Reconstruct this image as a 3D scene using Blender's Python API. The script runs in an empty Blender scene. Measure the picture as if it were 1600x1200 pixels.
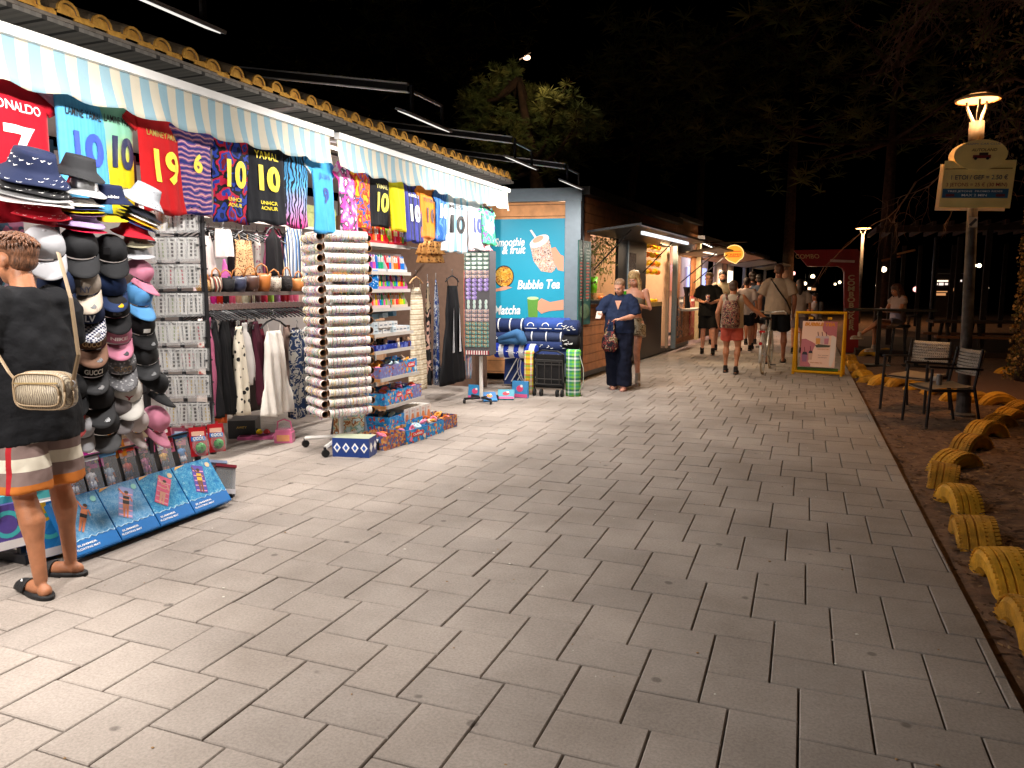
import bpy, bmesh, math, random
from mathutils import Vector, Matrix, Euler, noise
random.seed(7)
R = math.radians
SC = bpy.context.scene
COL = SC.collection
# ---------------------------------------------------------------- camera
CAM_H = 1.5
FPX = 1170.0
PITCH, YAW = R(7.45), R(21.21)
cd = bpy.data.cameras.new('camera'); cam = bpy.data.objects.new('camera', cd); COL.objects.link(cam)
cam.location = (0, 0, CAM_H); cam.rotation_euler = (R(90)-PITCH, 0, YAW)
cd.sensor_width = 36; cd.sensor_fit = 'HORIZONTAL'; cd.lens = FPX/1600*36
cd.clip_start = 0.05; cd.clip_end = 600
SC.camera = cam
SC.view_settings.view_transform = 'Standard'; SC.view_settings.look = 'None'
SC.view_settings.exposure = 0.35; SC.view_settings.gamma = 1.0
# ---------------------------------------------------------------- night sky
w = bpy.data.worlds.new('World'); SC.world = w; w.use_nodes = True
wn = w.node_tree; bg = wn.nodes['Background']
sky = wn.nodes.new('ShaderNodeTexSky'); sky.sky_type = 'NISHITA'; sky.sun_disc = False
sky.sun_elevation = R(-9); sky.sun_rotation = R(120)
wn.links.new(sky.outputs[0], bg.inputs[0]); bg.inputs[1].default_value = 0.05
# ---------------------------------------------------------------- lights
def lamp(name, kind, loc, target, energy, color, size=0.1, size_y=None, spot=None, parent=None, blend=.5):
    ld = bpy.data.lights.new(name, kind); o = bpy.data.objects.new(name, ld); COL.objects.link(o)
    o.location = loc
    if target is not None:
        d = Vector(target)-Vector(loc); o.rotation_euler = d.to_track_quat('-Z', 'Y').to_euler()
    ld.energy = energy; ld.color = color
    if kind == 'AREA':
        ld.shape = 'RECTANGLE'; ld.size = size; ld.size_y = size_y or size
    else:
        ld.shadow_soft_size = size
    if spot: ld.spot_size = R(spot); ld.spot_blend = blend
    return o
COOL = (1.0, .93, .86); WARM = (1.0, .50, .18); AMB = (1, .62, .34)
LAMP_Y = [-1.6, .5, 2.55, 5.15, 7.3, 9.1]
LAMP_P = [(-2.82, y, 2.78) for y in LAMP_Y]
LAMP_E = [135, 88, 46, 46, 48, 76]
# ---------------------------------------------------------------- geometry from the photo: pixel -> point on a real plane
_fw = Vector((-math.sin(YAW)*math.cos(PITCH), math.cos(YAW)*math.cos(PITCH), -math.sin(PITCH)))
_rt = Vector((math.cos(YAW), math.sin(YAW), 0))
_up = Vector((-math.sin(YAW)*math.sin(PITCH), math.cos(YAW)*math.sin(PITCH), math.cos(PITCH)))
def ray(px, py): return _fw + _rt*((px-800)/FPX) + _up*((600-py)/FPX)
EYE = Vector((0, 0, CAM_H))
def G(px, py, z=0.0):
    d = ray(px, py); return EYE + d*((z-CAM_H)/d.z)
def PX(px, py, x0):
    d = ray(px, py); return EYE + d*(x0/d.x)
def PY(px, py, y0):
    d = ray(px, py); return EYE + d*(y0/d.y)
def PV(px, py, A, B):        # on the vertical plane through ground points A, B
    n = Vector((B[1]-A[1], -(B[0]-A[0]), 0)); d = ray(px, py)
    return EYE + d*((Vector((A[0], A[1], 0))-EYE).dot(n)/d.dot(n))
# ---------------------------------------------------------------- materials
MC = {}
def newmat(name):
    m = bpy.data.materials.new(name); m.use_nodes = True
    return m, m.node_tree, m.node_tree.nodes['Principled BSDF']
def lin(c):                 # sRGB 0..255 -> linear
    if isinstance(c, str): c = [int(c[i:i+2], 16) for i in (0, 2, 4)]
    return tuple(((x/255/12.92) if x/255 <= .04045 else ((x/255+.055)/1.055)**2.4) for x in c)
def M(name, c, rough=.65, metal=0, var=.12, vs=14, bump=.0, bs=60, spec=.4, emit=0, alpha=1, trans=0, coat=0):
    if name in MC: return MC[name]
    m, nt, b = newmat(name); N = nt.nodes; L = nt.links
    c = lin(c) if isinstance(c, str) else c
    tc = N.new('ShaderNodeTexCoord')
    if var:
        n = N.new('ShaderNodeTexNoise'); n.inputs['Scale'].default_value = vs; n.inputs['Detail'].default_value = 5
        L.new(tc.outputs['Object'], n.inputs['Vector'])
        r = N.new('ShaderNodeValToRGB'); L.new(n.outputs[0], r.inputs[0])
        r.color_ramp.elements[0].position = .3; r.color_ramp.elements[1].position = .7
        r.color_ramp.elements[0].color = (*[x*(1-var) for x in c], 1); r.color_ramp.elements[1].color = (*[min(1, x*(1+var)) for x in c], 1)
        L.new(r.outputs[0], b.inputs['Base Color'])
    else: b.inputs['Base Color'].default_value = (*c, 1)
    b.inputs['Roughness'].default_value = rough; b.inputs['Metallic'].default_value = metal
    b.inputs['Specular IOR Level'].default_value = spec
    if coat: b.inputs['Coat Weight'].default_value = coat
    if bump:
        n = N.new('ShaderNodeTexNoise'); n.inputs['Scale'].default_value = bs; n.inputs['Detail'].default_value = 4
        L.new(tc.outputs['Object'], n.inputs['Vector'])
        bp = N.new('ShaderNodeBump'); bp.inputs['Strength'].default_value = bump; bp.inputs['Distance'].default_value = .02
        L.new(n.outputs[0], bp.inputs['Height']); L.new(bp.outputs[0], b.inputs['Normal'])
    if emit:
        b.inputs['Emission Color'].default_value = (*c, 1); b.inputs['Emission Strength'].default_value = emit
    if alpha < 1: b.inputs['Alpha'].default_value = alpha
    if trans: b.inputs['Transmission Weight'].default_value = trans
    MC[name] = m; return m
def skin(name, c): 
    m = M(name, c, rough=.48, var=.16, vs=18, bump=.12, bs=120); b = m.node_tree.nodes['Principled BSDF']
    b.inputs['Subsurface Weight'].default_value = .06; b.inputs['Subsurface Radius'].default_value = (.02, .008, .004); return m
def PAT(name, kind, cols, scale=20, rough=.75, dist=0, axis=0, bump=.15, coat=0):
    """printed fabric / card: cols are hex strings"""
    if name in MC: return MC[name]
    m, nt, b = newmat(name); N = nt.nodes; L = nt.links
    cs = [(*[x*.78 for x in lin(c)], 1) for c in cols]
    tc = N.new('ShaderNodeTexCoord'); vec = tc.outputs['Object']
    def math_(op, a, bb=None):
        q = N.new('ShaderNodeMath'); q.operation = op
        for i, v in enumerate((a, bb)):
            if v is None: continue
            if isinstance(v, (int, float)): q.inputs[i].default_value = v
            else: L.new(v, q.inputs[i])
        return q.outputs[0]
    if dist:
        n = N.new('ShaderNodeTexNoise'); n.inputs['Scale'].default_value = scale*.4
        L.new(vec, n.inputs['Vector'])
        mx = N.new('ShaderNodeVectorMath'); mx.operation = 'MULTIPLY_ADD'
        L.new(n.outputs['Color'], mx.inputs[0]); mx.inputs[1].default_value = (dist,)*3; L.new(vec, mx.inputs[2]); vec = mx.outputs[0]
    sep = N.new('ShaderNodeSeparateXYZ'); L.new(vec, sep.inputs[0])
    fac = None
    def ramp(f, stops, const=True):
        r = N.new('ShaderNodeValToRGB'); r.color_ramp.interpolation = 'CONSTANT' if const else 'LINEAR'
        e = r.color_ramp.elements
        while len(e) < len(stops): e.new(.5)
        for i, (p, c) in enumerate(stops): e[i].position = p; e[i].color = c
        L.new(f, r.inputs[0]); return r.outputs[0]
    k = len(cs)
    if kind == 'stripes':
        f = math_('FRACT', math_('MULTIPLY', sep.outputs[axis], scale)); out = ramp(f, [(i/k, c) for i, c in enumerate(cs)])
    elif kind == 'plaid':
        f = math_('FRACT', math_('MULTIPLY', sep.outputs[2], scale)); a = ramp(f, [(i/k, c) for i, c in enumerate(cs)])
        f2 = math_('FRACT', math_('MULTIPLY', sep.outputs[0], scale*1.7)); b2 = ramp(f2, [(0, cs[0]), (.35, (1, 1, 1, 1)), (.6, cs[-1])])
        mx = N.new('ShaderNodeMix'); mx.data_type = 'RGBA'; mx.inputs[0].default_value = .35
        L.new(a, mx.inputs[6]); L.new(b2, mx.inputs[7]); out = mx.outputs[2]
    elif kind == 'leopard':
        v = N.new('ShaderNodeTexVoronoi'); v.inputs['Scale'].default_value = scale; L.new(vec, v.inputs['Vector'])
        out = ramp(v.outputs['Distance'], [(0, cs[1]), (.22, cs[0]), (.38, cs[2])])
    elif kind == 'spots':
        v = N.new('ShaderNodeTexVoronoi'); v.inputs['Scale'].default_value = scale; L.new(vec, v.inputs['Vector'])
        out = ramp(v.outputs['Distance'], [(0, cs[1]), (.3, cs[0])])
    elif kind == 'cells':
        v = N.new('ShaderNodeTexVoronoi'); v.inputs['Scale'].default_value = scale; L.new(vec, v.inputs['Vector'])
        s2 = N.new('ShaderNodeSeparateColor'); L.new(v.outputs['Color'], s2.inputs[0])
        out = ramp(s2.outputs[0], [(i/k, c) for i, c in enumerate(cs)])
    elif kind == 'check':
        v = N.new('ShaderNodeTexChecker'); v.inputs['Scale'].default_value = scale; L.new(vec, v.inputs['Vector'])
        v.inputs['Color1'].default_value = cs[0]; v.inputs['Color2'].default_value = cs[1]; out = v.outputs[0]
    elif kind == 'wave':
        v = N.new('ShaderNodeTexWave'); v.inputs['Scale'].default_value = scale; v.inputs['Distortion'].default_value = 6
        v.inputs['Detail'].default_value = 2; v.bands_direction = 'XYZ'[axis]; L.new(vec, v.inputs['Vector'])
        out = ramp(v.outputs['Fac'], [(i/k, c) for i, c in enumerate(cs)])
    elif kind == 'gradt':      # fades from the hem up, optionally with dark streaks
        n = N.new('ShaderNodeTexNoise'); n.inputs['Scale'].default_value = scale; n.inputs['Detail'].default_value = 3; L.new(vec, n.inputs['Vector'])
        f = math_('ADD', math_('MULTIPLY', math_('ADD', sep.outputs[2], .75), 1.2), math_('MULTIPLY', n.outputs[0], .35))
        out = ramp(f, [(.1+.95*i/k, c) for i, c in enumerate(cs)], False)
        if axis:
            v = N.new('ShaderNodeTexWave'); v.inputs['Scale'].default_value = 9; v.inputs['Distortion'].default_value = 9; v.inputs['Detail'].default_value = 2; L.new(vec, v.inputs['Vector'])
            mk = ramp(v.outputs['Fac'], [(0, (.03, .03, .035, 1)), (.45, (1, 1, 1, 1))]); mx = N.new('ShaderNodeMix'); mx.data_type = 'RGBA'; mx.blend_type = 'MULTIPLY'; mx.inputs[0].default_value = 1
            L.new(out, mx.inputs[6]); L.new(mk, mx.inputs[7]); out = mx.outputs[2]
    elif kind == 'grad':
        n = N.new('ShaderNodeTexNoise'); n.inputs['Scale'].default_value = scale; n.inputs['Detail'].default_value = 3; L.new(vec, n.inputs['Vector'])
        f = math_('ADD', math_('MULTIPLY', sep.outputs[2], 1.6), math_('MULTIPLY', n.outputs[0], .5))
        out = ramp(f, [(.05+.9*i/k, c) for i, c in enumerate(cs)], False)
    else:  # camo
        n = N.new('ShaderNodeTexNoise'); n.inputs['Scale'].default_value = scale; n.inputs['Detail'].default_value = 2.5
        L.new(vec, n.inputs['Vector'])
        out = ramp(n.outputs[0], [(0 if i == 0 else .34+.32*i/k, c) for i, c in enumerate(cs)])
    L.new(out, b.inputs['Base Color'])
    b.inputs['Roughness'].default_value = rough; b.inputs['Specular IOR Level'].default_value = .25
    if coat: b.inputs['Coat Weight'].default_value = coat
    if bump:
        n = N.new('ShaderNodeTexNoise'); n.inputs['Scale'].default_value = 18; n.inputs['Detail'].default_value = 3
        L.new(tc.outputs['Object'], n.inputs['Vector'])
        bp = N.new('ShaderNodeBump'); bp.inputs['Strength'].default_value = bump; bp.inputs['Distance'].default_value = .05
        L.new(n.outputs[0], bp.inputs['Height']); L.new(bp.outputs[0], b.inputs['Normal'])
    MC[name] = m; return m
_fabn = [0]
def FAB(c, bump=.25, rough=.85):
    k = 'fabric_'+c
    return M(k, tuple(x*.74 for x in lin(c)), rough=rough, var=.08, vs=9, bump=bump, bs=16, spec=.2)
def CARD(c): return M('card_'+c, tuple(x*.8 for x in lin(c)), rough=.35, var=.04, vs=30, spec=.5)
def EM(name, c, s):
    if name in MC: return MC[name]
    m, nt, b = newmat(name); b.inputs['Base Color'].default_value = (0.02, .02, .02, 1)
    b.inputs['Emission Color'].default_value = (*c, 1); b.inputs['Emission Strength'].default_value = s; MC[name] = m; return m
# ---------------------------------------------------------------- mesh builder
def rotm(rot):
    if rot is None: return Matrix.Identity(3)
    if isinstance(rot, Matrix): return rot.to_3x3()
    return Euler([R(a) for a in rot]).to_matrix()
class MB:
    def __init__(s): s.v = []; s.f = []; s.m = []; s.mats = []
    def mi(s, m):
        if m is None: return 0
        if m not in s.mats: s.mats.append(m)
        return s.mats.index(m)
    def add(s, vs, fs, m=None):
        o = len(s.v); s.v += [tuple(p) for p in vs]; k = s.mi(m)
        for f in fs: s.f.append([i+o for i in f]); s.m.append(k)
        return s
    def box(s, c, d, m=None, rot=None):
        q = rotm(rot); c = Vector(c); hx, hy, hz = d[0]/2, d[1]/2, d[2]/2
        vs = [c+q@Vector((x*hx, y*hy, z*hz)) for z in (-1, 1) for y in (-1, 1) for x in (-1, 1)]
        return s.add(vs, [(0, 2, 3, 1), (4, 5, 7, 6), (0, 1, 5, 4), (2, 6, 7, 3), (0, 4, 6, 2), (1, 3, 7, 5)], m)
    def cyl(s, a, b, r, r2=None, n=10, m=None, caps=True):
        return s.tube([a, b], [r, r if r2 is None else r2], n, m, caps)
    def tube(s, pts, r, n=8, m=None, caps=True, sy=1.0):
        pts = [Vector(p) for p in pts]
        if not isinstance(r, (list, tuple)): r = [r]*len(pts)
        vs = []; up = None
        for i, p in enumerate(pts):
            a = pts[max(0, i-1)]; b = pts[min(len(pts)-1, i+1)]; t = (b-a)
            if t.length < 1e-9: t = Vector((0, 0, 1))
            t.normalize()
            if up is None:
                up = Vector((0, 0, 1)) if abs(t.z) < .9 else Vector((1, 0, 0))
            x = up.cross(t)
            if x.length < 1e-6: x = Vector((0, 1, 0)).cross(t)
            x.normalize(); y = t.cross(x); up = y
            for k in range(n):
                an = 2*math.pi*k/n; vs.append(p+x*(math.cos(an)*r[i])+y*(math.sin(an)*r[i]*sy))
        fs = []
        for i in range(len(pts)-1):
            for k in range(n):
                k2 = (k+1) % n; fs.append((i*n+k, i*n+k2, (i+1)*n+k2, (i+1)*n+k))
        if caps: fs.append(tuple(range(n))[::-1]); fs.append(tuple((len(pts)-1)*n+k for k in range(n)))
        return s.add(vs, fs, m)
    def lathe(s, prof, c=(0, 0, 0), n=16, m=None, rot=None, a0=0, a1=360):
        q = rotm(rot); c = Vector(c); full = abs(a1-a0) >= 359.9; cnt = n if full else n+1; vs = []
        for (r, z) in prof:
            for k in range(cnt):
                an = R(a0+(a1-a0)*k/n); vs.append(c+q@Vector((r*math.cos(an), r*math.sin(an), z)))
        fs = []
        for i in range(len(prof)-1):
            for k in range(n):
                k2 = (k+1) % cnt; fs.append((i*cnt+k, i*cnt+k2, (i+1)*cnt+k2, (i+1)*cnt+k))
        return s.add(vs, fs, m)
    def ell(s, c, r, n=12, m=None, rot=None, k=8):
        q = rotm(rot); c = Vector(c)
        if isinstance(r, (int, float)): r = (r, r, r)
        vs = [c+q@Vector((0, 0, -r[2]))]
        for i in range(1, k):
            t = math.pi*i/k-math.pi/2
            for j in range(n):
                an = 2*math.pi*j/n; vs.append(c+q@Vector((r[0]*math.cos(t)*math.cos(an), r[1]*math.cos(t)*math.sin(an), r[2]*math.sin(t))))
        vs.append(c+q@Vector((0, 0, r[2]))); fs = []
        for j in range(n): fs.append((0, 1+(j+1) % n, 1+j))
        for i in range(k-2):
            for j in range(n):
                a = 1+i*n+j; b = 1+i*n+(j+1) % n; fs.append((a, b, b+n, a+n))
        e = len(vs)-1; o = 1+(k-2)*n
        for j in range(n): fs.append((o+j, o+(j+1) % n, e))
        return s.add(vs, fs, m)
    def ring(s, rings, m=None, caps=True, closed=True):   # rings: equal-length point lists
        n = len(rings[0]); vs = [p for r in rings for p in r]; fs = []
        for i in range(len(rings)-1):
            for k in range(n if closed else n-1):
                k2 = (k+1) % n; fs.append((i*n+k, i*n+k2, (i+1)*n+k2, (i+1)*n+k))
        if caps and closed: fs.append(tuple(range(n))[::-1]); fs.append(tuple((len(rings)-1)*n+k for k in range(n)))
        return s.add(vs, fs, m)
    def oval(s, secs, n=16, m=None, wav=0, nw=9, ph=0):    # secs: (cx,cy,z,rx,ry)
        rs = []
        for (cx, cy, z, rx, ry) in secs:
            rs.append([Vector((cx+rx*(1+wav*math.sin(nw*t+ph))*math.cos(t), cy+ry*(1+wav*math.sin(nw*t+ph))*math.sin(t), z)) for t in [2*math.pi*k/n for k in range(n)]])
        return s.ring(rs, m)
    def grid(s, fn, nu, nv, m=None):
        vs = [fn(i/nu, j/nv) for j in range(nv+1) for i in range(nu+1)]
        return s.add(vs, [(j*(nu+1)+i, j*(nu+1)+i+1, (j+1)*(nu+1)+i+1, (j+1)*(nu+1)+i) for j in range(nv) for i in range(nu)], m)
    def prism(s, pts, y0, y1, m=None, q=None, c=(0, 0, 0)):   # polygon in local XZ, extruded along Y
        c = Vector(c); q = rotm(q); n = len(pts)
        vs = [c+q@Vector((x, y0, z)) for x, z in pts]+[c+q@Vector((x, y1, z)) for x, z in pts]
        fs = [tuple(range(n)), tuple(range(2*n-1, n-1, -1))]+[(k, k+n, (k+1) % n+n, (k+1) % n) for k in range(n)]
        return s.add(vs, fs, m)
    def build(s, name, mats=None, parent=None, smooth=False, loc=None, rotz=None, rot=None):
        me = bpy.data.meshes.new(name); me.from_pydata(s.v, [], s.f)
        if mats is not None:
            s.mats = s.mats or []
            if not isinstance(mats, (list, tuple)): mats = [mats]
            ml = s.mats if s.mats else list(mats)
        else: ml = s.mats
        for m in ml: me.materials.append(m)
        if len(ml) > 1:
            me.polygons.foreach_set('material_index', s.m)
        if smooth:
            me.polygons.foreach_set('use_smooth', [True]*len(me.polygons))
        me.update()
        o = bpy.data.objects.new(name, me); COL.objects.link(o)
        if parent: o.parent = parent
        if loc is not None: o.location = loc
        if rotz is not None: o.rotation_euler = (0, 0, rotz)
        if rot is not None: o.rotation_euler = [R(a) for a in rot]
        return o
def fixn(o):
    bm = bmesh.new(); bm.from_mesh(o.data); bmesh.ops.recalc_face_normals(bm, faces=bm.faces); bm.to_mesh(o.data); bm.free(); return o
def tag(o, label, cat, group=None, kind=None):
    if label: o['label'] = label
    if cat: o['category'] = cat
    if group: o['group'] = group
    if kind: o['kind'] = kind
    return o
def thing(name, label, cat, loc=(0, 0, 0), rotz=0, group=None, rot=None):
    o = bpy.data.objects.new(name, None); COL.objects.link(o); o.empty_display_size = .1
    o.location = loc; o.rotation_euler = (0, 0, rotz) if rot is None else rot
    return tag(o, label, cat, group)
def struct(o): o['kind'] = 'structure'; return o
def dup(root, loc, rotz=None, label=None, group=None, rot=None):
    r = root.copy(); COL.objects.link(r); r.location = loc
    if rotz is not None: r.rotation_euler = (0, 0, rotz)
    if rot is not None: r.rotation_euler = rot
    if label: r['label'] = label
    if group: r['group'] = group
    for ch in list(root.children):
        c = ch.copy(); COL.objects.link(c); c.parent = r
        for g in ch.children:
            d = g.copy(); COL.objects.link(d); d.parent = c
    return r
FC = {}
def finer(s, vs, fs, bold, shear):
    k = (s, bold, shear)
    if k not in FC:
        bm = bmesh.new(); vv = [bm.verts.new(v) for v in vs]
        for f in fs:
            try: bm.faces.new([vv[i] for i in f])
            except Exception: pass
        bmesh.ops.triangulate(bm, faces=bm.faces)
        for it in range(3):
            es = [e for e in bm.edges if e.calc_length() > .12]
            if not es: break
            bmesh.ops.subdivide_edges(bm, edges=es, cuts=1); bmesh.ops.triangulate(bm, faces=[f for f in bm.faces if len(f.verts) > 3])
        bm.verts.index_update(); FC[k] = ([tuple(v.co) for v in bm.verts], [tuple(v.index for v in f.verts) for f in bm.faces]); bm.free()
    return FC[k]
# text as mesh, standing in the XZ plane and facing -Y
TC = {}
def textmesh(s, bold=0, shear=0, ext=.0):
    key = (s, bold, shear, ext)
    if key in TC: return TC[key]
    cu = bpy.data.curves.new('t', 'FONT'); cu.body = s; cu.align_x = 'CENTER'; cu.align_y = 'CENTER'; cu.size = 1
    cu.offset = bold; cu.shear = shear; cu.extrude = ext; cu.resolution_u = 4
    o = bpy.data.objects.new('t', cu); COL.objects.link(o)
    dg = bpy.context.evaluated_depsgraph_get(); dg.update()
    me = bpy.data.meshes.new_from_object(o.evaluated_get(dg))
    vs = [tuple(v.co) for v in me.vertices]; fs = [tuple(p.vertices) for p in me.polygons]
    bpy.data.objects.remove(o); bpy.data.curves.remove(cu); bpy.data.meshes.remove(me)
    TC[key] = (vs, fs); return TC[key]
def text(s, size, mat, parent=None, loc=(0, 0, 0), rot=None, width=None, bold=0, shear=0, surf=None, name='lettering', sx=1, ry=0):
    vs, fs = textmesh(s, bold, shear)
    if not vs: return None
    if surf: vs, fs = finer(s, vs, fs, bold, shear)
    ext = max(v[0] for v in vs)-min(v[0] for v in vs)
    kx = size*sx
    if width: kx = width/ext
    q = rotm(rot); L = Vector(loc); b = MB(); out = []
    ca, sa = math.cos(ry), math.sin(ry)
    for v in vs:
        x, z = v[0]*kx, v[1]*size
        x, z = x*ca-z*sa, x*sa+z*ca
        if surf: out.append(Vector((L.x+x, surf(L.x+x, L.z+z), L.z+z)))
        else: out.append(L+q@Vector((x, 0, z)))
    b.add(out, fs, mat)
    return b.build(name, None, parent)
# ================================================================ SETTING
def concrete_paver():
    m, nt, b = newmat('concrete_paver'); N = nt.nodes; L = nt.links
    geo = N.new('ShaderNodeNewGeometry'); tc = N.new('ShaderNodeTexCoord')
    r = N.new('ShaderNodeValToRGB'); r.color_ramp.elements[0].color = (*lin('9d948d'), 1); r.color_ramp.elements[1].color = (*lin('a59b93'), 1)
    L.new(geo.outputs['Random Per Island'], r.inputs[0])
    n = N.new('ShaderNodeTexNoise'); n.inputs['Scale'].default_value = .9; n.inputs['Detail'].default_value = 10; n.inputs['Roughness'].default_value = .62; L.new(tc.outputs['Object'], n.inputs['Vector'])
    n2 = N.new('ShaderNodeTexNoise'); n2.inputs['Scale'].default_value = 90; n2.inputs['Detail'].default_value = 4; n2.inputs['Roughness'].default_value = .7; L.new(tc.outputs['Object'], n2.inputs['Vector'])
    r1 = N.new('ShaderNodeValToRGB'); r1.color_ramp.elements[0].position = .3; r1.color_ramp.elements[0].color = (.60, .58, .56, 1); r1.color_ramp.elements[1].position = .65; r1.color_ramp.elements[1].color = (1.05, 1.05, 1.05, 1)
    L.new(n.outputs[0], r1.inputs[0])
    r2 = N.new('ShaderNodeValToRGB'); r2.color_ramp.elements[0].position = .3; r2.color_ramp.elements[0].color = (.7, .7, .7, 1); r2.color_ramp.elements[1].position = .62; r2.color_ramp.elements[1].color = (1.1, 1.1, 1.1, 1)
    L.new(n2.outputs[0], r2.inputs[0])
    m1 = N.new('ShaderNodeMix'); m1.data_type = 'RGBA'; m1.blend_type = 'MULTIPLY'; m1.inputs[0].default_value = 1
    L.new(r.outputs[0], m1.inputs[6]); L.new(r1.outputs[0], m1.inputs[7])
    m2 = N.new('ShaderNodeMix'); m2.data_type = 'RGBA'; m2.blend_type = 'MULTIPLY'; m2.inputs[0].default_value = .8
    L.new(m1.outputs[2], m2.inputs[6]); L.new(r2.outputs[0], m2.inputs[7])
    # old chewing gum and drip stains
    v = N.new('ShaderNodeTexVoronoi'); v.inputs['Scale'].default_value = 3.4; L.new(tc.outputs['Object'], v.inputs['Vector'])
    n3 = N.new('ShaderNodeTexNoise'); n3.inputs['Scale'].default_value = 14; L.new(tc.outputs['Object'], n3.inputs['Vector'])
    ad = N.new('ShaderNodeMath'); ad.operation = 'MULTIPLY_ADD'; L.new(n3.outputs[0], ad.inputs[0]); ad.inputs[1].default_value = .09; L.new(v.outputs['Distance'], ad.inputs[2])
    r3 = N.new('ShaderNodeValToRGB'); r3.color_ramp.elements[0].position = .095; r3.color_ramp.elements[0].color = (.42, .41, .41, 1); r3.color_ramp.elements[1].position = .125; r3.color_ramp.elements[1].color = (1, 1, 1, 1)
    L.new(ad.outputs[0], r3.inputs[0])
    m3 = N.new('ShaderNodeMix'); m3.data_type = 'RGBA'; m3.blend_type = 'MULTIPLY'; m3.inputs[0].default_value = .8
    L.new(m2.outputs[2], m3.inputs[6]); L.new(r3.outputs[0], m3.inputs[7]); L.new(m3.outputs[2], b.inputs['Base Color'])
    bp = N.new('ShaderNodeBump'); bp.inputs['Strength'].default_value = .35; bp.inputs['Distance'].default_value = .006
    L.new(n2.outputs[0], bp.inputs['Height']); L.new(bp.outputs[0], b.inputs['Normal'])
    b.inputs['Roughness'].default_value = .82; b.inputs['Specular IOR Level'].default_value = .3
    return m
def earth_mat(name, c1, c2, c3, sc=6):
    m, nt, b = newmat(name); N = nt.nodes; L = nt.links
    tc = N.new('ShaderNodeTexCoord')
    n = N.new('ShaderNodeTexNoise'); n.inputs['Scale'].default_value = sc; n.inputs['Detail'].default_value = 10; n.inputs['Roughness'].default_value = .7
    L.new(tc.outputs['Object'], n.inputs['Vector'])
    r = N.new('ShaderNodeValToRGB'); e = r.color_ramp.elements; e[0].position = .32; e[0].color = (*lin(c1), 1); e[1].position = .72; e[1].color = (*lin(c3), 1)
    k = e.new(.5); k.color = (*lin(c2), 1); L.new(n.outputs[0], r.inputs[0]); L.new(r.outputs[0], b.inputs['Base Color'])
    bp = N.new('ShaderNodeBump'); bp.inputs['Strength'].default_value = .8; bp.inputs['Distance'].default_value = .03
    L.new(n.outputs[0], bp.inputs['Height']); L.new(bp.outputs[0], b.inputs['Normal']); b.inputs['Roughness'].default_value = .95
    return m
EARTH = earth_mat('brown_earth', '4a3527', '6b4e3a', '8a6a50', 9)
ASPH = earth_mat('red_asphalt', '66483a', '74523f', '7f5c48', 25)
# ground sheet with gentle relief, cut lower under the paving
b = MB()
def gz(x, y):
    h = .02*noise.noise(Vector((x*.9, y*.9, 0)))+.012*noise.noise(Vector((x*4, y*4, 3)))
    if x < .86 or y < -3: return -.05
    return -.035+h+.05*min(1, max(0, (x-.9)/.5))
xs = [-150, -60, -20, -7, .80, .86]+[.9+.1*i for i in range(40)]+[5+.5*i for i in range(20)]+[16, 22, 40, 150]
ys = [-40, -3.1, -3]+[-2.9+.13*i for i in range(140)]+[15.5+.6*i for i in range(30)]+[34, 40, 60, 100, 260]
vs = [(x, y, gz(x, y)) for y in ys for x in xs]; nx = len(xs)
b.add(vs, [(j*nx+i, j*nx+i+1, (j+1)*nx+i+1, (j+1)*nx+i) for j in range(len(ys)-1) for i in range(nx-1)])
struct(b.build('ground', EARTH, smooth=True))
# pavement: 25 x 50 cm pavers laid in herringbone, real blocks with joints
b = MB(); U = .25; g = .0036; gx = .0030; bv = .004; bx = .004; X1 = .80; PA, PB_ = .34, .235
def paver(x0, y0, x1, y1):
    x1 = min(x1, X1)
    if x1-x0 < .018: return
    h = random.uniform(-.0016, .0016); t = [random.uniform(-.0014, .0014) for _ in range(4)]
    a = [(x0+gx, y0+g), (x1-gx, y0+g), (x1-gx, y1-g), (x0+gx, y1-g)]
    i = [(x0+gx+bx, y0+g+bv), (x1-gx-bx, y0+g+bv), (x1-gx-bx, y1-g-bv), (x0+gx+bx, y1-g-bv)]
    vs = [(p[0], p[1], -.03) for p in a]+[(p[0], p[1], -bv+h+t[k]) for k, p in enumerate(a)]+[(p[0], p[1], h+t[k]) for k, p in enumerate(i)]
    b.add(vs, [(0, 1, 5, 4), (1, 2, 6, 5), (2, 3, 7, 6), (3, 0, 4, 7), (4, 5, 9, 8), (5, 6, 10, 9), (6, 7, 11, 10), (7, 4, 8, 11), (8, 9, 10, 11)])
for p_ in range(-160, 200):
    for q in range(-120, 60):
        x, y = .39+p_*PB_+q*PA, 2.285+p_*PB_-q*PA      # herringbone lattice
        if not (-7 < x < 2 and -2.4 < y < 58): continue
        if x-PA < X1: paver(x-PA, y, x, y+PB_)
        if x-PA-PB_ < X1: paver(x-PA-PB_, y, x-PA, y+PA)
struct(b.build('pavement', concrete_paver()))
struct(MB().box((-3.4, 30, -.045), (8.36, 68, .05), M('joint_sand', '5f554c', var=.3, vs=30)).build('paving_bed'))
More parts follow.
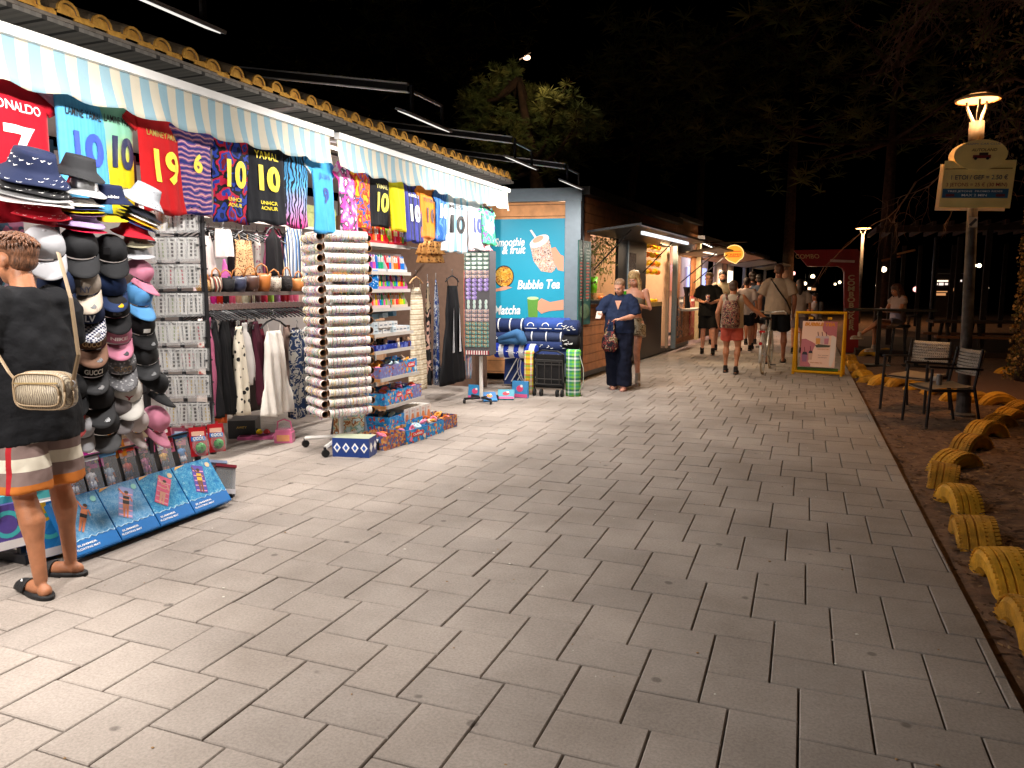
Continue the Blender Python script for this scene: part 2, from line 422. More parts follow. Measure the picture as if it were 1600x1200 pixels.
# dark edge strip between paving and soil
# asphalt path curving past the tyres
pts = [G(1600, 1010), G(1560, 900), G(1500, 780), G(1490, 740), G(1510, 715), G(1560, 690), G(1600, 672)]
b = MB(); edge = [(1.35, 2.0), (1.42, 3.2), (1.5, 4.4), (1.52, 5.3), (1.62, 6.2), (1.85, 7.0), (2.4, 7.8), (3.0, 8.6), (3.1, 9.6), (2.8, 10.8), (2.3, 12.0), (1.8, 12.9), (1.7, 14.0), (2.2, 14.8), (6, 15.2), (14, 15.6)]
n = len(edge); rt = [(16, -2+k*1.2) for k in range(n)]
for k in range(n-1):
    for q in range(8):
        f0, f1 = q/8, (q+1)/8
        def ip(a, c, f): return (a[0]+(c[0]-a[0])*f, a[1]+(c[1]-a[1])*f)
        p = [ip(edge[k], rt[k], f0), ip(edge[k], rt[k], f1), ip(edge[k+1], rt[k+1], f1), ip(edge[k+1], rt[k+1], f0)]
        b.add([(a[0], a[1], .052) for a in p], [(0, 1, 2, 3)])
struct(b.build('asphalt_path', ASPH))
# leaf litter on the soil
LEAF = [M('dry_leaf_%s' % c, c, rough=.9, var=.2) for c in ('6e5036', '57391f', '8e6f4c', '452c18')]
b = MB()
for k in range(6500):
    y = 2+random.random()**1.4*12; x = random.uniform(.84, 1.6+random.random()*1.6)
    if y > 9: x = random.uniform(.84, 3.0)
    s = random.uniform(.004, .014); a = random.random()*6.3; z = gz(x, y)+.012+random.random()*.012
    l = s*random.uniform(1.5, 3.4); dx, dy = math.cos(a), math.sin(a); t = random.uniform(-.4, .4)
    b.add([(x-dx*l, y-dy*l, z), (x-dy*s, y+dx*s, z+s*t), (x+dx*l, y+dy*l, z+l*.2), (x+dy*s, y-dx*s, z+s*.4)], [(0, 1, 2, 3)], random.choice(LEAF))
tag(b.build('leaf_litter'), 'dry fallen leaves scattered on the brown soil beside the paving', 'leaves', kind='stuff')
b = MB()
for k in range(260):
    x, y = random.uniform(-6, .7), 1.2+random.random()**1.3*14; s = random.uniform(.002, .006)
    b.ell((x, y, s*.4), (s*random.uniform(1, 1.6), s, s*.5), 6, random.choice([LEAF[2], M('grit', 'd8d2c8', var=0)]), k=4)
tag(b.build('grit'), 'tiny crumbs and grit scattered over the concrete paving', 'grit', kind='stuff')

# ================================================================ STALL BUILDING
WALLM = M('grey_wall_panel', 'b2acaa', rough=.8, var=.06, vs=3)
DARKW = M('dark_stall_wall', '4a4441', rough=.8, var=.12)
SOFF = PAT('soffit_boards', 'stripes', ['9a958e', '8f8a84', '9c978f', '8f8a84', '99948d', '4c4946'], scale=5.0, axis=1, bump=.05)
st = thing('souvenir_stall', 'long tiled souvenir stall building open to the path, behind two striped awnings', 'stall', (-6.9, 0, 0))
def rel(p): return (p[0]+6.9, p[1], p[2])
EY1 = 10.0
MB().box(rel((-6.85, 5.0, 1.4)), (.1, 10.6, 2.8), WALLM).build('back_wall', None, st)
MB().box(rel((-5.6, 10.25, 1.45)), (2.4, .1, 2.9), M('brown_end_panel', '6b5345', var=.1)).build('end_wall', None, st)
MB().box(rel((-5.9, -.3, 1.4)), (1.9, .1, 2.8), DARKW).build('end_wall', None, st)
MB().box(rel((-5.0, 5, 3.0)), (1.9, 11.0, .03), SOFF).build('soffit', None, st)
MB().box(rel((-5.9, 5, 2.94)), (1.8, 10.6, .03), WALLM).build('ceiling', None, st)
# clay tile roof: rows of barrel tiles along the eave
TILE = M('clay_tile', 'f2ad4e', rough=.9, var=.3, vs=22, bump=.5, bs=40)
TILE2 = M('weathered_tile', '9a8468', rough=.95, var=.35, vs=14, bump=.5, bs=40)
b = MB(); EX = -4.02
ty = -.6; k = 0
while ty < 10.35:
    w2 = .115
    for (r_, up, mm) in ((w2*.62, 1, TILE), ):
        jx = random.uniform(-.015, .015); jz = random.uniform(-.008, .008)
        for rowi in range(3):
            x0 = EX+jx-rowi*.42; z0 = 3.05+jz+rowi*.13
            prof0 = [Vector((x0+6.9, ty+math.cos(t)*r_, z0+math.sin(t)*r_*.95)) for t in [math.pi*q/8 for q in range(9)]]
            prof0 += [Vector((x0+6.9, ty+math.cos(t)*(r_-.016), z0+math.sin(t)*(r_-.016)*.95)) for t in [math.pi*q/8 for q in range(8, -1, -1)]]
            dv = Vector((-.46, 0, .16))
            b.ring([prof0, [p+dv for p in prof0]], TILE2)
            # clay-coloured sawn end
            b.ring([[p+Vector((.004, 0, 0)) for p in prof0], [p+Vector((-.02, 0, .006)) for p in prof0]], TILE if rowi == 0 else TILE2)
            if rowi == 0: b.add([Vector((x0+6.9-.012, ty+math.cos(t)*(r_-.008), z0-.012+math.sin(t)*(r_-.008)*.95)) for t in [math.pi*q/8 for q in range(9)]], [tuple(range(9))], TILE); b.box((x0+6.9-.02, ty+w2, z0-.008), (.012, w2*1.1, .03), TILE)
            ch = [Vector((x0+6.9-.03, ty+w2+math.cos(t)*r_*1.05, z0+.035+math.sin(t)*r_*.55)) for t in [math.pi+math.pi*q/6 for q in range(7)]]
            ch += [p+Vector((0, 0, .016)) for p in ch[::-1]]
            b.ring([ch, [p+dv for p in ch]], TILE2)
            if rowi == 0: b.ring([[p+Vector((.003, 0, 0)) for p in ch], [p+Vector((-.012, 0, .004)) for p in ch]], TILE)
    ty += w2*2; k += 1
b.build('roof', None, st)
MB().box(rel((EX-.05, 4.9, 3.018)), (.06, 11.0, .02), M('mortar', '8b8176', var=.3, vs=30)).build('eave_board', None, st)

# unseen ceiling tubes, added to brighten the goods inside the stall
for i, (tx, ty0) in enumerate(((-4.45, 1.2), (-4.45, 3.6), (-4.45, 5.6), (-4.45, 8.0))):
    t = thing('tube_light', ['added fill tube under the stall ceiling above the hats', 'added fill tube above the upper clothes rail', 'added fill tube above the bracelet rolls', 'added fill tube above the long dresses'][i], 'tube light', (tx, ty0, 2.9), 0, 'added fill tubes under the stall ceiling')
    MB().box((0, .6, .0), (.06, 1.25, .04), WALLM).build('housing', None, t); MB().cyl((0, .02, -.035), (0, 1.18, -.035), .013, n=10, m=EM('tube_face', (1, .93, .86), 5)).build('tube', None, t)
    l_ = lamp('fill_tube_glow', 'AREA', (0, .6, -.055), None, 62, COOL, .06, 1.15); l_.parent = t
# awnings
AWN = PAT('awning_stripes', 'stripes', ['cfc8b6', 'cfc8b6', '8fb0be', '8fb0be'], scale=7.3, axis=1, bump=.12, rough=.7)
AWT = PAT('awning_top', 'stripes', ['c4c1b8', 'c4c1b8', 'a2b4bc', 'a2b4bc'], scale=7.3, axis=1, bump=.05, rough=.6)
WHM = M('white_metal', 'e4e4e2', rough=.35, var=.03)
def awning(y0, y1, label):
    xf, zf = -3.70, 2.735
    t = thing('striped_awning', label, 'awning', (xf, y0, zf), 0, 'blue and white awnings over the stall')
    L_ = y1-y0; n = int(L_*26)
    nv = 7
    def val(u, v):
        y = u*L_; sc_ = .235+.022*abs(math.sin(math.pi*y/.34))*(1)+.008*math.sin(y*3.1)
        z = -v*sc_; x = .018*math.sin(y*19+.6*math.sin(y*2))*v**1.5+.01*math.sin(y*5.3)*v+.03*v*v-.02
        return (x, y, z)
    b = MB().grid(val, n, nv, AWN); o = b.build('valance', None, t, smooth=True)
    sm = o.modifiers.new('s', 'SOLIDIFY'); sm.thickness = .002
    MB().grid(lambda u, v: (-.74*v, u*L_, .032+.27*v-.02*math.sin(math.pi*v)+.004*math.sin(u*L_*9)), 40, 8, AWT).build('canopy', None, t, smooth=True)
    MB().box((-.01, L_/2, .012), (.055, L_+.02, .05), WHM).build('front_rail', None, t)
    for f in (.12, .5, .88):
        MB().tube([(-.02, L_*f, 0), (-.45, L_*f-.1, .08), (-.8, L_*f, .26)], .014, 6, WHM).build('folding_arm', None, t)
awning(-.4, PX(518, 215, -3.70).y, 'nearer blue and white striped awning above the caps and first football shirts')
awning(PX(529, 212, -3.70).y, PX(795, 300, -3.70).y, 'farther blue and white striped awning ending beside the smoothie kiosk')

# floodlight arms over the path side of the roof
GALV = M('galvanised', '8a8a8c', rough=.45, metal=.7, var=.15)
DKM = M('dark_metal', '26262a', rough=.45, metal=.4, var=.1)
ARMG = M('arm_aluminium', 'b8b8ba', rough=.4, metal=.2, var=.05)
LEDM = EM('led_face', (1, .95, .88), .8)
for i, (lx, ly, lz) in enumerate(LAMP_P):
    lab = ['flood lamp on a roof arm above the boy, nearest the camera', 'flood lamp on a roof arm over the cap rack', 'flood lamp on a roof arm cut by the top edge of the picture',
           'slim flood lamp on a roof arm above the gap between both awnings', 'slim flood lamp on a roof arm above the farther awning, in front of the pine', 'lit flood lamp on a roof arm right above the corner of the smoothie kiosk'][i]
    t = thing('flood_lamp', lab, 'flood lamp', (lx, ly, lz), 0, 'flood lamps on arms above the stall roof')
    MB().box((-.92, 0, .375), (1.85, .04, .010), ARMG, (0, 10, 0)).box((-.92, 0, .315), (1.85, .04, .008), ARMG, (0, 10, 0)).box((-.92, 0, .345), (1.84, .012, .05), DKM, (0, 10, 0)).build('arm', None, t)
    MB().box((.02, 0, .10), (.02, .03, .2), DKM).box((.02, .5, .08), (.02, .03, .16), DKM).box((.02, .25, .16), (.02, .52, .02), GALV).build('bracket', None, t)
    MB().box((0, .25, .0), (.13, .72, .018), GALV, (0, 21, 0)).build('housing', None, t)
    MB().box((-.005, .25, -.011), (.10, .68, .005), LEDM, (0, 21, 0)).build('led_panel', None, t)
    lo = lamp('flood_light', 'AREA', (-.008, .25, -.02), None, LAMP_E[i], COOL, .10, .68)
    lo.rotation_euler = (0, R(21), 0); lo.parent = t
# ================================================================ GOODS ON THE STALL
def smooth01(t): t = max(0, min(1, t)); return t*t*(3-2*t)
def interp(pts, v):
    for (a, x), (c, y) in zip(pts, pts[1:]):
        if v <= c: return x+(y-x)*smooth01((v-a)/(c-a)) if c > a else y
    return pts[-1][1]
def cloth(parent, name, prof, H, mat, th=.05, folds=3, amp=.012, nu=26, nv=26, ph=0, skew=0, top=0.0, neck=0, sway=0, lift=0):
    """closed puffy sheet: prof = half-width at v (0 top .. 1 hem), hangs from z=top down to top-H"""
    def w(v): return interp(prof, v)
    def fold(x, z, v):
        return amp*v**.5*(2.6*noise.noise(Vector((x*folds*4.2, z*1.6, ph*7)))+1.1*noise.noise(Vector((x*folds*9+z*4, z*3, ph*3)))+.5*math.sin(x*folds*13+ph+z*2))
    def P_(u, v, s):
        W = w(v); x = (2*u-1)*W; z = top-H*v+(.012*math.sin(x*22+ph) if v > .97 else 0)-neck*math.exp(-(x/.07)**2)*max(0, 1-v*14)*(1 if s < 0 else .55)
        z += lift*abs(2*u-1)**2*v
        e = math.sqrt(max(0, 1-(2*u-1)**2)); d = th*.5*e*min(1, .25+v*3)
        return Vector((x+skew*v+sway*math.sin(v*3), s*d+fold(x, z, v), z))
    b = MB(); rings = []
    for j in range(nv+1):
        v = j/nv
        rings.append([P_(i/nu, v, -1) for i in range(nu+1)]+[P_(i/nu, v, 1) for i in range(nu-1, 0, -1)])
    b.ring(rings, mat); o = b.build(name, None, parent, smooth=True)
    def surf(x, z):
        v = max(0, min(1, (top-z)/H)); W = w(v); xx = x-skew*v-sway*math.sin(v*3); u = (xx/W+1)/2
        u = max(0, min(1, u)); return P_(u, v, -1).y-.007
    return o, surf
def sleeve(parent, sx, W, H, mat, ph=0, droop=.5, trim=None, th=.045):
    L_ = H*.24; rings = []; W0 = H*.19
    for k in range(7):
        t = k/6; c = Vector((sx*(W*.60+W*.42*t), .004, -H*.05-L_*.62*t)); ax = Vector((sx*.82, 0, .57))
        ax = Vector((sx*(.35+.5*t), 0, .94-.42*t)).normalized(); hw = W0*(.5+.04*t); rings.append([c+ax*hw*math.cos(u)*.95+Vector((0, (.011+.006*math.sin(3*t+ph))*math.sin(u), 0)) for u in [2*math.pi*i/14 for i in range(14)]])
    b = MB().ring(rings, mat)
    if trim: b.ring([[p+Vector((0, 0, .004))*q for p in rings[-1]] for q in (2, 0)]+[[p+Vector((sx*.004, 0, -.008)) for p in rings[-1]]], trim)
    b.build('sleeve', None, parent, smooth=True); return
    a = Vector((sx*W*.70, 0, -H*.075)); L_ = H*.22
    d = Vector((sx*.42, -.08, -.9)).normalized(); pts = []; rr = []
    for k in range(6):
        t = k/5; pts.append(a+d*L_*t+Vector((0, .012*math.sin(ph+t*3), -.02*t*t))); rr.append(H*(.085+.012*t))
    b = MB().tube(pts, rr, 12, mat, True, sy=.28)
    if trim: b.tube([pts[-1]-d*.022, pts[-1]+d*.004], [rr[-1]*1.03]*2, 12, trim, True, sy=.3)
    b.build('sleeve', None, parent, smooth=True)
HANG = M('hanger_black', '141416', rough=.4, var=0)
HANW = M('hanger_wood', 'c69a6c', rough=.5, var=.2, vs=40)
def hanger(parent, W, z=.0, mat=None):
    MB().tube([(-W, 0, z-.07), (-W*.5, 0, z-.015), (0, 0, z+.01), (W*.5, 0, z-.015), (W, 0, z-.07)], .009, 6, mat or HANG).tube([(0, 0, z), (0, 0, z+.05), (.015, 0, z+.075), (.0, 0, z+.095), (-.012, 0, z+.08)], .003, 5, GALV).build('hanger', None, parent)
JX = -3.83
def jersey(l, r, t_, b_, mat, label, trim=None, txt=(), x0=JX, rz=None, folds=3, ph=0, droop=.6, sl=True, group='football shirts hanging under the awnings', name='football_shirt', prof=None, tilt=0):
    cx = (l+r)/2; p = PX(cx, t_, x0); q = PX(cx, b_, x0); W = abs(PX(r, (t_+b_)/2, x0).y-PX(l, (t_+b_)/2, x0).y)/2; H = p.z-q.z
    rz = (rz or 0)+7*math.sin(l*.7); tilt = tilt or 3*math.sin(l*.31)
    rz_ = R(90+rz); W = W*1.04/max(.5, math.cos(R(rz)))
    o = thing(name, label, 'shirt', p, rz_, group)
    if tilt: o.rotation_euler = (R(tilt), 0, rz_)
    _, sf = cloth(o, 'body', prof or [(0, W*.36), (.03, W*.54), (.10, W*.86), (.24, W*.78), (.8, W*.77), (1, W*.83)], H, mat, .055, folds, .008, ph=ph, neck=.035)
    if sl:
        for sx in (-1, 1): sleeve(o, sx, W, H, trim[1] if trim and len(trim) > 1 else mat, ph, droop, trim[0] if trim else None)
    hanger(o, W*.6, .0)
    for (s, z, h, wd, m, bd, sh) in txt:     # text, height fraction down, size frac, width frac, material
        text(s, h*H, m, o, (0, 0, -z*H), width=wd*1.75*W, surf=sf, bold=bd, shear=sh)
    return o, W, H, sf
T = lambda c: M('print_'+c, c, rough=.55, var=0)
WT, BK, YL, NV, GD = T('f2f2f0'), T('15161a'), T('f0dc28'), T('1d2c66'), T('d8b24a')
RED = FAB('c4142a'); REDS = FAB('cc1d22'); YEL = FAB('efd51c')
SKYP = PAT('sky_shirt_print', 'stripes', ['5cb4e4', '62b9e7', '58b0e1', '60b6e6'], 22, axis=0)
PINKP = FAB('c998ae')
J = jersey
o, W_, H_, sf = J(-70, 92, 106, 345, RED, 'bright red football shirt with a white 7, leftmost under the awning', (FAB('b01226'),), [('RONALDO', .25, .085, .60, WT, .012, 0), ('7', .52, .36, .36, WT, .03, 0)], ph=.4)
J(72, 168, 122, 330, SKYP, 'light blue football shirt with pink shoulders and a large blue 10, beside the red one', (PINKP, PINKP), [('LAMINE YAMAL', .27, .085, .66, BK, .01, 0), ('10', .54, .32, .55, T('3350b8'), .045, 0)], ph=1.2)
J(146, 215, 150, 345, PAT('yellow_mint', 'gradt', ['efd01c', 'f2e11c', 'ead91f', '8fd3b4'], 3), 'yellow and mint football shirt with a navy outlined 10, third from the left', (FAB('8fd3b4'), FAB('8fcdb4')), [('LAMINE YAMAL', .20, .08, .8, BK, .01, 0), ('10', .46, .32, .6, T('262b4e'), .05, 0), ('UNHCR', .74, .05, .4, T('43406a'), .01, 0), ('ACNUR', .80, .05, .4, T('43406a'), .01, 0)], ph=2)
J(200, 288, 172, 332, REDS, 'deep red football shirt with a yellow 19 above the phone charm rack', (FAB('b5161c'),), [('LAMINEYAMAL', .25, .085, .66, T('9c8a2a'), .008, 0), ('19', .57, .42, .56, YL, .035, 0)], ph=3, rz=0)
J(270, 336, 190, 334, PAT('purple_waves', 'wave', ['2b2f78', '343a8c', '4a4aa0', 'c66a86', '2b2f78', '5a58b2', 'e0a0a0'], 9, axis=2), 'purple shirt with thin pink zigzag lines and a yellow 6', (FAB('22264f'),), [('6', .46, .26, .26, YL, .04, 0)], ph=.8)
J(328, 394, 200, 346, PAT('blaugrana', 'camo', ['14204f', '2440a8', '16171c', 'c3173f', '2440a8', '7c1030'], 7), 'blue, black and crimson blotched shirt with a yellow 10 between purple and black ones', (FAB('17181d'),), [('10', .50, .38, .5, YL, .04, 0), ('UNHCR', .76, .055, .36, YL, .015, 0), ('ACNUR', .82, .055, .36, YL, .015, 0)], ph=1.7)
J(376, 444, 208, 348, FAB('22242a'), 'black football shirt with a yellow name and a yellow 10', (FAB('1a1b20'),), [('YAMAL', .26, .12, .55, YL, .01, 0), ('10', .52, .36, .5, YL, .045, 0), ('UNHCR', .78, .055, .36, YL, .015, 0), ('ACNUR', .84, .055, .36, YL, .015, 0)], ph=2.5)
J(430, 484, 226, 354, PAT('tiger_pink', 'gradt', ['f02f86', 'e8409a', 'b9a6da', '58b0e0', '3a90c8'], 6, axis=1), 'black shirt fading from blue streaks to hot pink streaks', (FAB('1b1b20'),), [], ph=3.3)
J(478, 524, 246, 364, FAB('4aa8e6'), 'plain sky blue football shirt with a dark blue 9 at the nearer awning end', (FAB('dfeaf2'),), [('JULIAN', .26, .10, .5, T('274b8c'), .005, 0), ('9', .52, .28, .26, T('1f3f88'), .035, 0)], ph=.2)
J(522, 556, 258, 360, PAT('pink_flames', 'camo', ['dcd7dc', 'f07cc0', 'e84aa8', '4a4652', 'f4d6ea'], 10), 'grey and pink flame patterned shirt, first one under the farther awning', (FAB('e63a9c'),), [], ph=1.5)
J(549, 584, 262, 357, PAT('red_orange_abstract', 'camo', ['f0c02a', 'e63a2a', 'f07a28', '3560c0', 'e83e30', 'f4a030'], 9), 'red, orange and blue abstract shirt beside the pink flame one', (FAB('a82226'),), [], ph=2.2)
J(574, 612, 268, 353, FAB('25262b'), 'small looking black shirt with a pale yellow 10 over the marker shelves', (FAB('1c1d21'),), [('YAMAL', .28, .12, .5, T('d8cf7a'), .006, 0), ('10', .58, .46, .5, T('eae04a'), .04, 0)], ph=.9)
J(602, 634, 276, 360, FAB('f0e01e'), 'plain bright yellow shirt with a green trim line', (FAB('e4d418'),), [], ph=1.9)
J(624, 658, 284, 378, PAT('indigo_panel', 'stripes', ['3c3f9c', '4348a8', '2b3050', '3c3f9c', '2b3050'], 6, axis=0), 'indigo shirt with a white 10 between yellow and orange shirts', (FAB('1f2340'),), [('INIRE 2', .24, .07, .5, WT, .005, 0), ('10', .54, .36, .5, WT, .05, 0)], ph=2.6)
J(648, 686, 291, 372, PAT('orange_pink', 'gradt', ['e888b0', 'f08a4a', 'f08a20', 'ee8a1e'], 2), 'orange to pink shirt with a dark 10 above the leopard bundle', (FAB('e8801e'),), [('NEYMAR', .28, .12, .6, T('5a3a2a'), .006, 0), ('10', .58, .36, .5, T('4a3038'), .045, 0)], ph=3.1)
J(676, 702, 298, 376, PAT('blue_swirl', 'wave', ['2a62b0', '3a78c4', '1f4f9c', '5a92d4'], 6, dist=.3), 'narrow blue swirl patterned shirt with a white 10', (FAB('1c3266'),), [('10', .42, .36, .5, WT, .045, 0)], ph=.1)
J(690, 730, 304, 394, PAT('albiceleste', 'stripes', ['e8eaec', 'e8eaec', '8cc4e4'], 6.5, axis=0), 'long white and light blue striped shirt with a black 10', (FAB('dfe3e6'),), [('MESSI', .22, .10, .5, BK, .006, 0), ('10', .53, .40, .56, BK, .045, 0)], ph=1.1)
J(727, 754, 311, 390, FAB('d5d9e0'), 'white shirt with a blue 10 and a thin red band, second from the kiosk', (FAB('b8bfce'),), [('10', .54, .38, .5, T('3a4a9a'), .045, 0)], ph=2.9)
J(746, 775, 324, 382, PAT('green_violet', 'camo', ['e4e6e4', '4cc08a', '3ab07c', '8a5ab8', '5cc898'], 8), 'short green and violet shirt with a white 10, last one before the kiosk poster', (FAB('58c694'),), [('10', .55, .40, .5, WT, .045, 0)], ph=.5)
# rail the shirts hang from
for (ya, yb) in ((.2, 5.5), (5.7, 9.4)):
    MB().tube([(-3.9, ya, 2.80), (-3.9, yb, 2.80)], .012, 6, DKM).build('shirt_rail', None, st, loc=(6.9, 0, 0))
# hat rack ---------------------------------------------------------------
def hatmat(c): return FAB(c, .15, .8)
def cap(px, py, mat, label, x0=-3.62, w=50, yaw=0, pitch=42, roll=0, brim=None, txt=None, tm=None, th=.5, sticker=None, squash=1, under=None, tagcol=None):
    p = PX(px, py, x0); d = (p-EYE).dot(_fw); s = (w*.97/FPX*d)/.17
    t = thing('baseball_cap', label, 'cap', p, 0, 'caps on the hat rack', rot=Euler((R(pitch), R(roll), R(90-30+yaw)), 'XYZ'))
    t.scale = (s, s, s)
    brim = brim or mat
    b = MB()
    def dome(u, v):
        a = 2*math.pi*u; el = (math.pi/2)*v*.999
        r = .083*math.cos(el)**.66; x = r*math.cos(a); y = r*math.sin(a)*1.04; z = .095*math.sin(el)
        if y < 0: z += .012*(-y/.09)*math.cos(el); 
        return (x, y, z)
    b.grid(dome, 24, 9, mat); o = b.build('crown', None, t, smooth=True)
    def bs(u, v):
        a = math.pi*(1.12+.76*u); r0 = .08; x = r0*math.cos(a)*(1.03)
        y0 = .083*math.sin(a)*.97; L_ = .108*(math.sin(math.pi*u)**.45)
        return (x*(1+.05*v), y0-L_*v, -.004-.30*(x*x)/.09*v-.012*v)
    b2 = MB().grid(bs, 18, 5, brim); o2 = b2.build('brim', None, t, smooth=True); sm = o2.modifiers.new('s', 'SOLIDIFY'); sm.thickness = .004
    MB().ell((0, 0, .096), (.007, .007, .004), 8, mat, k=4).build('button', None, t)
    if txt:
        def sf(x, z): return -.088*math.sqrt(max(.05, 1-(x/.083)**2))*math.cos(math.asin(min(.98, z/.10)))**.6-.006
        text(txt, th*.075, tm, t, (0, 0, .045), surf=sf, width=(.085 if len(txt) > 2 else .045), bold=.03)
    if sticker: MB().cyl((.025, -.14, -.014), (.025, -.14, -.008), .017, n=14, m=sticker).build('sticker', None, t)
    if tagcol: MB().box((-.035, -.075, .075), (.03, .003, .038), tagcol, (-20, 0, 0)).build('paper_tag', None, t)
    return t
def bucket(px, py, mat, label, w=60, x0=-3.60, yaw=0, pitch=12, roll=0, txt=None, tm=None, motif=None, flat=1):
    p = PX(px, py, x0); d = (p-EYE).dot(_fw); s = (w/FPX*d)/.285
    t = thing('bucket_hat', label, 'hat', p, 0, 'bucket hats stacked on the hat rack', rot=Euler((R(pitch), R(roll), R(60+yaw)), 'XYZ')); t.scale = (s, s, s*flat)
    ph = random.random()*6
    def fn(u, v):
        a = 2*math.pi*u
        if v < .25: k = v/.25; r = .078*k; z = .105-.004*k
        elif v < .6: k = (v-.25)/.35; r = .078+.018*k; z = .101-.075*k
        else: k = (v-.6)/.4; r = .096+.056*k; z = .026-.048*k+.006*math.sin(3*a+ph)*k
        return (r*math.cos(a), r*math.sin(a), z)
    o = MB().grid(fn, 28, 16, mat).build('hat_body', None, t, smooth=True); sm = o.modifiers.new('s', 'SOLIDIFY'); sm.thickness = .004
    if txt:
        text(txt, .026, tm, t, (0, 0, .035), surf=lambda x, z: -math.sqrt(max(.001, .098**2-x*x))-.004+(-.02 if z < .04 else 0), width=.075, bold=.02)
    if motif:       # small curved ticks / leaves strewn over the cloth
        mm, kind = motif; b = MB()
        for k in range(46):
            u = (k*.618) % 1; v = .3+.66*((k*.37) % 1)
            c = Vector(fn(u, v)); n_ = Vector((math.cos(2*math.pi*u), math.sin(2*math.pi*u), .5)).normalized(); c += n_*.004
            tx = Vector((-math.sin(2*math.pi*u), math.cos(2*math.pi*u), 0)); tz = n_.cross(tx)
            q = .011
            if kind == 'tick': pts = [c-tx*q+tz*.3*q, c-tx*.5*q-tz*.5*q, c+tx*1.3*q+tz*.5*q, c-tx*.3*q-tz*.0*q]
            else: pts = [c-tx*.5*q, c+tz*.6*q, c+tx*.5*q, c-tz*.2*q]
            b.add(pts, [(0, 1, 2, 3)], mm)
        b.build('printed_motifs', None, t)
    return t
frame = thing('hat_rack', 'tall dark grid stand holding the caps and bucket hats behind the boy', 'rack', (-3.86, 3.3, 0))
b = MB()
for y in (-.75, -.25, .3, .85): b.box((-.06, y, 1.3), (.03, .03, 2.0), DKM)
for z in [0.5+.16*k for k in range(12)]: b.box((-.055, .05, z), (.012, 1.66, .012), DKM)
b.build('grid_panel', None, frame)
b = MB()
for y in (-.6, .7): MB().box((-.06, y, .16), (.03, .03, .32), DKM).box((-.2, y, .03), (.4, .05, .05), DKM).build('foot', None, frame)
NAVY, BLK, WHT, GRY, PNK, RDH = hatmat('1d2748'), hatmat('1b1b1e'), hatmat('b9bac0'), hatmat('55565a'), hatmat('d98ba6'), hatmat('c3182c')
bucket(50, 272, NAVY, 'navy bucket hat covered in white ticks, topmost of the leftmost stack', w=100, pitch=20, roll=8, motif=(WT, 'tick'))
bucket(50, 291, BLK, 'black bucket hat with white ticks directly under the navy one', w=100, pitch=16, roll=8, flat=.6, motif=(WT, 'tick'))
bucket(52, 303, hatmat('9a9a9c'), 'grey bucket hat, third down in the leftmost stack', w=102, pitch=12, roll=5, flat=.55)
bucket(52, 312, hatmat('e0d8d8'), 'white bucket hat at the bottom of the leftmost stack', w=104, pitch=10, roll=4, flat=.5)
bucket(66, 333, RDH, 'red bucket hat with white ticks above the white cap', w=76, pitch=14, roll=3, flat=.75, motif=(WT, 'tick'))
bucket(122, 270, hatmat('2f3033'), 'plain black bucket hat, topmost of the second stack', w=72, pitch=14, roll=10)
bucket(128, 298, M('silver_fabric', 'c9cbce', rough=.35, metal=.3, var=.15), 'shiny silver bucket hat under the plain black one', w=66, pitch=14, roll=6, flat=.8)
for i, (c, lb) in enumerate((('e8e4dc', 'cream'), ('22284a', 'dark blue'), ('e8c21c', 'yellow'), ('5a3c56', 'plum'))):
    bucket(126, 318+i*5, hatmat(c), lb+' hat brim showing in the pile between silver and lilac hats', w=62, flat=.35, pitch=10)
bucket(125, 345, hatmat('b498cc'), 'lilac bucket hat low in the second stack', w=66, pitch=16, roll=6, flat=.8)
bucket(128, 356, hatmat('c0123a'), 'crimson bucket hat brim just under the lilac hat', w=66, flat=.35, pitch=12, roll=6)
bucket(172, 312, NAVY, 'navy bucket hat with small white lettering', w=60, pitch=12, txt='adidas', tm=WT)
bucket(170, 342, hatmat('d8b820'), 'yellow bucket hat brim under the lettered navy one', w=52, flat=.35)
bucket(224, 312, hatmat('bfc4cc'), 'white bucket hat sprinkled with tiny black leaves, top right of the rack', w=64, pitch=16, roll=24, motif=(BK, 'leaf'))
for i, (c, lb) in enumerate((('20222c', 'black'), ('e6e2da', 'white'), ('e0a91e', 'amber'), ('2a2f5c', 'blue'))):
    bucket(222-i*3, 334+i*5, hatmat(c), lb+' brim in the pile between the leafy white hat and the red hat', w=60, flat=.32, roll=22)
bucket(208, 364, RDH, 'red bucket hat with a yellow edge at the right of the rack', w=60, roll=10, flat=.8)
bucket(212, 380, hatmat('a8a38a'), 'khaki bucket hat embroidered with two letters above a white brim', w=50, flat=.7, txt='NY', tm=BK)
bucket(214, 398, WHT, 'white bucket hat with a navy rim band under the khaki one', w=50, flat=.6)
SILV = M('hologram_sticker', 'd8dade', rough=.15, metal=.8, var=.2, vs=60); GOLDS = M('gold_sticker', 'e0b020', rough=.3, metal=.4, var=.2)
LOGOP = PAT('monogram_print', 'check', ['e8e8ee', '2a3358'], 90); GGP = PAT('grey_monogram', 'leopard', ['8c8c90', 'c9c9cc', '6c6c70'], 60)
cap(68, 388, WHT, 'white baseball cap below the red ticked hat', w=64, txt=None)
cap(122, 388, hatmat('2c2d30'), 'charcoal cap at the top of the second cap column', w=60)
cap(172, 395, hatmat('242528'), 'black cap with a paper tag under the yellow brim', w=52, tagcol=BK)
cap(214, 428, PNK, 'pale pink cap turned sideways near the charm rack', w=44, yaw=50)
cap(88, 448, hatmat('1e2c4c'), 'dark navy cap with a silver sticker right of the boy\'s face', w=56, sticker=SILV)
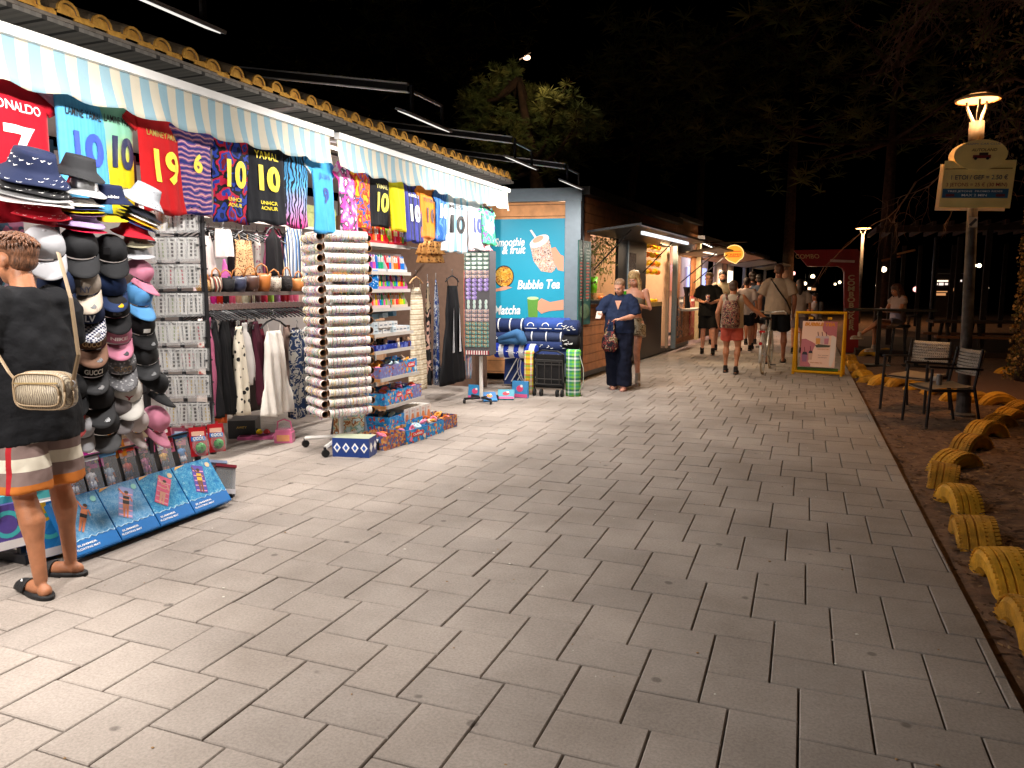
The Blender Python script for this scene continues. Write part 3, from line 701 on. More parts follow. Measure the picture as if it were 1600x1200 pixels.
cap(127, 445, hatmat('a89c90'), 'beige cap embroidered with two letters and with a lighter brim', w=58, txt='NY', tm=T('4a4e62'), th=.55, brim=hatmat('cfc0b0'), tagcol=BK, sticker=SILV)
cap(172, 448, hatmat('24365e'), 'navy cap with a round yellow sticker on its brim', w=50, sticker=GOLDS)
cap(213, 465, hatmat('5c9cd6'), 'sky blue cap on the right of the rack', w=46, yaw=20)
cap(92, 492, hatmat('2a2b2e'), 'black cap half hidden behind the boy\'s shoulder, under the navy one', w=52)
cap(134, 490, NAVY, 'navy cap with two silver letters and a monogram brim', w=56, txt='LV', tm=T('cfd2da'), th=.6, brim=LOGOP, sticker=SILV)
cap(177, 482, hatmat('1d1d20'), 'black cap in the third column above the pink cap', w=50, txt='B', tm=T('3c3c40'))
cap(218, 510, hatmat('1a1a1d'), 'black cap with a small white rider emblem at the right edge', w=46, yaw=12, txt='i', tm=WT, sticker=SILV)
cap(138, 530, hatmat('5a4032'), 'brown cap with big gold letters', w=54, txt='GUCCI', tm=T('b89a6c'), th=.5, brim=hatmat('9a7460'), sticker=SILV)
cap(180, 522, PNK, 'pink cap with a small white tick and a dark sticker', w=50, txt='NIKE', tm=WT, th=.35, sticker=T('303038'))
cap(141, 573, BLK, 'black cap with big pale letters, under the brown one', w=52, txt='GUCCI', tm=T('d8d4cc'), th=.5, brim=hatmat('4a4b4e'), sticker=SILV)
cap(186, 568, GGP, 'grey monogram patterned cap with brown letters in the middle of the rack', w=52, txt='GUCCI', tm=T('8a7458'), th=.5, sticker=SILV)
cap(224, 556, hatmat('3c3d40'), 'dark grey cap at the right edge under the rider cap', w=46, sticker=SILV)
cap(150, 622, BLK, 'black cap with a thin red line on the brim, low in the second column', w=54, brim=hatmat('46474a'), sticker=SILV)
cap(195, 612, hatmat('dcd9d4'), 'off white cap with a dark red bull emblem', w=52, txt='Y', tm=T('8a1c2c'), th=.45)
cap(236, 602, hatmat('222326'), 'black cap turned sideways at the right edge of the rack', w=46, yaw=60)
cap(160, 662, hatmat('2b2c2f'), 'dark cap lowest in the second column', w=52, brim=hatmat('606164'))
cap(204, 658, hatmat('cfc4c4'), 'off white cap turned sideways at the bottom of the rack', w=46, yaw=55, pitch=60)
cap(238, 658, PNK, 'pink cap turned sideways, lowest right on the rack', w=46, yaw=50, pitch=55)
cap(126, 668, WHT, 'white cap hanging low beside the boy\'s shorts', w=40, pitch=55, yaw=15)
cap(184, 640, hatmat('8a8486'), 'grey cap wedged between the bull cap and the bottom row', w=44)
cap(110, 610, hatmat('202124'), 'black cap just right of the boy\'s handbag', w=50)
cap(112, 650, hatmat('b04a4a'), 'faded red cap peeking out under the black one by the handbag', w=40)
# phone charm / bracelet card rack --------------------------------------------
rk = thing('charm_rack', 'tall dark grid rack of small clear packets between the hats and the dresses', 'rack', (-3.98, 4.1, 0))
b = MB()
for y in (-.22, -.06): b.box((-.06, y, 1.05), (.02, .02, 2.1), DKM)
for z in [.25+.1*k for k in range(19)]: b.box((-.05, -.13, z), (.012, .24, .008), DKM)
b.build('grid_panel', None, rk)
CLEAR = M('clear_plastic', 'eef0f2', rough=.1, var=0, alpha=.13, spec=.5)
CARDW = CARD('ecebe8'); packs = []
for k, (c1, wd) in enumerate((('1c1c1e', .012), ('a8505c', .008), ('b8a04a', .006), ('2a2a30', .008), ('8a9a70', .007), ('3a3034', .012))):
    b = MB(); b.box((0, 0, -.06), (.036, .0015, .125), CARDW); b.box((0, -.003, -.065), (.058, .002, .145), CLEAR)
    pm = T(c1)
    for q in range(4): b.box((0, -.0018, -.035-q*.022), (wd, .0012, .015 if k != 3 else .02), pm, (0, random.uniform(-15, 15), 0))
    b.box((0, -.0018, -.012), (.02, .0012, .006), BK)
    packs.append(b)
rows = [(327, 240, 306, 'top'), (372, 240, 306, 'second'), (414, 236, 308, 'third'), (459, 236, 314, 'fourth'), (503, 238, 318, 'fifth'), (545, 244, 322, 'sixth'), (587, 250, 324, 'seventh'), (630, 258, 328, 'lowest')]
pos0 = []; first = {}
COLN = ['black', 'red', 'gold', 'dark', 'green', 'pink']
for ri, (py, xl, xr, nm) in enumerate(rows):
    for c in range(13):
        px = xl+(xr-xl)*(c+.5)/13; g_ = c//3
        p = PX(px, py, -3.93+.028*(c % 3)+random.uniform(0, .01)); k = random.choice([0, 0, 1, 2, 3, 3, 4, 5])
        lab = 'clear packet with a white card and %s charms, %s row of the charm rack' % (COLN[k], nm)
        if k not in first:
            o = packs[k].build('charm_packet'); first[k] = o
        else: o = first[k].copy(); COL.objects.link(o)
        o.location = p; o.rotation_euler = (random.uniform(-.08, .05), random.uniform(-.06, .06), R(62+random.uniform(-14, 14))); o.scale = (1.15, 1, 1.12)
        tag(o, lab, 'packet', 'small packets hanging on the charm rack')
    b = MB()
    for c in range(5):
        p = PX(xl+(xr-xl)*(c+.5)/5, py-1, -3.9); b.tube([(-3.99-(-3.98), p.y-4.1, p.z), (.16, p.y-4.1, p.z+.004)], .003, 5, DKM)
    b.build('hook', None, rk)
# shelves and rails inside the stall ------------------------------------------
def zat(px, py, x0): return PX(px, py, x0).z
CHIP = M('shelf_edge', 'b9b4ae', rough=.5, var=.05)
zt = zat(400, 342, -4.9)
MB().box(rel((-5.45, 5.4, zt)), (.7, 4.6, .03), CHIP).build('shelf', None, st)
zs = zat(380, 459, -4.75)
MB().box(rel((-5.0, 5.6, zs)), (.5, 4.4, .035), M('dark_shelf', '6e625c', rough=.5, var=.1)).build('shelf', None, st)
MB().box(rel((-4.72, 5.6, zs-.11)), (.04, 4.4, .05), M('rail_metal', 'a08a84', rough=.3, metal=.6, var=.3, vs=60)).build('clothes_rail', None, st)
MB().tube([rel((-5.2, 3.4, zt-.10)), rel((-5.2, 9.9, zt-.10))], .012, 8, GALV).build('clothes_rail', None, st)
def hangc(px0, px1, pt, pb, x0, prof, mat, label, cat, name, rz=0, th=.06, folds=4, amp=.012, ph=0, hg=True, straps=None, group=None, nv=24, neck=0):
    p = PX((px0+px1)/2, pt, x0); q = PX((px0+px1)/2, pb, x0); W = abs(PX(px1, pt, x0).y-PX(px0, pt, x0).y)/2
    W /= max(.45, math.cos(R(rz)))
    o = thing(name, label, cat, p, R(90+rz), group); H = p.z-q.z
    st_ = straps or 0
    cloth(o, 'cloth', [(a, v*W) for a, v in prof], H-st_, mat, th, folds, amp, ph=ph, top=-st_, neck=neck, nv=nv)
    if straps:
        for s in (-1, 1): MB().tube([(s*W*.35, -.01, -st_-.01), (s*W*.42, 0, -.02)], .005, 5, mat).build('strap', None, o)
    if hg: hanger(o, min(W*.8, .2), 0)
    return o
DR = [(0, .55), (.12, .62), (.3, .5), (1, .95)]; TOP = [(0, .5), (.15, .8), (1, .85)]; SLIM = [(0, .6), (.3, .75), (1, .9)]
GU = 'clothes on the upper rail of the stall'
hangc(308, 334, 358, 430, -5.15, SLIM, FAB('d8cdc8'), 'white sleeveless top at the left end of the upper rail', 'top', 'hanging_blouse', straps=.06, group=GU)
hangc(335, 362, 358, 402, -5.1, [(0, .9), (1, 1)], FAB('e6dcd8'), 'short cream shorts clipped to a pink hanger', 'shorts', 'hanging_shorts', group=GU)
hangc(362, 396, 362, 432, -5.1, [(0, .8), (.3, .75), (1, .95)], PAT('leopard_small', 'leopard', ['6b4a2e', '1f1612', 'd2a878'], 60), 'leopard print slip dress in the middle of the upper rail', 'dress', 'hanging_dress', straps=.08, group=GU)
hangc(394, 408, 362, 434, -5.2, SLIM, PAT('pale_floral', 'spots', ['d9cfc8', 'b06a7c'], 30), 'pale floral top between the leopard dress and the black dress', 'top', 'hanging_blouse', group=GU)
hangc(406, 446, 356, 430, -5.2, SLIM, FAB('cc6f94'), 'pink dress behind the black one on the upper rail', 'dress', 'hanging_dress', group=GU)
hangc(412, 440, 356, 430, -5.02, [(0, .12), (.3, .8), (1, .9)], FAB('141316'), 'black halter dress in front of the pink one', 'dress', 'hanging_dress', folds=3, group=GU)
hangc(440, 478, 356, 434, -5.1, [(0, .7), (1, 1)], PAT('blue_stripes', 'stripes', ['31527f', 'd9dde0', '5f86b8', '1d2c4a', 'e2dcc0'], 16, axis=0), 'blue and cream vertical striped jumpsuit at the right of the upper rail', 'jumpsuit', 'hanging_jumpsuit', folds=6, group=GU)
hangc(318, 332, 366, 440, -5.35, SLIM, FAB('17171a'), 'black garment behind the white sleeveless top', 'top', 'hanging_blouse', group=GU)
hangc(352, 372, 375, 440, -5.35, SLIM, FAB('241c20'), 'dark garment behind the cream shorts', 'top', 'hanging_blouse', group=GU)
hangc(428, 474, 366, 420, -5.45, SLIM, FAB('a5a9b4'), 'grey garment behind the striped jumpsuit', 'top', 'hanging_blouse', group=GU)
hangc(526, 545, 300, 352, -5.6, SLIM, FAB('5a4a44'), 'brown cloth bag hanging deep in the stall behind the sky blue shirt', 'bag', 'cloth_bag', hg=False)
# bright clothes in the slot between shelf and rail
slotc = ['e8d0d0', 'd8248c', 'e0301c', '2a2426', 'e85a7a', 'c49a7c', 'e8e0c0', '7c5a5c', 'e43c5a', 'b4e060', 'd080c0', 'c02838', 'e86a8a', 'e8c8b8']
for i, c in enumerate(slotc):
    px = 312+i*11.8; p = PX(px, 448, -5.45)
    o = MB().grid(lambda u, v: (.03*math.sin(u*9+i), (u-.5)*.15, -v*.3), 8, 4, FAB(c)).build('folded_cloth', None, None, True, loc=p)
    sm = o.modifiers.new('s', 'SOLIDIFY'); sm.thickness = .03
    tag(o, '%s cloth seen in the slot under the bag shelf, number %s from the left' % (['pale pink', 'magenta', 'red', 'black', 'salmon', 'tan', 'cream', 'mauve', 'coral', 'lime', 'orchid', 'dark red', 'rose', 'peach'][i], ['one', 'two', 'three', 'four', 'five', 'six', 'seven', 'eight', 'nine', 'ten', 'eleven', 'twelve', 'thirteen', 'fourteen'][i]), 'cloth', 'bright clothes behind the lower rail')
# lower rail of dresses: (pxl, pxr, top, bottom, material, label, prof)
GL = 'clothes on the lower rail of the stall'
low = [(308, 318, 498, 648, PAT('pale_rose_print', 'spots', ['e2d4cc', 'b8605c'], 22), 'pale dress with small red flowers beside the charm rack'),
       (320, 330, 496, 652, FAB('b0607e'), 'dusty pink long garment'), (330, 338, 500, 655, FAB('1a191c'), 'black scarf like garment beside the dusty pink one'),
       (333, 342, 560, 662, FAB('d8602a'), 'orange garment hem showing between black dresses'), (338, 362, 494, 648, FAB('121215'), 'long plain black dress'),
       (364, 382, 510, 648, PAT('cream_black_spots', 'spots', ['e6dcc8', '1a1a1c'], 16), 'cream dress with black spots'), (376, 388, 504, 600, FAB('d9d4d0'), 'white top between the spotted dress and the brown one'),
       (386, 396, 506, 640, FAB('2b211e'), 'dark brown slip dress'), (394, 404, 502, 634, FAB('4a1a2a'), 'wine red dress just left of the white sundress')]
for i, (a, c, t_, b_, m, lb) in enumerate(low):
    hangc(a-5, c+5, t_, b_, -4.72+.02*(i % 3), SLIM, m, lb, 'dress', 'hanging_dress', rz=20, th=.09, ph=i, group=GL, amp=.02)
for i, (a, c, t_, b_, cc, lb) in enumerate(((312, 326, 502, 600, 'c9a0a8', 'pale rose'), (326, 340, 506, 640, '6a4468', 'plum'), (352, 372, 500, 646, '3a2c34', 'dusky'), (372, 390, 500, 630, 'a8586c', 'old rose'), (386, 402, 503, 642, '1f1c20', 'charcoal'), (398, 412, 506, 630, '7c2438', 'claret'), (440, 456, 508, 640, 'b89c90', 'beige'), (452, 470, 512, 650, '20263c', 'midnight blue'))):
    hangc(a-4, c+4, t_, b_, -4.84, SLIM, FAB(cc), lb+' garment in the back row of the lower rail', 'dress', 'hanging_dress', rz=15, th=.1, ph=i*2, group=GL, amp=.02, hg=False)
hangc(402, 452, 500, 648, -4.62, [(0, .45), (.12, .62), (.3, .62), (1, 1.0)], M('white_cotton', 'e6e0d8', rough=.9, var=.06), 'white strappy sundress facing the path on the lower rail', 'dress', 'hanging_dress', straps=.10, folds=5, amp=.018, group=GL, th=.1)
hangc(448, 480, 515, 652, -4.66, [(0, .6), (.2, .8), (1, 1)], PAT('navy_palms', 'camo', ['2a3f66', '2f4570', 'c6c4bc', '2a3f66', 'd2d0c8'], 13), 'navy dress with big cream leaf print at the right end of the lower rail', 'dress', 'hanging_dress', group=GL, th=.1)
for i in range(26):       # black hangers bunched on the rail
    p = PX(312+i*6.4, 500, -4.72); o = thing('clothes_hanger', 'black plastic hanger bunched with others on the lower rail', 'hanger', (p.x, p.y, zs-.14), R(90+random.uniform(-70, -35)), 'black hangers on the lower rail')
    if i == 0: hb = MB().tube([(-.17, 0, -.085), (-.08, 0, -.03), (0, 0, 0), (.08, 0, -.03), (.17, 0, -.085)], .008, 6, HANG); hm = hb.build('shoulder_bar', None, o); hk = MB().tube([(0, 0, 0), (0, 0, .03), (.014, 0, .05), (0, 0, .065)], .003, 5, GALV).build('hook', None, o)
    else:
        for q in (hm, hk): c = q.copy(); COL.objects.link(c); c.parent = o
for i in range(20):
    p = PX(308+i*8.6, 362, -5.2); o = thing('clothes_hanger', 'black plastic hanger on the upper rail', 'hanger', (p.x, p.y, zt-.115), R(90+random.uniform(-60, -20)), 'black hangers on the upper rail')
    for q in (hm, hk): c = q.copy(); COL.objects.link(c); c.parent = o
# straw and leather bags on the shelf
def bag(px, w, h, mat, label, hm_=None, yaw=0):
    p = PX(px, 457, -4.8); p.z = zs+.018; s = w/FPX*(p-EYE).dot(_fw)
    t = thing('handbag', label, 'handbag', p, R(70+yaw), 'handbags on the middle shelf')
    H = h/FPX*(p-EYE).dot(_fw)
    secs = [(0, 0, 0, s*.36, .05), (0, 0, H*.3, s*.46, .07), (0, 0, H*.8, s*.5, .05), (0, 0, H, s*.52, .02)]
    MB().oval(secs, 16, mat).build('bag_body', None, t, smooth=True)
    MB().tube([(-s*.34, -.02, H*.95), (-s*.25, -.02, H*1.35), (0, -.02, H*1.55), (s*.25, -.02, H*1.35), (s*.34, -.02, H*.95)], .007, 6, hm_ or TANL).build('handle', None, t, smooth=True)
TANL = M('tan_leather', 'b0703a', rough=.45, var=.2); STRW = PAT('straw_weave', 'check', ['c49a62', '8e6638'], 90, bump=.4)
for a in ((318, 22, 20, STRW, 'small straw handbag at the left end of the bag shelf'), (336, 24, 24, PAT('striped_bag', 'stripes', ['8a3a30', 'd8c8b0', '4a4a44'], 30), 'red and cream striped handbag'), (354, 26, 22, FAB('2b2a2c'), 'black handbag with tan handles'),
          (372, 28, 24, M('navy_leather', '2c3044', rough=.4), 'navy blue curved handbag on the shelf'), (392, 28, 26, M('dark_brown_leather', '4a3026', rough=.4), 'dark brown pointed handbag'), (410, 28, 28, M('cognac_leather', 'a8642c', rough=.4), 'cognac brown slouchy handbag'),
          (428, 26, 22, PAT('speckled_bag', 'spots', ['b8aea0', '4a443c'], 60), 'speckled grey handbag with a tan arched handle'), (447, 22, 24, M('black_fringe', '1d1a1a', rough=.9, bump=.8, bs=60), 'black fringed handbag near the roll rack'), (465, 22, 20, TANL, 'boxy tan handbag beside the roll rack')):
    bag(*a, yaw=random.uniform(-25, 25))
p = PX(349, 440, -4.9)
hangc(340, 360, 405, 445, -4.95, [(0, .2), (1, 1)], PAT('orange_pink_top', 'gradt', ['e8702a', 'e8863a', 'b85a9c'], 4), 'small orange and purple crop top behind the handbags', 'top', 'hanging_blouse', hg=False)
# boxes and bags on the top shelf
for i, (px, w_, h_, c, lb) in enumerate(((425, .2, .19, 'b8904c', 'tan basket'), (438, .16, .2, '9c7a4a', 'brown tote'), (462, .2, .24, '8a9a58', 'olive green box'), (478, .18, .26, '9aa468', 'pale green box'), (405, .18, .14, '8c6a50', 'low brown pouch'), (508, .2, .25, '96a45c', 'green carton'), (532, .2, .2, '6b4a3a', 'dark brown tote'))):
    p = PX(px, 340, -5.35); p.z = zt+.016
    t = thing('storage_box', lb+' on the top shelf behind the football shirts', 'box', p, R(90), 'boxes on the top shelf')
    mm = M('box_'+c, c, rough=.7, var=.15, bump=.3, bs=60)
    MB().box((0, 0, h_/2), (w_, .16, h_), mm).box((0, -.003, h_*.8), (w_+.006, .166, h_*.2), mm).build('carton', None, t)
# wall grid tags (small white price tags behind the shirts)
for i, (px, py) in enumerate(((277, 285), (282, 317), (378, 302))):
    p = PX(px, py, -4.6); o = MB().box((0, 0, 0), (.003, .06, .045), WT).build('price_tag', None, None, loc=p); tag(o, 'small white price tag behind the shirts, %s' % ['above the lower one by the red 19 shirt', 'beside the hem of the red 19 shirt', 'left of the plain black shirt'][i], 'tag')
# ================================================================ ROLL RACK WITH BRACELETS
q0 = G(520, 690); ztop = PY(520, 368, q0.y).z
rr = thing('bracelet_rack', 'tall white wheeled rack stacked with white rolls carrying colourful bracelets', 'rack', (-3.95, 5.80, 0), R(-34))
WG = M('white_grid', 'd9d6d2', rough=.4, var=.05)
b = MB(); S2 = .19
zb = .34
for x in (-S2, S2):
    for y in (-S2, S2): b.box((x, y, (zb+ztop)/2), (.012, .012, ztop-zb), WG)
b.box((0, 0, ztop+.004), (S2*2.2, S2*2.2, .012), WG); b.box((0, 0, zb), (S2*2, S2*2, .01), WG)
for k in range(19):
    z = zb+.02+(ztop-zb-.05)*k/18
    for s in (-1, 1): b.box((0, s*S2, z), (S2*2, .006, .006), WG).box((s*S2, 0, z), (.006, S2*2, .006), WG)
b.build('frame', None, rr)
b = MB().cyl((0, 0, .12), (0, 0, zb), .022, m=WG)
for a in range(4):
    t = R(45+90*a); b.tube([(0, 0, .12), (math.cos(t)*.36, math.sin(t)*.36, .085)], .02, 6, WG)
b.build('base', None, rr)
for a in range(4):
    t = R(45+90*a); MB().cyl((math.cos(t)*.36-.012, math.sin(t)*.36, .034), (math.cos(t)*.36+.012, math.sin(t)*.36, .034), .034, n=14, m=M('caster', '141414')).box((math.cos(t)*.36, math.sin(t)*.36, .07), (.012, .03, .04), DKM).build('wheel', None, rr)
ROLL = M('white_card_roll', 'ded9d4', rough=.7, var=.05); INN = M('roll_inside', '4a3526', rough=.9)
BRC = [M('bracelet_'+c, c, rough=.4, var=.1) for c in ('c4485a', '2f8a62', '3a5cae', 'd8b24a', '1e1e22', 'e29ab4', '7ab8b0', '8a4ab0', 'b07a5a', 'e8e8e8')]
rollm = []
for v in range(6):
    b = MB(); L_ = .40; r0 = .031
    b.lathe([(r0, -L_/2), (r0, L_/2)], n=16, m=ROLL, rot=(0, 90, 0)); b.lathe([(r0, -L_/2), (r0-.003, -L_/2)], n=16, m=TANL, rot=(0, 90, 0)); b.lathe([(r0, L_/2), (r0-.003, L_/2)], n=16, m=TANL, rot=(0, 90, 0))
    b.lathe([(r0-.003, -L_/2), (r0-.003, L_/2)], n=16, m=INN, rot=(0, 90, 0))
    nb = [34, 40, 22, 44, 36, 16][v]
    for k in range(nb):
        x = -L_/2+.02+(L_-.04)*(k+random.random()*.8)/nb; w_ = random.choice([.0012, .0018, .0022])
        if random.random() < .35: mm = ROLL
        else: mm = BRC[(v*3+random.randrange(4)) % 10]
        b.lathe([(r0, x-w_), (r0+.0025, x-w_*.5), (r0+.0025, x+w_*.5), (r0, x+w_)], n=12, m=mm, rot=(0, 90, 0))
        if random.random() < .5: b.ell((x, -r0-.003, random.uniform(-.012, .012)), (.004, .002, .004), 6, random.choice(BRC), k=4)
        if random.random() < .5: b.box((x, -r0*.6, -r0-.008), (.0022, .0022, random.uniform(.012, .026)), random.choice(BRC))
    rollm.append(b.build('roll', None, rr)); 
ms = [o.data for o in rollm]
for o in rollm: bpy.data.objects.remove(o)
for k in range(18):
    z = zb+.03+(ztop-zb-.075)*k/17
    for f in range(4):
        o = bpy.data.objects.new('roll', random.choice(ms)); COL.objects.link(o); o.parent = rr
        a = f*math.pi/2; o.rotation_euler = (0, 0, a); q = .225; o.location = (math.sin(a)*q, -math.cos(a)*q, z+.012*(f % 2))
# ================================================================ TOY SHELF RACK
sx = thing('toy_shelf_rack', 'grey metal shelf rack stacked with markers, small boxes and trays of toys', 'shelves', (-3.95, 6.35, 0), R(0))
def SL(p): return (p[0]+3.95, p[1]-6.35, p[2])
YA, YB, XF, XB = 6.26, 7.02, -3.85, -4.33
SHM = M('shelf_grey', 'a5a29e', rough=.4, metal=.3, var=.08); WOOD = M('shelf_wood_edge', 'c08a52', rough=.6, var=.2)
shz = []
for i, (py, xo) in enumerate(((402, 0), (458, 0), (491, 0), (524, 0), (571, 0), (607, .0), (648, .03), (690, .06), (0, 0))):
    if py == 0: continue
    pass
# shelf heights read on the plane of the shelf fronts
spx = [(640, 385), (640, 426), (640, 452), (640, 480), (640, 517), (640, 542), (645, 580), (650, 617), (664, 652)]
b = MB()
for (x, y) in ((XB, YA), (XB, YB)): b.box(SL((x, y, .92)), (.04, .03, 1.84), SHM)
b.box(SL((XB, (YA+YB)/2, .92)), (.012, YB-YA, 1.7), M('rack_back', '6f6c6a', var=.1)); b.build('upright', None, sx)
for i, (x, y) in enumerate(spx):
    z = PX(x, y, XF).z; shz.append(z)
    dpt = (.46, .46, .45, .45, .48, .48, .54, .60, .68)[i]
    MB().box(SL((XB+dpt/2, (YA+YB)/2, z-.012)), (dpt, YB-YA, .02), SHM).box(SL((XB+dpt, (YA+YB)/2, z-.012)), (.012, YB-YA+.01, .034), CHIP).box(SL((XB+dpt/2, YA-.002, z-.014)), (dpt-.02, .012, .03), WOOD).build('shelf', None, sx)
TOYB = PAT('toy_print_blue', 'cells', ['2a90dc', '38a0e8', '2480cc', '48b0ee', '2a90dc', 'd8503c', '38a0e8', '2a90dc', 'f0c86c', '2a90dc', '60b8f0'], 42, rough=.4, bump=.02)
TOYO = PAT('toy_print_lilac', 'cells', ['7a86c4', '8a92cc', '8a7ab8', 'c05a4a', '7a86c4', '9aa4d8', 'd8a03c', '8a92cc'], 42, rough=.4, bump=.02)
TOYN = PAT('toy_print_orange', 'cells', ['b86a4a', '5a6aa0', 'e09a4a', '8a4a6a', 'c4745a', '4a7ab0', 'e0b070'], 46, rough=.4, bump=.02)
DONUT = [M('toy_'+c, c, rough=.4, var=.1) for c in ('e8a03c', 'f0d8c0', 'e87a9a', 'd86a2a', 'c4e0e8', '8a5a3a')]
INW = CARD('cfcac2')
def tray(x, y, z, lx, ly, h, mat, label, txt=None, fill=5, rz=0, yellow=False, group='open cardboard trays of toys on the shelf rack'):
    t = thing('toy_tray', label, 'tray', (x, y, z), R(rz), group)
    b = MB(); th = .004
    for (c, d) in (((lx/2, 0, h/2), (th, ly, h)), ((-lx/2, 0, h/2+.01), (th, ly, h+.02)), ((0, ly/2, h/2), (lx-th, th, h)), ((0, -ly/2, h/2), (lx-th, th, h))): b.box(c, d, mat)
    b.box((0, 0, .003), (lx-.01, ly-.01, .004), INW); b.build('box', None, t)
    if txt:
        MB().box((lx/2+.0035, 0, h*.6), (.002, ly*.62, h*.34), RDP).build('label', None, t)
        text(txt, h*.24, WT, t, (lx/2+.0052, 0, h*.6), rot=(0, 0, 90), width=ly*.5, bold=.03)
        b = MB()
        for s in (-1, 1): b.cyl((lx/2+.0035, s*ly*.36, h*.3), (lx/2+.005, s*ly*.36, h*.3), h*.17, n=14, m=random.choice(DONUT))
        b.build('printed_circle', None, t)
    for k in range(fill):
        a = random.random()*6; c = (random.uniform(-.35, .35)*lx, random.uniform(-.4, .4)*ly, h*random.uniform(.75, 1.05))
        o = MB().lathe([(.018, -.008), (.03, -.014), (.042, 0), (.03, .014), (.018, .008), (.018, -.008)], n=14, m=random.choice(DONUT), rot=(random.uniform(-50, 50), random.uniform(-40, 40), 0)).build('toy_ring', None, None, True, loc=Matrix.Rotation(R(rz), 3, 'Z')@Vector(c)+Vector((x, y, z)))
        tag(o, 'small round toy in the '+' '.join(label.split(',')[0].split()[:11]), 'toy', 'small round toys in the cardboard trays')
    return t
RDP = T('d8242c')
NM = ['top', 'second', 'third', 'fourth', 'fifth', 'sixth', 'seventh', 'eighth', 'lowest']
MK = [M('marker_'+c, c, rough=.25, var=0) for c in ('e0283c', 'f07828', 'f0d028', '78c838', '28a878', '2878d0', '7a48b8', 'e85aa0', 'c81e28', 'e8b89a')]
def markers(zi, trayc, n, cols, h, y0, y1, label):
    z = shz[zi]+.002; x = XB+.40
    t = thing('marker_set', label, 'marker set', (x, (y0+y1)/2, z), 0, 'display boxes of pens and markers')
    L_ = y1-y0; tm = CARD(trayc)
    b = MB().box((0, 0, .014), (.07, L_, .028), tm).box((-.035, 0, h*.55), (.004, L_, h*1.1), tm)
    for s in (-1, 1): b.add([(.035, s*L_/2, 0), (-.035, s*L_/2, 0), (-.035, s*L_/2, h*1.1), (.035, s*L_/2, .04)], [(0, 1, 2, 3)], tm)
    b.build('display_box', None, t)
    for k in range(n):
        y = -L_/2+L_*(k+.5)/n; m = MK[cols[k % len(cols)]]; r = L_/n*.34
        MB().cyl((.0, y, .01), (-.004, y, h*.55), r, n=10, m=m).cyl((-.004, y, h*.55), (-.006, y, h*.85), r*.7, n=10, m=CARDW if k % 3 else m).cyl((-.006, y, h*.85), (-.007, y, h*.97), r*.6, r*.3, n=10, m=m).build('marker', None, t)
markers(0, 'd8242c', 9, [0, 0, 8, 1, 9, 0, 8, 2, 0], .17, 6.28, 6.62, 'red display box with red and orange tubes on the top shelf, nearer half')
markers(0, 'd02030', 9, [3, 3, 9, 8, 7, 8, 0, 1, 3], .17, 6.64, 7.0, 'red display box with green and red tubes on the top shelf, farther half')
markers(1, 'd8dce4', 6, [7, 6, 7, 5, 4, 4], .17, 6.28, 6.58, 'pale display box with pink and blue tubes on the second shelf')
markers(1, 'e4e6ea', 9, [0, 8, 5, 9, 1, 1, 0, 5, 5], .17, 6.6, 7.0, 'white display box with red, orange and blue brushes on the second shelf')
markers(2, 'd880c0', 8, [6, 2, 2, 4, 7, 3, 5, 4], .15, 6.42, 6.7, 'lilac display box with yellow markers on the third shelf')
markers(2, 'd46ab4', 8, [8, 3, 4, 5, 2, 1, 0, 3], .15, 6.71, 7.0, 'pink display box with rainbow markers on the third shelf')
markers(3, 'e0c8c8', 9, [7, 0, 9, 2, 7, 5, 4, 7, 3], .15, 6.3, 6.64, 'clear box of pastel pens on the fourth shelf, nearer half')
markers(3, 'dcc8b8', 9, [1, 4, 1, 9, 0, 1, 2, 2, 3], .15, 6.66, 7.0, 'clear box of orange and green pens on the fourth shelf, farther half')
# blue toy bag leaning on third shelf
t = thing('toy_bag', 'shiny blue bag of toys leaning on the third shelf beside the roll rack', 'bag', (XB+.43, 6.33, shz[2]), R(80))
MB().box((0, 0, .085), (.13, .03, .17), PAT('blue_bag_print', 'spots', ['1a74cc', 'c8e4f4'], 40, rough=.2)).build('bag_body', None, t); MB().box((0, 0, .176), (.135, .012, .016), M('bag_seal', '2a84d8', rough=.2)).build('seal', None, t)
# white boxes, fifth shelf
for i in range(9):
    y = 6.31+i*.083; lv = 2 if i < 6 else 1
    for k in range(lv):
        w_ = random.uniform(.065, .08); o = MB().box((0, 0, .028), (.16, w_, .055), CARD('e6e6e6' if i % 4 else 'cfe0ea')).box((.081, 0, .028), (.001, w_*.6, .012), T('6a7684')).build('carton', None, None, loc=(XB+.38+random.uniform(-.02, .02), y, shz[4]+.001+k*.057), rotz=random.uniform(-.08, .08))
        tag(o, 'small white carton in the %s of the pile on the fifth shelf' % ('upper layer' if k else 'lower layer'), 'box', 'white cartons on the fifth shelf')
for i in range(4):
    o = MB().box((0, 0, .03), (.2, .16, .05), CARD(['2c5a74', '8ab0c4', 'b8ccd4', '3a6a84'][i])).build('carton', None, None, loc=(XB+.22, 6.36+i*.18, shz[4]+.12+.01*i), rotz=.1*i)
    tag(o, '%s carton at the back of the fifth shelf' % ['dark teal', 'pale blue', 'icy', 'blue green'][i], 'box')
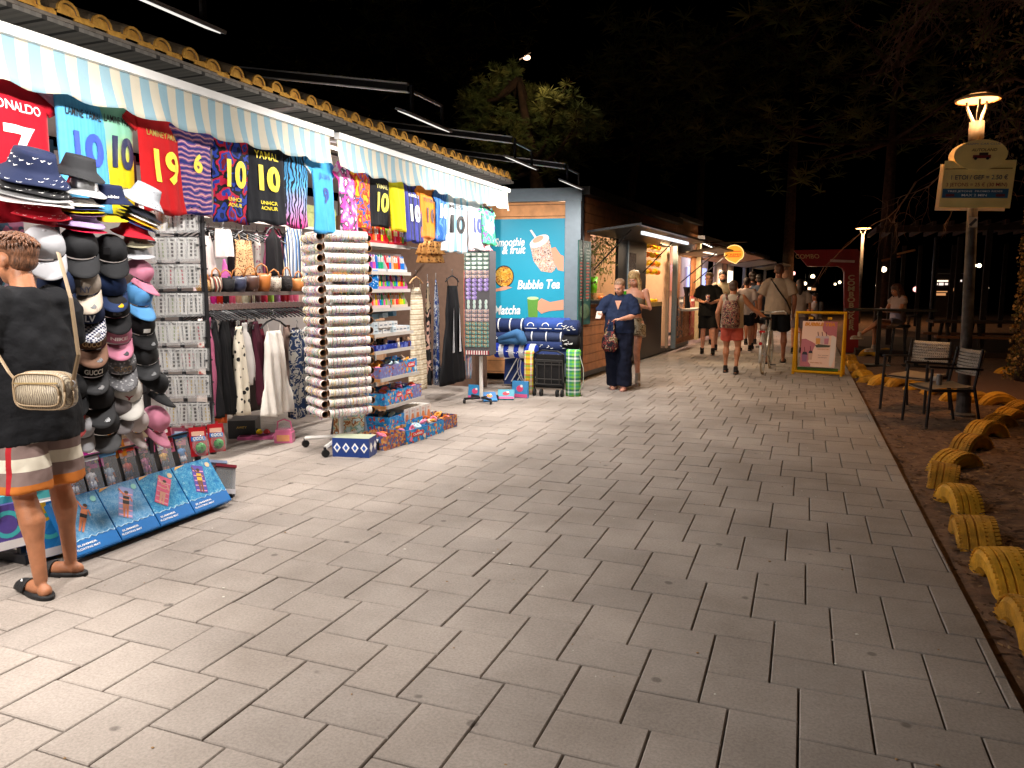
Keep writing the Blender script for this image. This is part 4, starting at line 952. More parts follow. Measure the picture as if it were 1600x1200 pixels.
# jars of trinkets, sixth shelf
tr = thing('blue_tray', 'low dark blue tray holding small figurines on the sixth shelf', 'tray', (XB+.34, 6.64, shz[5]))
b = MB()
for (c, d) in (((.13, 0, .03), (.004, .7, .06)), ((-.13, 0, .03), (.004, .7, .06)), ((0, .35, .03), (.26, .004, .06)), ((0, -.35, .03), (.26, .004, .06)), ((0, 0, .004), (.25, .69, .004))): b.box(c, d, PAT('blue_tray_print', 'cells', ['22389c', '2a48b4', '1c2c80', '6a7ac8'], 30, rough=.4))
b.build('box', None, tr)
for i in range(18):
    c = random.choice(['1c1c22', 'c8c0b0', 'b83a4a', '2a2a50', 'd8d0c8', '5a2a2a']); r = random.uniform(.02, .03)
    t = thing('figurine', '%s trinket figurine standing in the dark blue tray, %s from the roll rack' % ({'1c1c22': 'black', 'c8c0b0': 'cream', 'b83a4a': 'red', '2a2a50': 'navy', 'd8d0c8': 'white', '5a2a2a': 'maroon'}[c], ['first', 'second', 'third', 'fourth', 'fifth', 'sixth', 'seventh', 'eighth', 'ninth', 'tenth', 'eleventh', 'twelfth', 'thirteenth', 'fourteenth', 'fifteenth', 'sixteenth', 'seventeenth', 'eighteenth'][i]), 'figurine', (XB+.36+random.uniform(-.07, .1), 6.32+i*.037, shz[5]+.006), 0, 'figurines in the blue tray')
    MB().lathe([(0, 0), (r, 0), (r*.9, .04), (r*.55, .055)], n=10, m=M('trinket_'+c, c, rough=.3)).build('torso', None, t, True); MB().ell((0, 0, .078), (r*.75, r*.75, .024), 10, M('trinket_head_'+c, random.choice(['d8b090', c, '3a2a24']), rough=.4)).build('head', None, t, True)
# toy trays
def trow(zi, specs, xoff=.42):
    n = len(specs); L_ = (YB-YA)/n
    for k, (m, lb, tx, h) in enumerate(specs): tray(XB+xoff-.1, YA+L_*(k+.5), shz[zi]+.001, .24, L_*.96, h, m, lb, tx, fill=4)
trow(6, [(TOYO, 'lilac toy tray on the seventh shelf, nearest the roll rack', None, .11), (TOYO, 'lilac toy tray in the middle of the seventh shelf', None, .12), (TOYB, 'blue toy tray at the far end of the seventh shelf', 'CLASSIC', .14)], .5)
trow(7, [(TOYB, 'blue toy tray on the eighth shelf, nearest the roll rack', None, .12), (TOYB, 'blue toy tray with a red label, second on the eighth shelf', 'CLASSIC', .13), (TOYB, 'blue toy tray with a red label, third on the eighth shelf', 'CLASSIC', .13), (TOYO, 'violet toy tray at the far end of the eighth shelf', None, .13)], .55)
for k in range(2): tray(XB+.46, YA+.16, shz[8]+.001+k*.085, .3, .30, .08, TOYB, 'blue toy tray, %s of two stacked at the near end of the lowest shelf' % ['lower', 'upper'][k], None, fill=0 if k == 0 else 2)
for k in range(5):
    t = thing('white_box', 'white box printed with an orange figure on the lowest shelf, %s from the near end' % ['first', 'second', 'third', 'fourth', 'fifth'][k], 'box', (XB+.48+.01*k, YA+.40+k*.10, shz[8]+.001), R(random.uniform(-3, 3)), 'white boxes on the lowest shelf')
    MB().box((0, 0, .095), (.22, .092, .19), CARD('e9e6e2')).build('carton', None, t)
    MB().prism([(-.02, .03), (.03, .03), (.035, .08), (.02, .13), (-.015, .13), (-.03, .08)], 0, -.002, T('d88a5a'), (0, 0, 90), (.1105, 0, 0)).build('printed_figure', None, t); text('TOY', .02, T('b05a3a'), t, (.1122, 0, .155), rot=(0, 0, 90), bold=.02)
# floor trays in front of the rack
fl = [(G(608, 700), TOYN, 'open tray of orange toys on the paving, just right of the blue carton', None, .30), (G(643, 690), TOYB, 'blue toy tray with a red label on the paving', 'CLASSIC', .3), (G(671, 680), TOYB, 'plain blue toy tray on the paving, second from the far end', None, .3), (G(694, 670), TOYN, 'brown and orange toy tray on the paving, farthest from the roll rack', None, .28)]
for k, (p, m, lb, tx, ly) in enumerate(fl): tray(p.x-.08, p.y+.05, .001, .26, ly*1.05, .13, m, lb, tx, fill=7, rz=-6, group='open toy trays standing on the paving')
# blue carton with white diamonds
p = G(552, 716); t = thing('blue_carton', 'dark blue carton printed with white diamonds, on the paving in front of the roll rack', 'box', (p.x-.06, p.y+.12, 0), R(12))
MB().box((0, 0, .085), (.34, .2, .17), CARD('1b3f8c')).build('carton', None, t); MB().box((0, 0, .1715), (.335, .195, .003), CARD('c9d2b8')).build('lid', None, t)
b = MB()
for k in range(4):
    x = -.125+k*.083; b.prism([(x, .04), (x+.034, .085), (x, .13), (x-.034, .085)], -.1015, -.103, WT); b.prism([(x, .06), (x+.018, .085), (x, .11), (x-.018, .085)], -.103, -.105, T('2a5cb8'))
for k in range(2):
    y = -.05+k*.1; b.prism([(y, .04), (y+.034, .085), (y, .13), (y-.034, .085)], 0, -.0015, WT, (0, 0, 90), (.1705, 0, 0))
b.build('printed_diamonds', None, t)
# picture book stand under the roll rack
p = G(535, 692); t = thing('picture_card_stand', 'small slanted stand of animal picture cards under the roll rack', 'card stand', (p.x, p.y+.12, .02), R(20))
MB().box((0, 0, .13), (.30, .02, .22), PAT('forest_card', 'camo', ['c4d8d8', '8ab0a0', 'd8c4a0', 'a86a3a', 'c8dcd8'], 14), (-14, 0, 0)).build('card', None, t); MB().add([(-.17, -.09, 0), (-.17, .09, 0), (-.155, .03, .24), (-.155, .01, .24)], [(0, 1, 2, 3)], CARD('2a4a9c')).add([(.17, -.09, 0), (.17, .09, 0), (.155, .03, .24), (.155, .01, .24)], [(0, 1, 2, 3)], CARD('d0d4d8')).build('side_panel', None, t)
# ================================================================ FLOOR ITEMS UNDER THE DRESSES
p = G(370, 684); t = thing('black_shoe_box', 'black box with small gold lettering under the dresses', 'box', (p.x, p.y+.12, 0), R(30)); MB().box((0, 0, .09), (.26, .3, .18), CARD('121214')).build('carton', None, t); text('AWITY', .03, GD, t, (0, -.152, .11), bold=.01)
p = G(402, 684); t = thing('pink_tray', 'shallow pink tray of colourful toy cars under the dresses', 'tray', (p.x, p.y, 0), R(30)); MB().box((0, 0, .015), (.34, .22, .03), M('pink_plastic', 'd86a9c', rough=.3)).box((0, 0, .032), (.31, .19, .003), M('dark_pink', '8a3a60')).build('tray_body', None, t)
for i, c in enumerate(('58b8d8', '2a2a30', 'e8c828', 'c03a3a')):
    o = MB().ell((0, 0, .03), (.04, .025, .022), 10, M('toy_car_'+c, c, rough=.2)).ell((0, 0, .045), (.022, .02, .016), 8, M('toy_car_'+c, c)).build('toy_car', None, None, True, loc=(p.x-.1+i*.065, p.y+.03*(i % 2), .03)); tag(o, '%s rounded toy car in the pink tray' % ['light blue', 'black', 'yellow', 'red'][i], 'toy car', 'toy cars in the pink tray')
p = G(440, 692); t = thing('pink_toy_case', 'pink plastic toy case with a clear domed lid in front of the white sundress', 'toy case', (p.x, p.y+.05, 0), R(25))
PK = M('pink_case', 'd87098', rough=.25); MB().box((0, 0, .05), (.17, .13, .1), PK).box((0, 0, .115), (.15, .11, .03), PK).build('case', None, t); MB().ell((0, 0, .13), (.075, .055, .065), 14, CLEAR).build('dome', None, t, True); MB().tube([(-.07, 0, .12), (-.06, 0, .2), (0, 0, .225), (.06, 0, .2), (.07, 0, .12)], .008, 6, PK).build('handle', None, t); MB().box((0, -.067, .05), (.12, .004, .06), M('case_label', 'e8a070')).build('label', None, t)
# ================================================================ RIGHT PART OF THE STALL
GR = 'long clothes hanging beside the toy shelves'
p = PX(672, 366, -4.25); t = thing('leopard_tops', 'ruffled bundle of leopard print tops hanging under the orange shirt', 'tops', p, R(75)); LPB = PAT('leopard_big', 'leopard', ['a0642c', '140d0a', 'd09450'], 30)
for k, (z0, r0, r1) in enumerate(((0, .06, .15), (-.09, .13, .19), (-.19, .15, .18))): MB().oval([(0, 0, z0-.15, r1, r1*.8), (0, 0, z0-.14, r1, r1*.8), (0, 0, z0-.06, (r0+r1)/2, r1*.6), (0, 0, z0, r0, r0*.7)], 60, LPB, wav=.09, nw=11, ph=k*2).build('ruffle', None, t, True)
MB().tube([(0, 0, -.02), (0, 0, .08)], .006, 6, HANG).build('hook', None, t)
LONG = [(0, .45), (.1, .6), (.25, .6), (1, 1)]
hangc(576, 606, 470, 655, -4.7, LONG, FAB('b08a6c'), 'tan long garment behind the toy shelves', 'dress', 'hanging_dress', group=GR)
o = hangc(636, 664, 434, 610, -4.45, LONG, PAT('cream_crochet', 'stripes', ['e2d6be', 'd8cab0', 'e8dec8', 'b8a688'], 16, axis=2, bump=.5), 'long cream crochet dress on a wooden hanger beside the toy shelves', 'dress', 'hanging_dress', straps=.12, folds=3, group=GR, th=.1, hg=False); hanger(o, .17, 0, HANW)
hangc(662, 674, 440, 600, -4.6, SLIM, PAT('black_flower_panel', 'camo', ['1a1a1c', '1a1a1c', 'c8a090', '1a1a1c', 'b8a488'], 5), 'black long dress with big pale blossoms between cream and blue ones', 'dress', 'hanging_dress', rz=30, group=GR)
hangc(672, 690, 438, 600, -4.5, SLIM, PAT('blue_white_flowers', 'camo', ['1f3a7c', '2a4a94', 'c8d0dc', '1f3a7c', 'd8dce4'], 16), 'blue and white patterned long dress left of the black and white one', 'dress', 'hanging_dress', rz=25, group=GR)
o = hangc(686, 727, 432, 598, -4.35, [(0, .38), (.16, .45), (.3, .5), (1, .98)], FAB('1a1a1d'), 'long black dress with white wedge panels near the magnet tower', 'dress', 'hanging_dress', straps=.12, folds=3, group=GR, th=.1)
pl = PX(706, 500, -4.35)
for s in (-1, 1):
    b = MB(); H = 1.0
    def wedge(u, v, s=s): 
        z = -.40-.60*v; x = s*(.075+.03*v)+(u-.5)*.10*v; return (x, -.062-.008*math.sin(x*30), z)
    MB().grid(wedge, 6, 20, FAB('d8d8dc')).build('white_panel', None, o, True)
hangc(722, 740, 436, 590, -4.45, SLIM, PAT('thin_stripes_blue', 'stripes', ['5a86b0', 'd8c8c0', 'a85a5a', '8ab4d0'], 30, axis=0), 'blue and coral thin striped dress right of the black and white one', 'dress', 'hanging_dress', rz=25, group=GR)
# magnet tower
p = G(752, 628); zt2 = PY(752, 392, p.y).z
tw = thing('magnet_tower', 'tall square tower display covered in souvenir magnets and bracelets', 'display', (p.x, p.y, 0), R(8))
PANEL = M('tower_panel', '4a484c', rough=.7, var=.05)
MB().box((0, 0, (.62+zt2)/2), (.32, .32, zt2-.62), PANEL).build('panel', None, tw)
MB().cyl((0, 0, .05), (0, 0, .62), .025, m=WG).build('pole', None, tw)
for a in range(4): MB().tube([(0, 0, .06), (math.cos(R(90*a+45))*.25, math.sin(R(90*a+45))*.25, .06)], .016, 6, DKM).cyl((math.cos(R(90*a+45))*.25-.01, math.sin(R(90*a+45))*.25, .03), (math.cos(R(90*a+45))*.25+.01, math.sin(R(90*a+45))*.25, .03), .03, n=12, m=DKM).build('foot', None, tw)
MG = [PAT('magnet_%s' % a, 'camo', [a, c, d, a, c], 40, rough=.3) for a, c, d in (('7cb8a0', 'c8dcd0', '3a6a60'), ('c89a8a', 'e0d0c0', '5a7aa0'), ('a08ac8', 'c8b8e0', '6a58a0'), ('6ab0b0', 'd0a060', '3a7a80'), ('d8e0dc', '8ac0b0', 'c8d0d0'))]
NRW = 22; Zs = zt2-.05; dz = (Zs-.70)/NRW; mgm = {}
for side in range(2):
    for r_ in range(NRW):
        mi = 0 if r_ < 4 else 1 if r_ < 6 else 2 if r_ < 11 else 4 if r_ < 13 else 1 if r_ < 16 else 3
        if side == 0 and 9 <= r_ <= 10 and True: ncol = 2
        else: ncol = 4
        for c in range(ncol):
            mm = MG[mi]; b = MB()
            if mi == 2: b.ell((0, 0, 0), (.033, .006, .026), 10, mm, k=6).ell((.012, 0, .012), (.022, .007, .018), 8, mm, k=5)
            elif mi == 4: b.ell((0, 0, 0), (.020, .006, .036), 10, mm, k=6)
            else: b.box((0, 0, 0), (.066, .008, dz*.82), mm).box((0, -.005, 0), (.05, .004, dz*.5), CARDW if mi == 0 else mm)
            if mi not in mgm: o = b.build('magnet', None, tw); mgm[mi] = o
            else: o = mgm[mi].copy(); COL.objects.link(o)
            u = -.115+c*.077; a = side*math.pi/2
            o.location = (u, -.168, Zs-r_*dz) if side == 0 else (-.168, -u, Zs-r_*dz); o.rotation_euler = (0, random.uniform(-.08, .08), 0 if side == 0 else -math.pi/2)
MB().box((0, -.17, .66), (.30, .012, .05), PAT('red_white_bits', 'stripes', ['a02838', 'e8e0dc'], 30, axis=0)).build('fringe', None, tw)
b = MB()
for k in range(26): b.tube([(-.17-.012*random.random(), -.16+.32*k/26, Zs-random.random()*.3), (-.18, -.16+.32*k/26, .62-random.random()*.1)], .0028, 4, random.choice(BRC))
b.build('bracelet_strands', None, tw)
o = bucket(752, 392, PAT('red_white_check', 'check', ['d4304c', 'eeeeee'], 55), 'red and white chequered bucket hat on top of the magnet tower', w=38, x0=p.x-.02, pitch=8); o['group'] = 'hats'; del o['group']; o.location.z = zt2+.03
# ================================================================ BEACH MATS, CART, BAGS AGAINST THE KIOSK
NVB = M('navy_terry', '1c2c58', rough=.9, bump=.4, bs=80, var=.15); RYB = PAT('blue_white_band', 'stripes', ['1f3fb8', '1f3fb8', 'e6e8ee', 'e6e8ee'], 6.5, axis=0, bump=.3)
def roll(px, py, w, mat, label, Y, prints=None, h=None, yaw=0, r=None):
    p = PY(px, py, Y); L_ = w/FPX*(p-EYE).dot(_fw); r = r or .085
    t = thing('rolled_beach_mat', label, 'beach mat', p, R(yaw), 'rolled beach mats stacked against the kiosk')
    prof = [(0, -L_/2), (r*.8, -L_/2), (r, -L_/2+.02), (r, L_/2-.02), (r*.8, L_/2), (0, L_/2)]
    MB().lathe(prof, n=20, m=mat, rot=(0, 90, 0)).build('roll', None, t, True)
    b = MB()
    if prints == 'band':
        for k in range(3):
            x = -L_*.32+k*L_*.32; b.lathe([(r+.003, x-.008), (r+.003, x+.008)], n=20, m=WT, rot=(0, 90, 0))
    elif prints == 'hook':
        for k in range(3):
            x = -L_*.33+k*L_*.33; b.tube([(x+.05*math.cos(a_), -math.sqrt(max(0, r*r-(.05*math.sin(a_))**2))-.004, .045*math.sin(a_)-.01) for a_ in [math.pi*q/8 for q in range(9)]], .006, 5, WT); b.tube([(x-.09, -r*.9, -.045), (x+.09, -r*.9, -.045)], .005, 5, WT)
    elif prints == 'palm':
        for k in range(3):
            x = -L_*.3+k*L_*.3
            for a_ in range(7): b.tube([(x, -r-.004, .01), (x+.05*math.cos(a_*.9), -r*.94-.005, .01+.035*math.sin(a_*.9))], .004, 4, WT)
            b.tube([(x, -r-.004, .01), (x+.01, -r*.9, -.05)], .005, 4, WT)
    else:
        for k in range(10): b.box((random.uniform(-.45, .45)*L_, -r-.003, random.uniform(-.3, .3)*r), (random.uniform(.01, .05), .004, .008), WT, (0, random.uniform(-40, 40), 0))
    b.build('printed_pattern', None, t)
KY = 10.32
roll(800, 508, 60, NVB, 'navy mat with white bands at the top left of the mat stack', KY, 'band', r=.10)
roll(856, 508, 74, M('mid_blue_terry', '2c4a94', rough=.9, bump=.4, bs=80), 'blue mat with white shark fin hoops at the top of the stack', KY-.04, 'hook', r=.11)
roll(800, 528, 60, NVB, 'navy mat with tiny white dashes on the left, second layer', KY, 'dash', r=.10)
roll(856, 526, 74, M('grey_navy_terry', '2e3a5c', rough=.9, bump=.4, bs=80), 'greyish navy mat with white bands on the right, second layer', KY-.05, 'band', r=.09)
roll(856, 541, 76, NVB, 'navy mat with white leaf prints, third layer on the right', KY-.08, 'dash', r=.08)
roll(853, 557, 80, NVB, 'dark navy mat with white palm prints, fourth layer on the right', KY-.10, 'palm', r=.09)
roll(893, 512, 26, NVB, 'short navy mat end with white dots at the right edge of the stack', KY-.1, 'dash', r=.11)
roll(893, 534, 26, BLK, 'short black mat end below the dotted one', KY-.1, 'dash', r=.11)
roll(806, 548, 70, RYB, 'royal blue and white banded mat on the left of the stack', KY-.35, None, r=.105)
# blue travel pillow: bent padded tube
p = PY(800, 530, KY-.45); t = thing('folded_blue_mat', 'plain steel blue padded mat folded into a bent wedge on top of the stack', 'mat', p)
MB().tube([(-.19, 0, -.01), (0, 0, .06), (.08, 0, .085), (.12, 0, .07), (.15, 0, 0), (.19, 0, -.07)], [.055, .075, .08, .085, .08, .06], 14, FAB('3f6c9c'), sy=.8).tube([(-.19, 0, -.03), (.0, .0, -.01), (.12, 0, -.02)], [.05, .06, .06], 12, FAB('3f6c9c')).build('padded_body', None, t, True)
# folded beach chair bags (navy discs with white tubes)
p = G(805, 606); t = thing('folded_beach_chair', 'folded navy beach chair with white tube frame below the banded mat', 'folding chair', (p.x, p.y+.15, 0))
b = MB().box((0, .03, .33), (.46, .05, .60), NVB, (-6, 0, 0)); b.build('fabric', None, t)
b = MB()
for (a_, c) in (((-.2, .1), (.05, .55)), ((-.1, .08), (.17, .55)), ((-.22, .42), (.2, .48)), ((.0, .1), (.22, .5)), ((-.2, .55), (-.1, .62))): b.tube([(a_[0], -.05, a_[1]), (c[0], -.02, c[1])], .009, 6, WG)
b.tube([(.2+.16*math.cos(q*.35+1.7), -.05, .3+.26*math.sin(q*.35+1.7)) for q in range(11)], .009, 6, WG); b.build('frame', None, t)
t2 = thing('blue_folded_tent', 'round blue folded bag beside the beach chair', 'bag', (p.x+.16, p.y+.12, 0)); MB().ell((0, 0, .30), (.16, .03, .24), 16, M('blue_nylon', '22388c', rough=.4)).build('bag_body', None, t2, True); MB().tube([(.16*math.cos(q*.4), -.03, .3+.24*math.sin(q*.4)) for q in range(17)], .005, 5, WG).build('piping', None, t2)
PLY = PAT('plaid_yellow', 'plaid', ['e8c828', 'd8602c', 'e8b424', '58a83a', 'c83c2c', 'e8d84a'], 6.5, bump=.2); PLG = PAT('plaid_green', 'plaid', ['7cc838', '2f8a62', 'd8e4e0', '1f3a5c', '8ad048', '4aa888'], 6.5, bump=.2)
def bagcol(px, py, top, w, mat, label, dy=.1):
    p = G(px, py); z = PY(px, top, p.y+dy).z; W = w/FPX*(p-EYE).dot(_fw)/2
    t = thing('rolled_straw_mat', label, 'mat', (p.x, p.y+dy, 0), 0, 'plaid beach mats standing upright')
    MB().oval([(0, 0, 0, W*.95, W*.7), (0, 0, .03, W, W*.8), (0, 0, z-.03, W, W*.8), (0, 0, z, W*.9, W*.6)], 20, mat).build('roll', None, t, True)
    MB().tube([(W*.9, -W*.4, z*.9), (W*1.5, -W*.5, z*.6), (W*1.5, -W*.5, z*.3), (W*.9, -W*.4, z*.1)], .006, 5, M('cord', 'a8b0a0')).build('strap', None, t)
bagcol(820, 618, 548, 17, PLY, 'narrow yellow and orange plaid mat standing left of the black cart', .18)
bagcol(893, 620, 546, 24, PLG, 'green plaid mat standing upright right of the black cart, by the kiosk corner', .08)
# black folding cart
p = G(855, 620); t = thing('folding_cart', 'black folded beach cart with wire panel and small wheels against the mats', 'cart', (p.x, p.y+.06, 0))
BKM = M('black_tube', '1a1a1c', rough=.4, metal=.3); GT = M('grey_tube', '4c4a48', rough=.4, metal=.5)
b = MB().box((0, .06, .34), (.40, .05, .46), M('black_canvas', '1c1a1b', rough=.9, bump=.3)); b.build('canvas', None, t)
b = MB()
for x in (-.21, .21): b.tube([(x, 0, .10), (x, 0, .58)], .014, 6, BKM)
b.tube([(-.21, 0, .15), (.21, 0, .15)], .016, 6, BKM).tube([(-.21, 0, .58), (-.1, 0, .63), (.12, 0, .62), (.21, 0, .58)], .012, 6, BKM); b.build('frame', None, t)
b = MB()
for x in (-.16, -.05, .05, .16): b.tube([(x, -.03, .17), (x, -.03, .48)], .007, 5, GT)
for z in (.17, .24, .44, .48): b.tube([(-.19, -.03, z), (.19, -.03, z)], .007, 5, GT)
b.tube([(-.2, -.03, .5), (.2, -.03, .5), (.22, -.03, .2)], .009, 5, GT); b.build('wire_panel', None, t)
for x in (-.2, -.1, .13, .2): MB().cyl((x-.014, -.02, .05), (x+.014, -.02, .05), .05, n=16, m=M('rubber', '18181a', rough=.8)).cyl((x-.016, -.02, .05), (x+.016, -.02, .05), .02, n=10, m=GT).build('wheel', None, t)
# small boxes on the paving
def pbox(px, py, w, h, d, mat, label, rz=0, tilt=0, mot=None):
    p = G(px, py); s = (p-EYE).dot(_fw)/FPX
    t = thing('small_game_box', label, 'box', (p.x, p.y+.05, 0), 0, 'small beach game boxes on the paving', rot=Euler((R(tilt), 0, R(rz)), 'XYZ'))
    W, H = w*s, h*s
    MB().box((0, 0, H/2), (W, d, H), mat).build('carton', None, t); mm = mot or T('e04a7a')
    MB().ell((0, -d/2-.0005, H*.55), (W*.22, .002, H*.2), 10, mm, k=6).ell((W*.1, -d/2-.001, H*.7), (W*.09, .002, H*.09), 8, WT, k=6).box((0, -d/2-.001, H*.12), (W*.96, .002, H*.2), T('d85a8a') if 'pink' in label else T('2a8ad0')).build('print', None, t)
AQ = CARD('3a9ad8')
pbox(740, 624, 24, 22, .04, AQ, 'light blue game box with a pink motif, leftmost by the magnet tower', -6, -8)
pbox(764, 629, 22, 20, .05, CARD('3a84c8'), 'tilted blue game box with an orange edge', 35, -55, T('e88a3a'))
pbox(788, 626, 26, 20, .05, CARD('58a8c0'), 'tilted colourful game box between the orange edged and the pink one', 18, -50, T('c03a4a'))
pbox(811, 622, 26, 26, .06, CARD('4aa0e0'), 'upright light blue and pink game box before the yellow plaid mat', 0, -4)
# ================================================================ BOXES IN FRONT OF THE HAT RACK
PB0, PB1 = G(118, 880), G(357, 790)
stand = thing('display_step', 'low black stepped stand under the floating mat boxes', 'stand', (-3.74, 3.4, 0))
MB().box((-.05, .03, .02), (.22, 1.12, .04), M('black_step', '121213', rough=.6)).box((-.20, .03, .14), (.10, 1.12, .28), M('black_step', '121213')).build('step', None, stand)
WATER = PAT('pool_water_print', 'camo', ['2a86c8', '4aa8dc', '3a96d4', '66bce4', '3490d0', '8acdea'], 28, rough=.3, bump=.02)
WATL = PAT('pale_pool_print', 'camo', ['5aa0d8', '7ab4e2', '6caade', '8cc0e8', '62a4da'], 28, rough=.3, bump=.02)
BLUEC = CARD('1a78c8'); SK1, SK2 = T('c87850'), T('7a4a30')
def matbox(k, y0, y1, wm, label, body, suit, mat, lay):
    w_ = y1-y0; h = .34
    t = thing('floating_mat_box', label, 'box', (-3.60, (y0+y1)/2, .045), 0, 'flat boxes of floating mats leaning on the step', rot=Euler((R(-34), 0, R(90)), 'XYZ'))
    MB().box((0, .025, h/2), (w_-.006, .05, h), BLUEC).build('carton', None, t)
    MB().box((0, -.0012, h*.60), (w_-.01, .002, h*.78), wm).build('water_print', None, t)
    # wave band
    n = 26; b = MB()
    top = [(-w_/2+.005+(w_-.01)*i/n, h*.24+.004*math.sin(i*1.7)) for i in range(n+1)]
    b.prism([(-w_/2+.005, .006), (w_/2-.005, .006)]+top[::-1], -.003, -.0024, BLUEC)
    b.tube([(x, -.0035, z+.004+.004*math.sin(i*1.2)) for i, (x, z) in enumerate(top)], .002, 4, T('bfe0f2')); b.build('wave_band', None, t)
    tx = 'FLOATING MAT'
    text('SUMMER', .016, WT, t, (-w_*.2, -.0045, h*.155), bold=.02, width=w_*.42); text(tx, .016, WT, t, (-w_*.2, -.0045, h*.09), bold=.02, width=w_*.5)
    b = MB(); q = Matrix.Rotation(R(lay), 3, 'Y'); c = Vector((0, -.0045, h*.62))
    def blob(pts, m, y): b.add([c+q@Vector((x, y, z)) for x, z in pts], [tuple(range(len(pts)))], m)
    if mat: 
        blob([(-.045, -.10), (.045, -.10), (.045, .10), (-.045, .10)], mat, 0)
        for i in range(5): blob([(-.04, -.09+i*.036), (.04, -.09+i*.036), (.04, -.082+i*.036), (-.04, -.082+i*.036)], T('e8a0b8'), -.0006)
    def el(x, z, rx, rz, m, y): blob([(x+rx*math.cos(a), z+rz*math.sin(a)) for a in [2*math.pi*i/14 for i in range(14)]], m, y)
    blob([(-.014, -.10), (-.004, -.10), (.001, -.02), (.006, -.1), (.016, -.1), (.02, 0), (.018, .045), (-.018, .045), (-.02, 0)], body, -.0012)
    blob([(-.019, -.012), (.019, -.012), (.020, .012), (-.020, .012)], suit, -.0018)
    if k != 0: blob([(-.019, .022), (.019, .022), (.018, .040), (-.018, .040)], suit, -.0018)
    blob([(-.018, .045), (-.05, .08), (-.044, .086), (-.01, .052)], body, -.0012); blob([(.018, .045), (.035, .01), (.042, .014), (.024, .05)], body, -.0012)
    el(0, .062, .012, .014, body, -.0014); el(0, .068, .013, .010, T('3a2a22'), -.002)
    b.build('printed_swimmer', None, t)
    b = MB(); c = Vector((w_*.36, -.0045, h*.86)); b.add([c+Vector((.018*math.cos(a), 0, .018*math.sin(a))) for a in [2*math.pi*i/16 for i in range(16)]], [tuple(range(16))], T('8ac8c0' if k < 2 else 'e8c8a0'))
    if k >= 1: b.prism([(-w_*.45, h*.93), (-w_*.15, h*.99), (-w_*.4, h*.99)], -.004, -.0034, T('e8b060'))
    b.build('printed_badge', None, t); return t
ys = [PB0.y-.02, PB0.y+.27, PB0.y+.55, PB0.y+.83, PB1.y+.0]
matbox(0, ys[0], ys[1], WATL, 'blue floating mat box with a man in black trunks, next to the boy\'s leg', SK1, BK, None, 35)
matbox(1, ys[1], ys[2], WATL, 'blue floating mat box with a swimmer in a black bikini, second from the boy', SK1, BK, T('8a96c8'), 30)
matbox(2, ys[2], ys[3], WATER, 'blue floating mat box with a person lying on a pink mat, third from the boy', T('e8a890'), T('e05a80'), T('e05a80'), 38)
matbox(3, ys[3], ys[4], WATER, 'floating mat box with a yellow topped figure on a purple mat, farthest right', SK2, T('e8b83a'), T('5a48a8'), 20)
# footballer figures in window boxes
DKB = CARD('2a2c33')
def figbox(i, px, name, shirt, shorts, strip, tcol, topc, label, check=False, head=True):
    x0 = -3.86; p = PX(px, 792-(px-130)*.315, x0); w_ = .108; h = .285
    rot = Euler((R(-16), 0, R(88)), 'XYZ')
    t = thing('figure_box', label, 'box', p, 0, 'window boxes of football figures in a row', rot=rot)
    MB().box((0, .045, h/2), (w_, .004, h), DKB).box((-w_/2+.002, .02, h/2), (.003, .05, h), DKB).box((w_/2-.002, .02, h/2), (.003, .05, h), DKB).box((0, .02, .004), (w_, .05, .006), DKB).build('case', None, t)
    MB().box((0, .018, h-.012), (w_+.002, .058, .026), topc).box((0, -.009, h-.018), (w_+.002, .004, .034), topc).build('header', None, t)
    MB().box((0, -.008, h*.52), (w_-.006, .0015, h*.72), CLEAR).build('window', None, t)
    MB().box((0, -.012, .018), (w_+.004, .006, .038), strip).build('name_strip', None, t)
    text(name, .026, tcol, t, (0, -.0158, .018), width=w_*.82, bold=.03)
    f = thing('football_figure', label.split(' box')[0]+' figure standing inside its box', 'figure', p, 0, 'small football figures inside the window boxes', rot=rot)
    b = MB(); y = .02; k = .95
    b.tube([(-.012, y, .045), (-.014, y, .105)], [.006, .009], 8, SK1).tube([(.012, y, .045), (.014, y, .105)], [.006, .009], 8, SK1)
    b.tube([(-.027, y, .155), (-.033, y-.004, .115)], [.0055, .004], 6, SK1).tube([(.027, y, .155), (.033, y-.004, .115)], [.0055, .004], 6, SK1)
    b.ell((0, y, .205), (.010, .010, .014), 10, SK1).ell((0, y+.002, .213), (.0108, .011, .010), 10, T('3a2a22')).cyl((0, y, .178), (0, y, .2), .005, m=SK1); b.build('body', None, f, True)
    MB().oval([(0, y, .125, .018, .010), (0, y, .165, .021, .011), (0, y, .182, .010, .008)], 12, shirt).tube([(-.018, y, .174), (-.029, y, .150)], [.009, .009], 8, shirt).tube([(.018, y, .174), (.029, y, .150)], [.009, .009], 8, shirt).build('shirt', None, f, True)
    MB().tube([(-.011, y, .128), (-.014, y, .09)], [.012, .012], 8, shorts).tube([(.011, y, .128), (.014, y, .09)], [.012, .012], 8, shorts).build('shorts', None, f, True)
    MB().tube([(-.012, y, .044), (-.013, y, .075)], [.0075, .0085], 8, shirt).tube([(.012, y, .044), (.013, y, .075)], [.0075, .0085], 8, shirt).box((-.012, y-.006, .04), (.013, .026, .01), BK).box((.012, y-.006, .04), (.013, .026, .01), BK).build('socks', None, f)
CHK = PAT('red_white_checks', 'check', ['d8303c', 'f0f0f0'], 110)
WS = T('e8e8ec')
figbox(0, 128, 'MODRIC', CHK, WS, CHK, BK, T('d8dce8'), 'red and white chequered footballer box, nearest the boy')
figbox(1, 156, 'MBAPPE', WS, WS, CARD('dfe2f0'), T('2a3a9a'), T('e4e6ee'), 'all white kit footballer box')
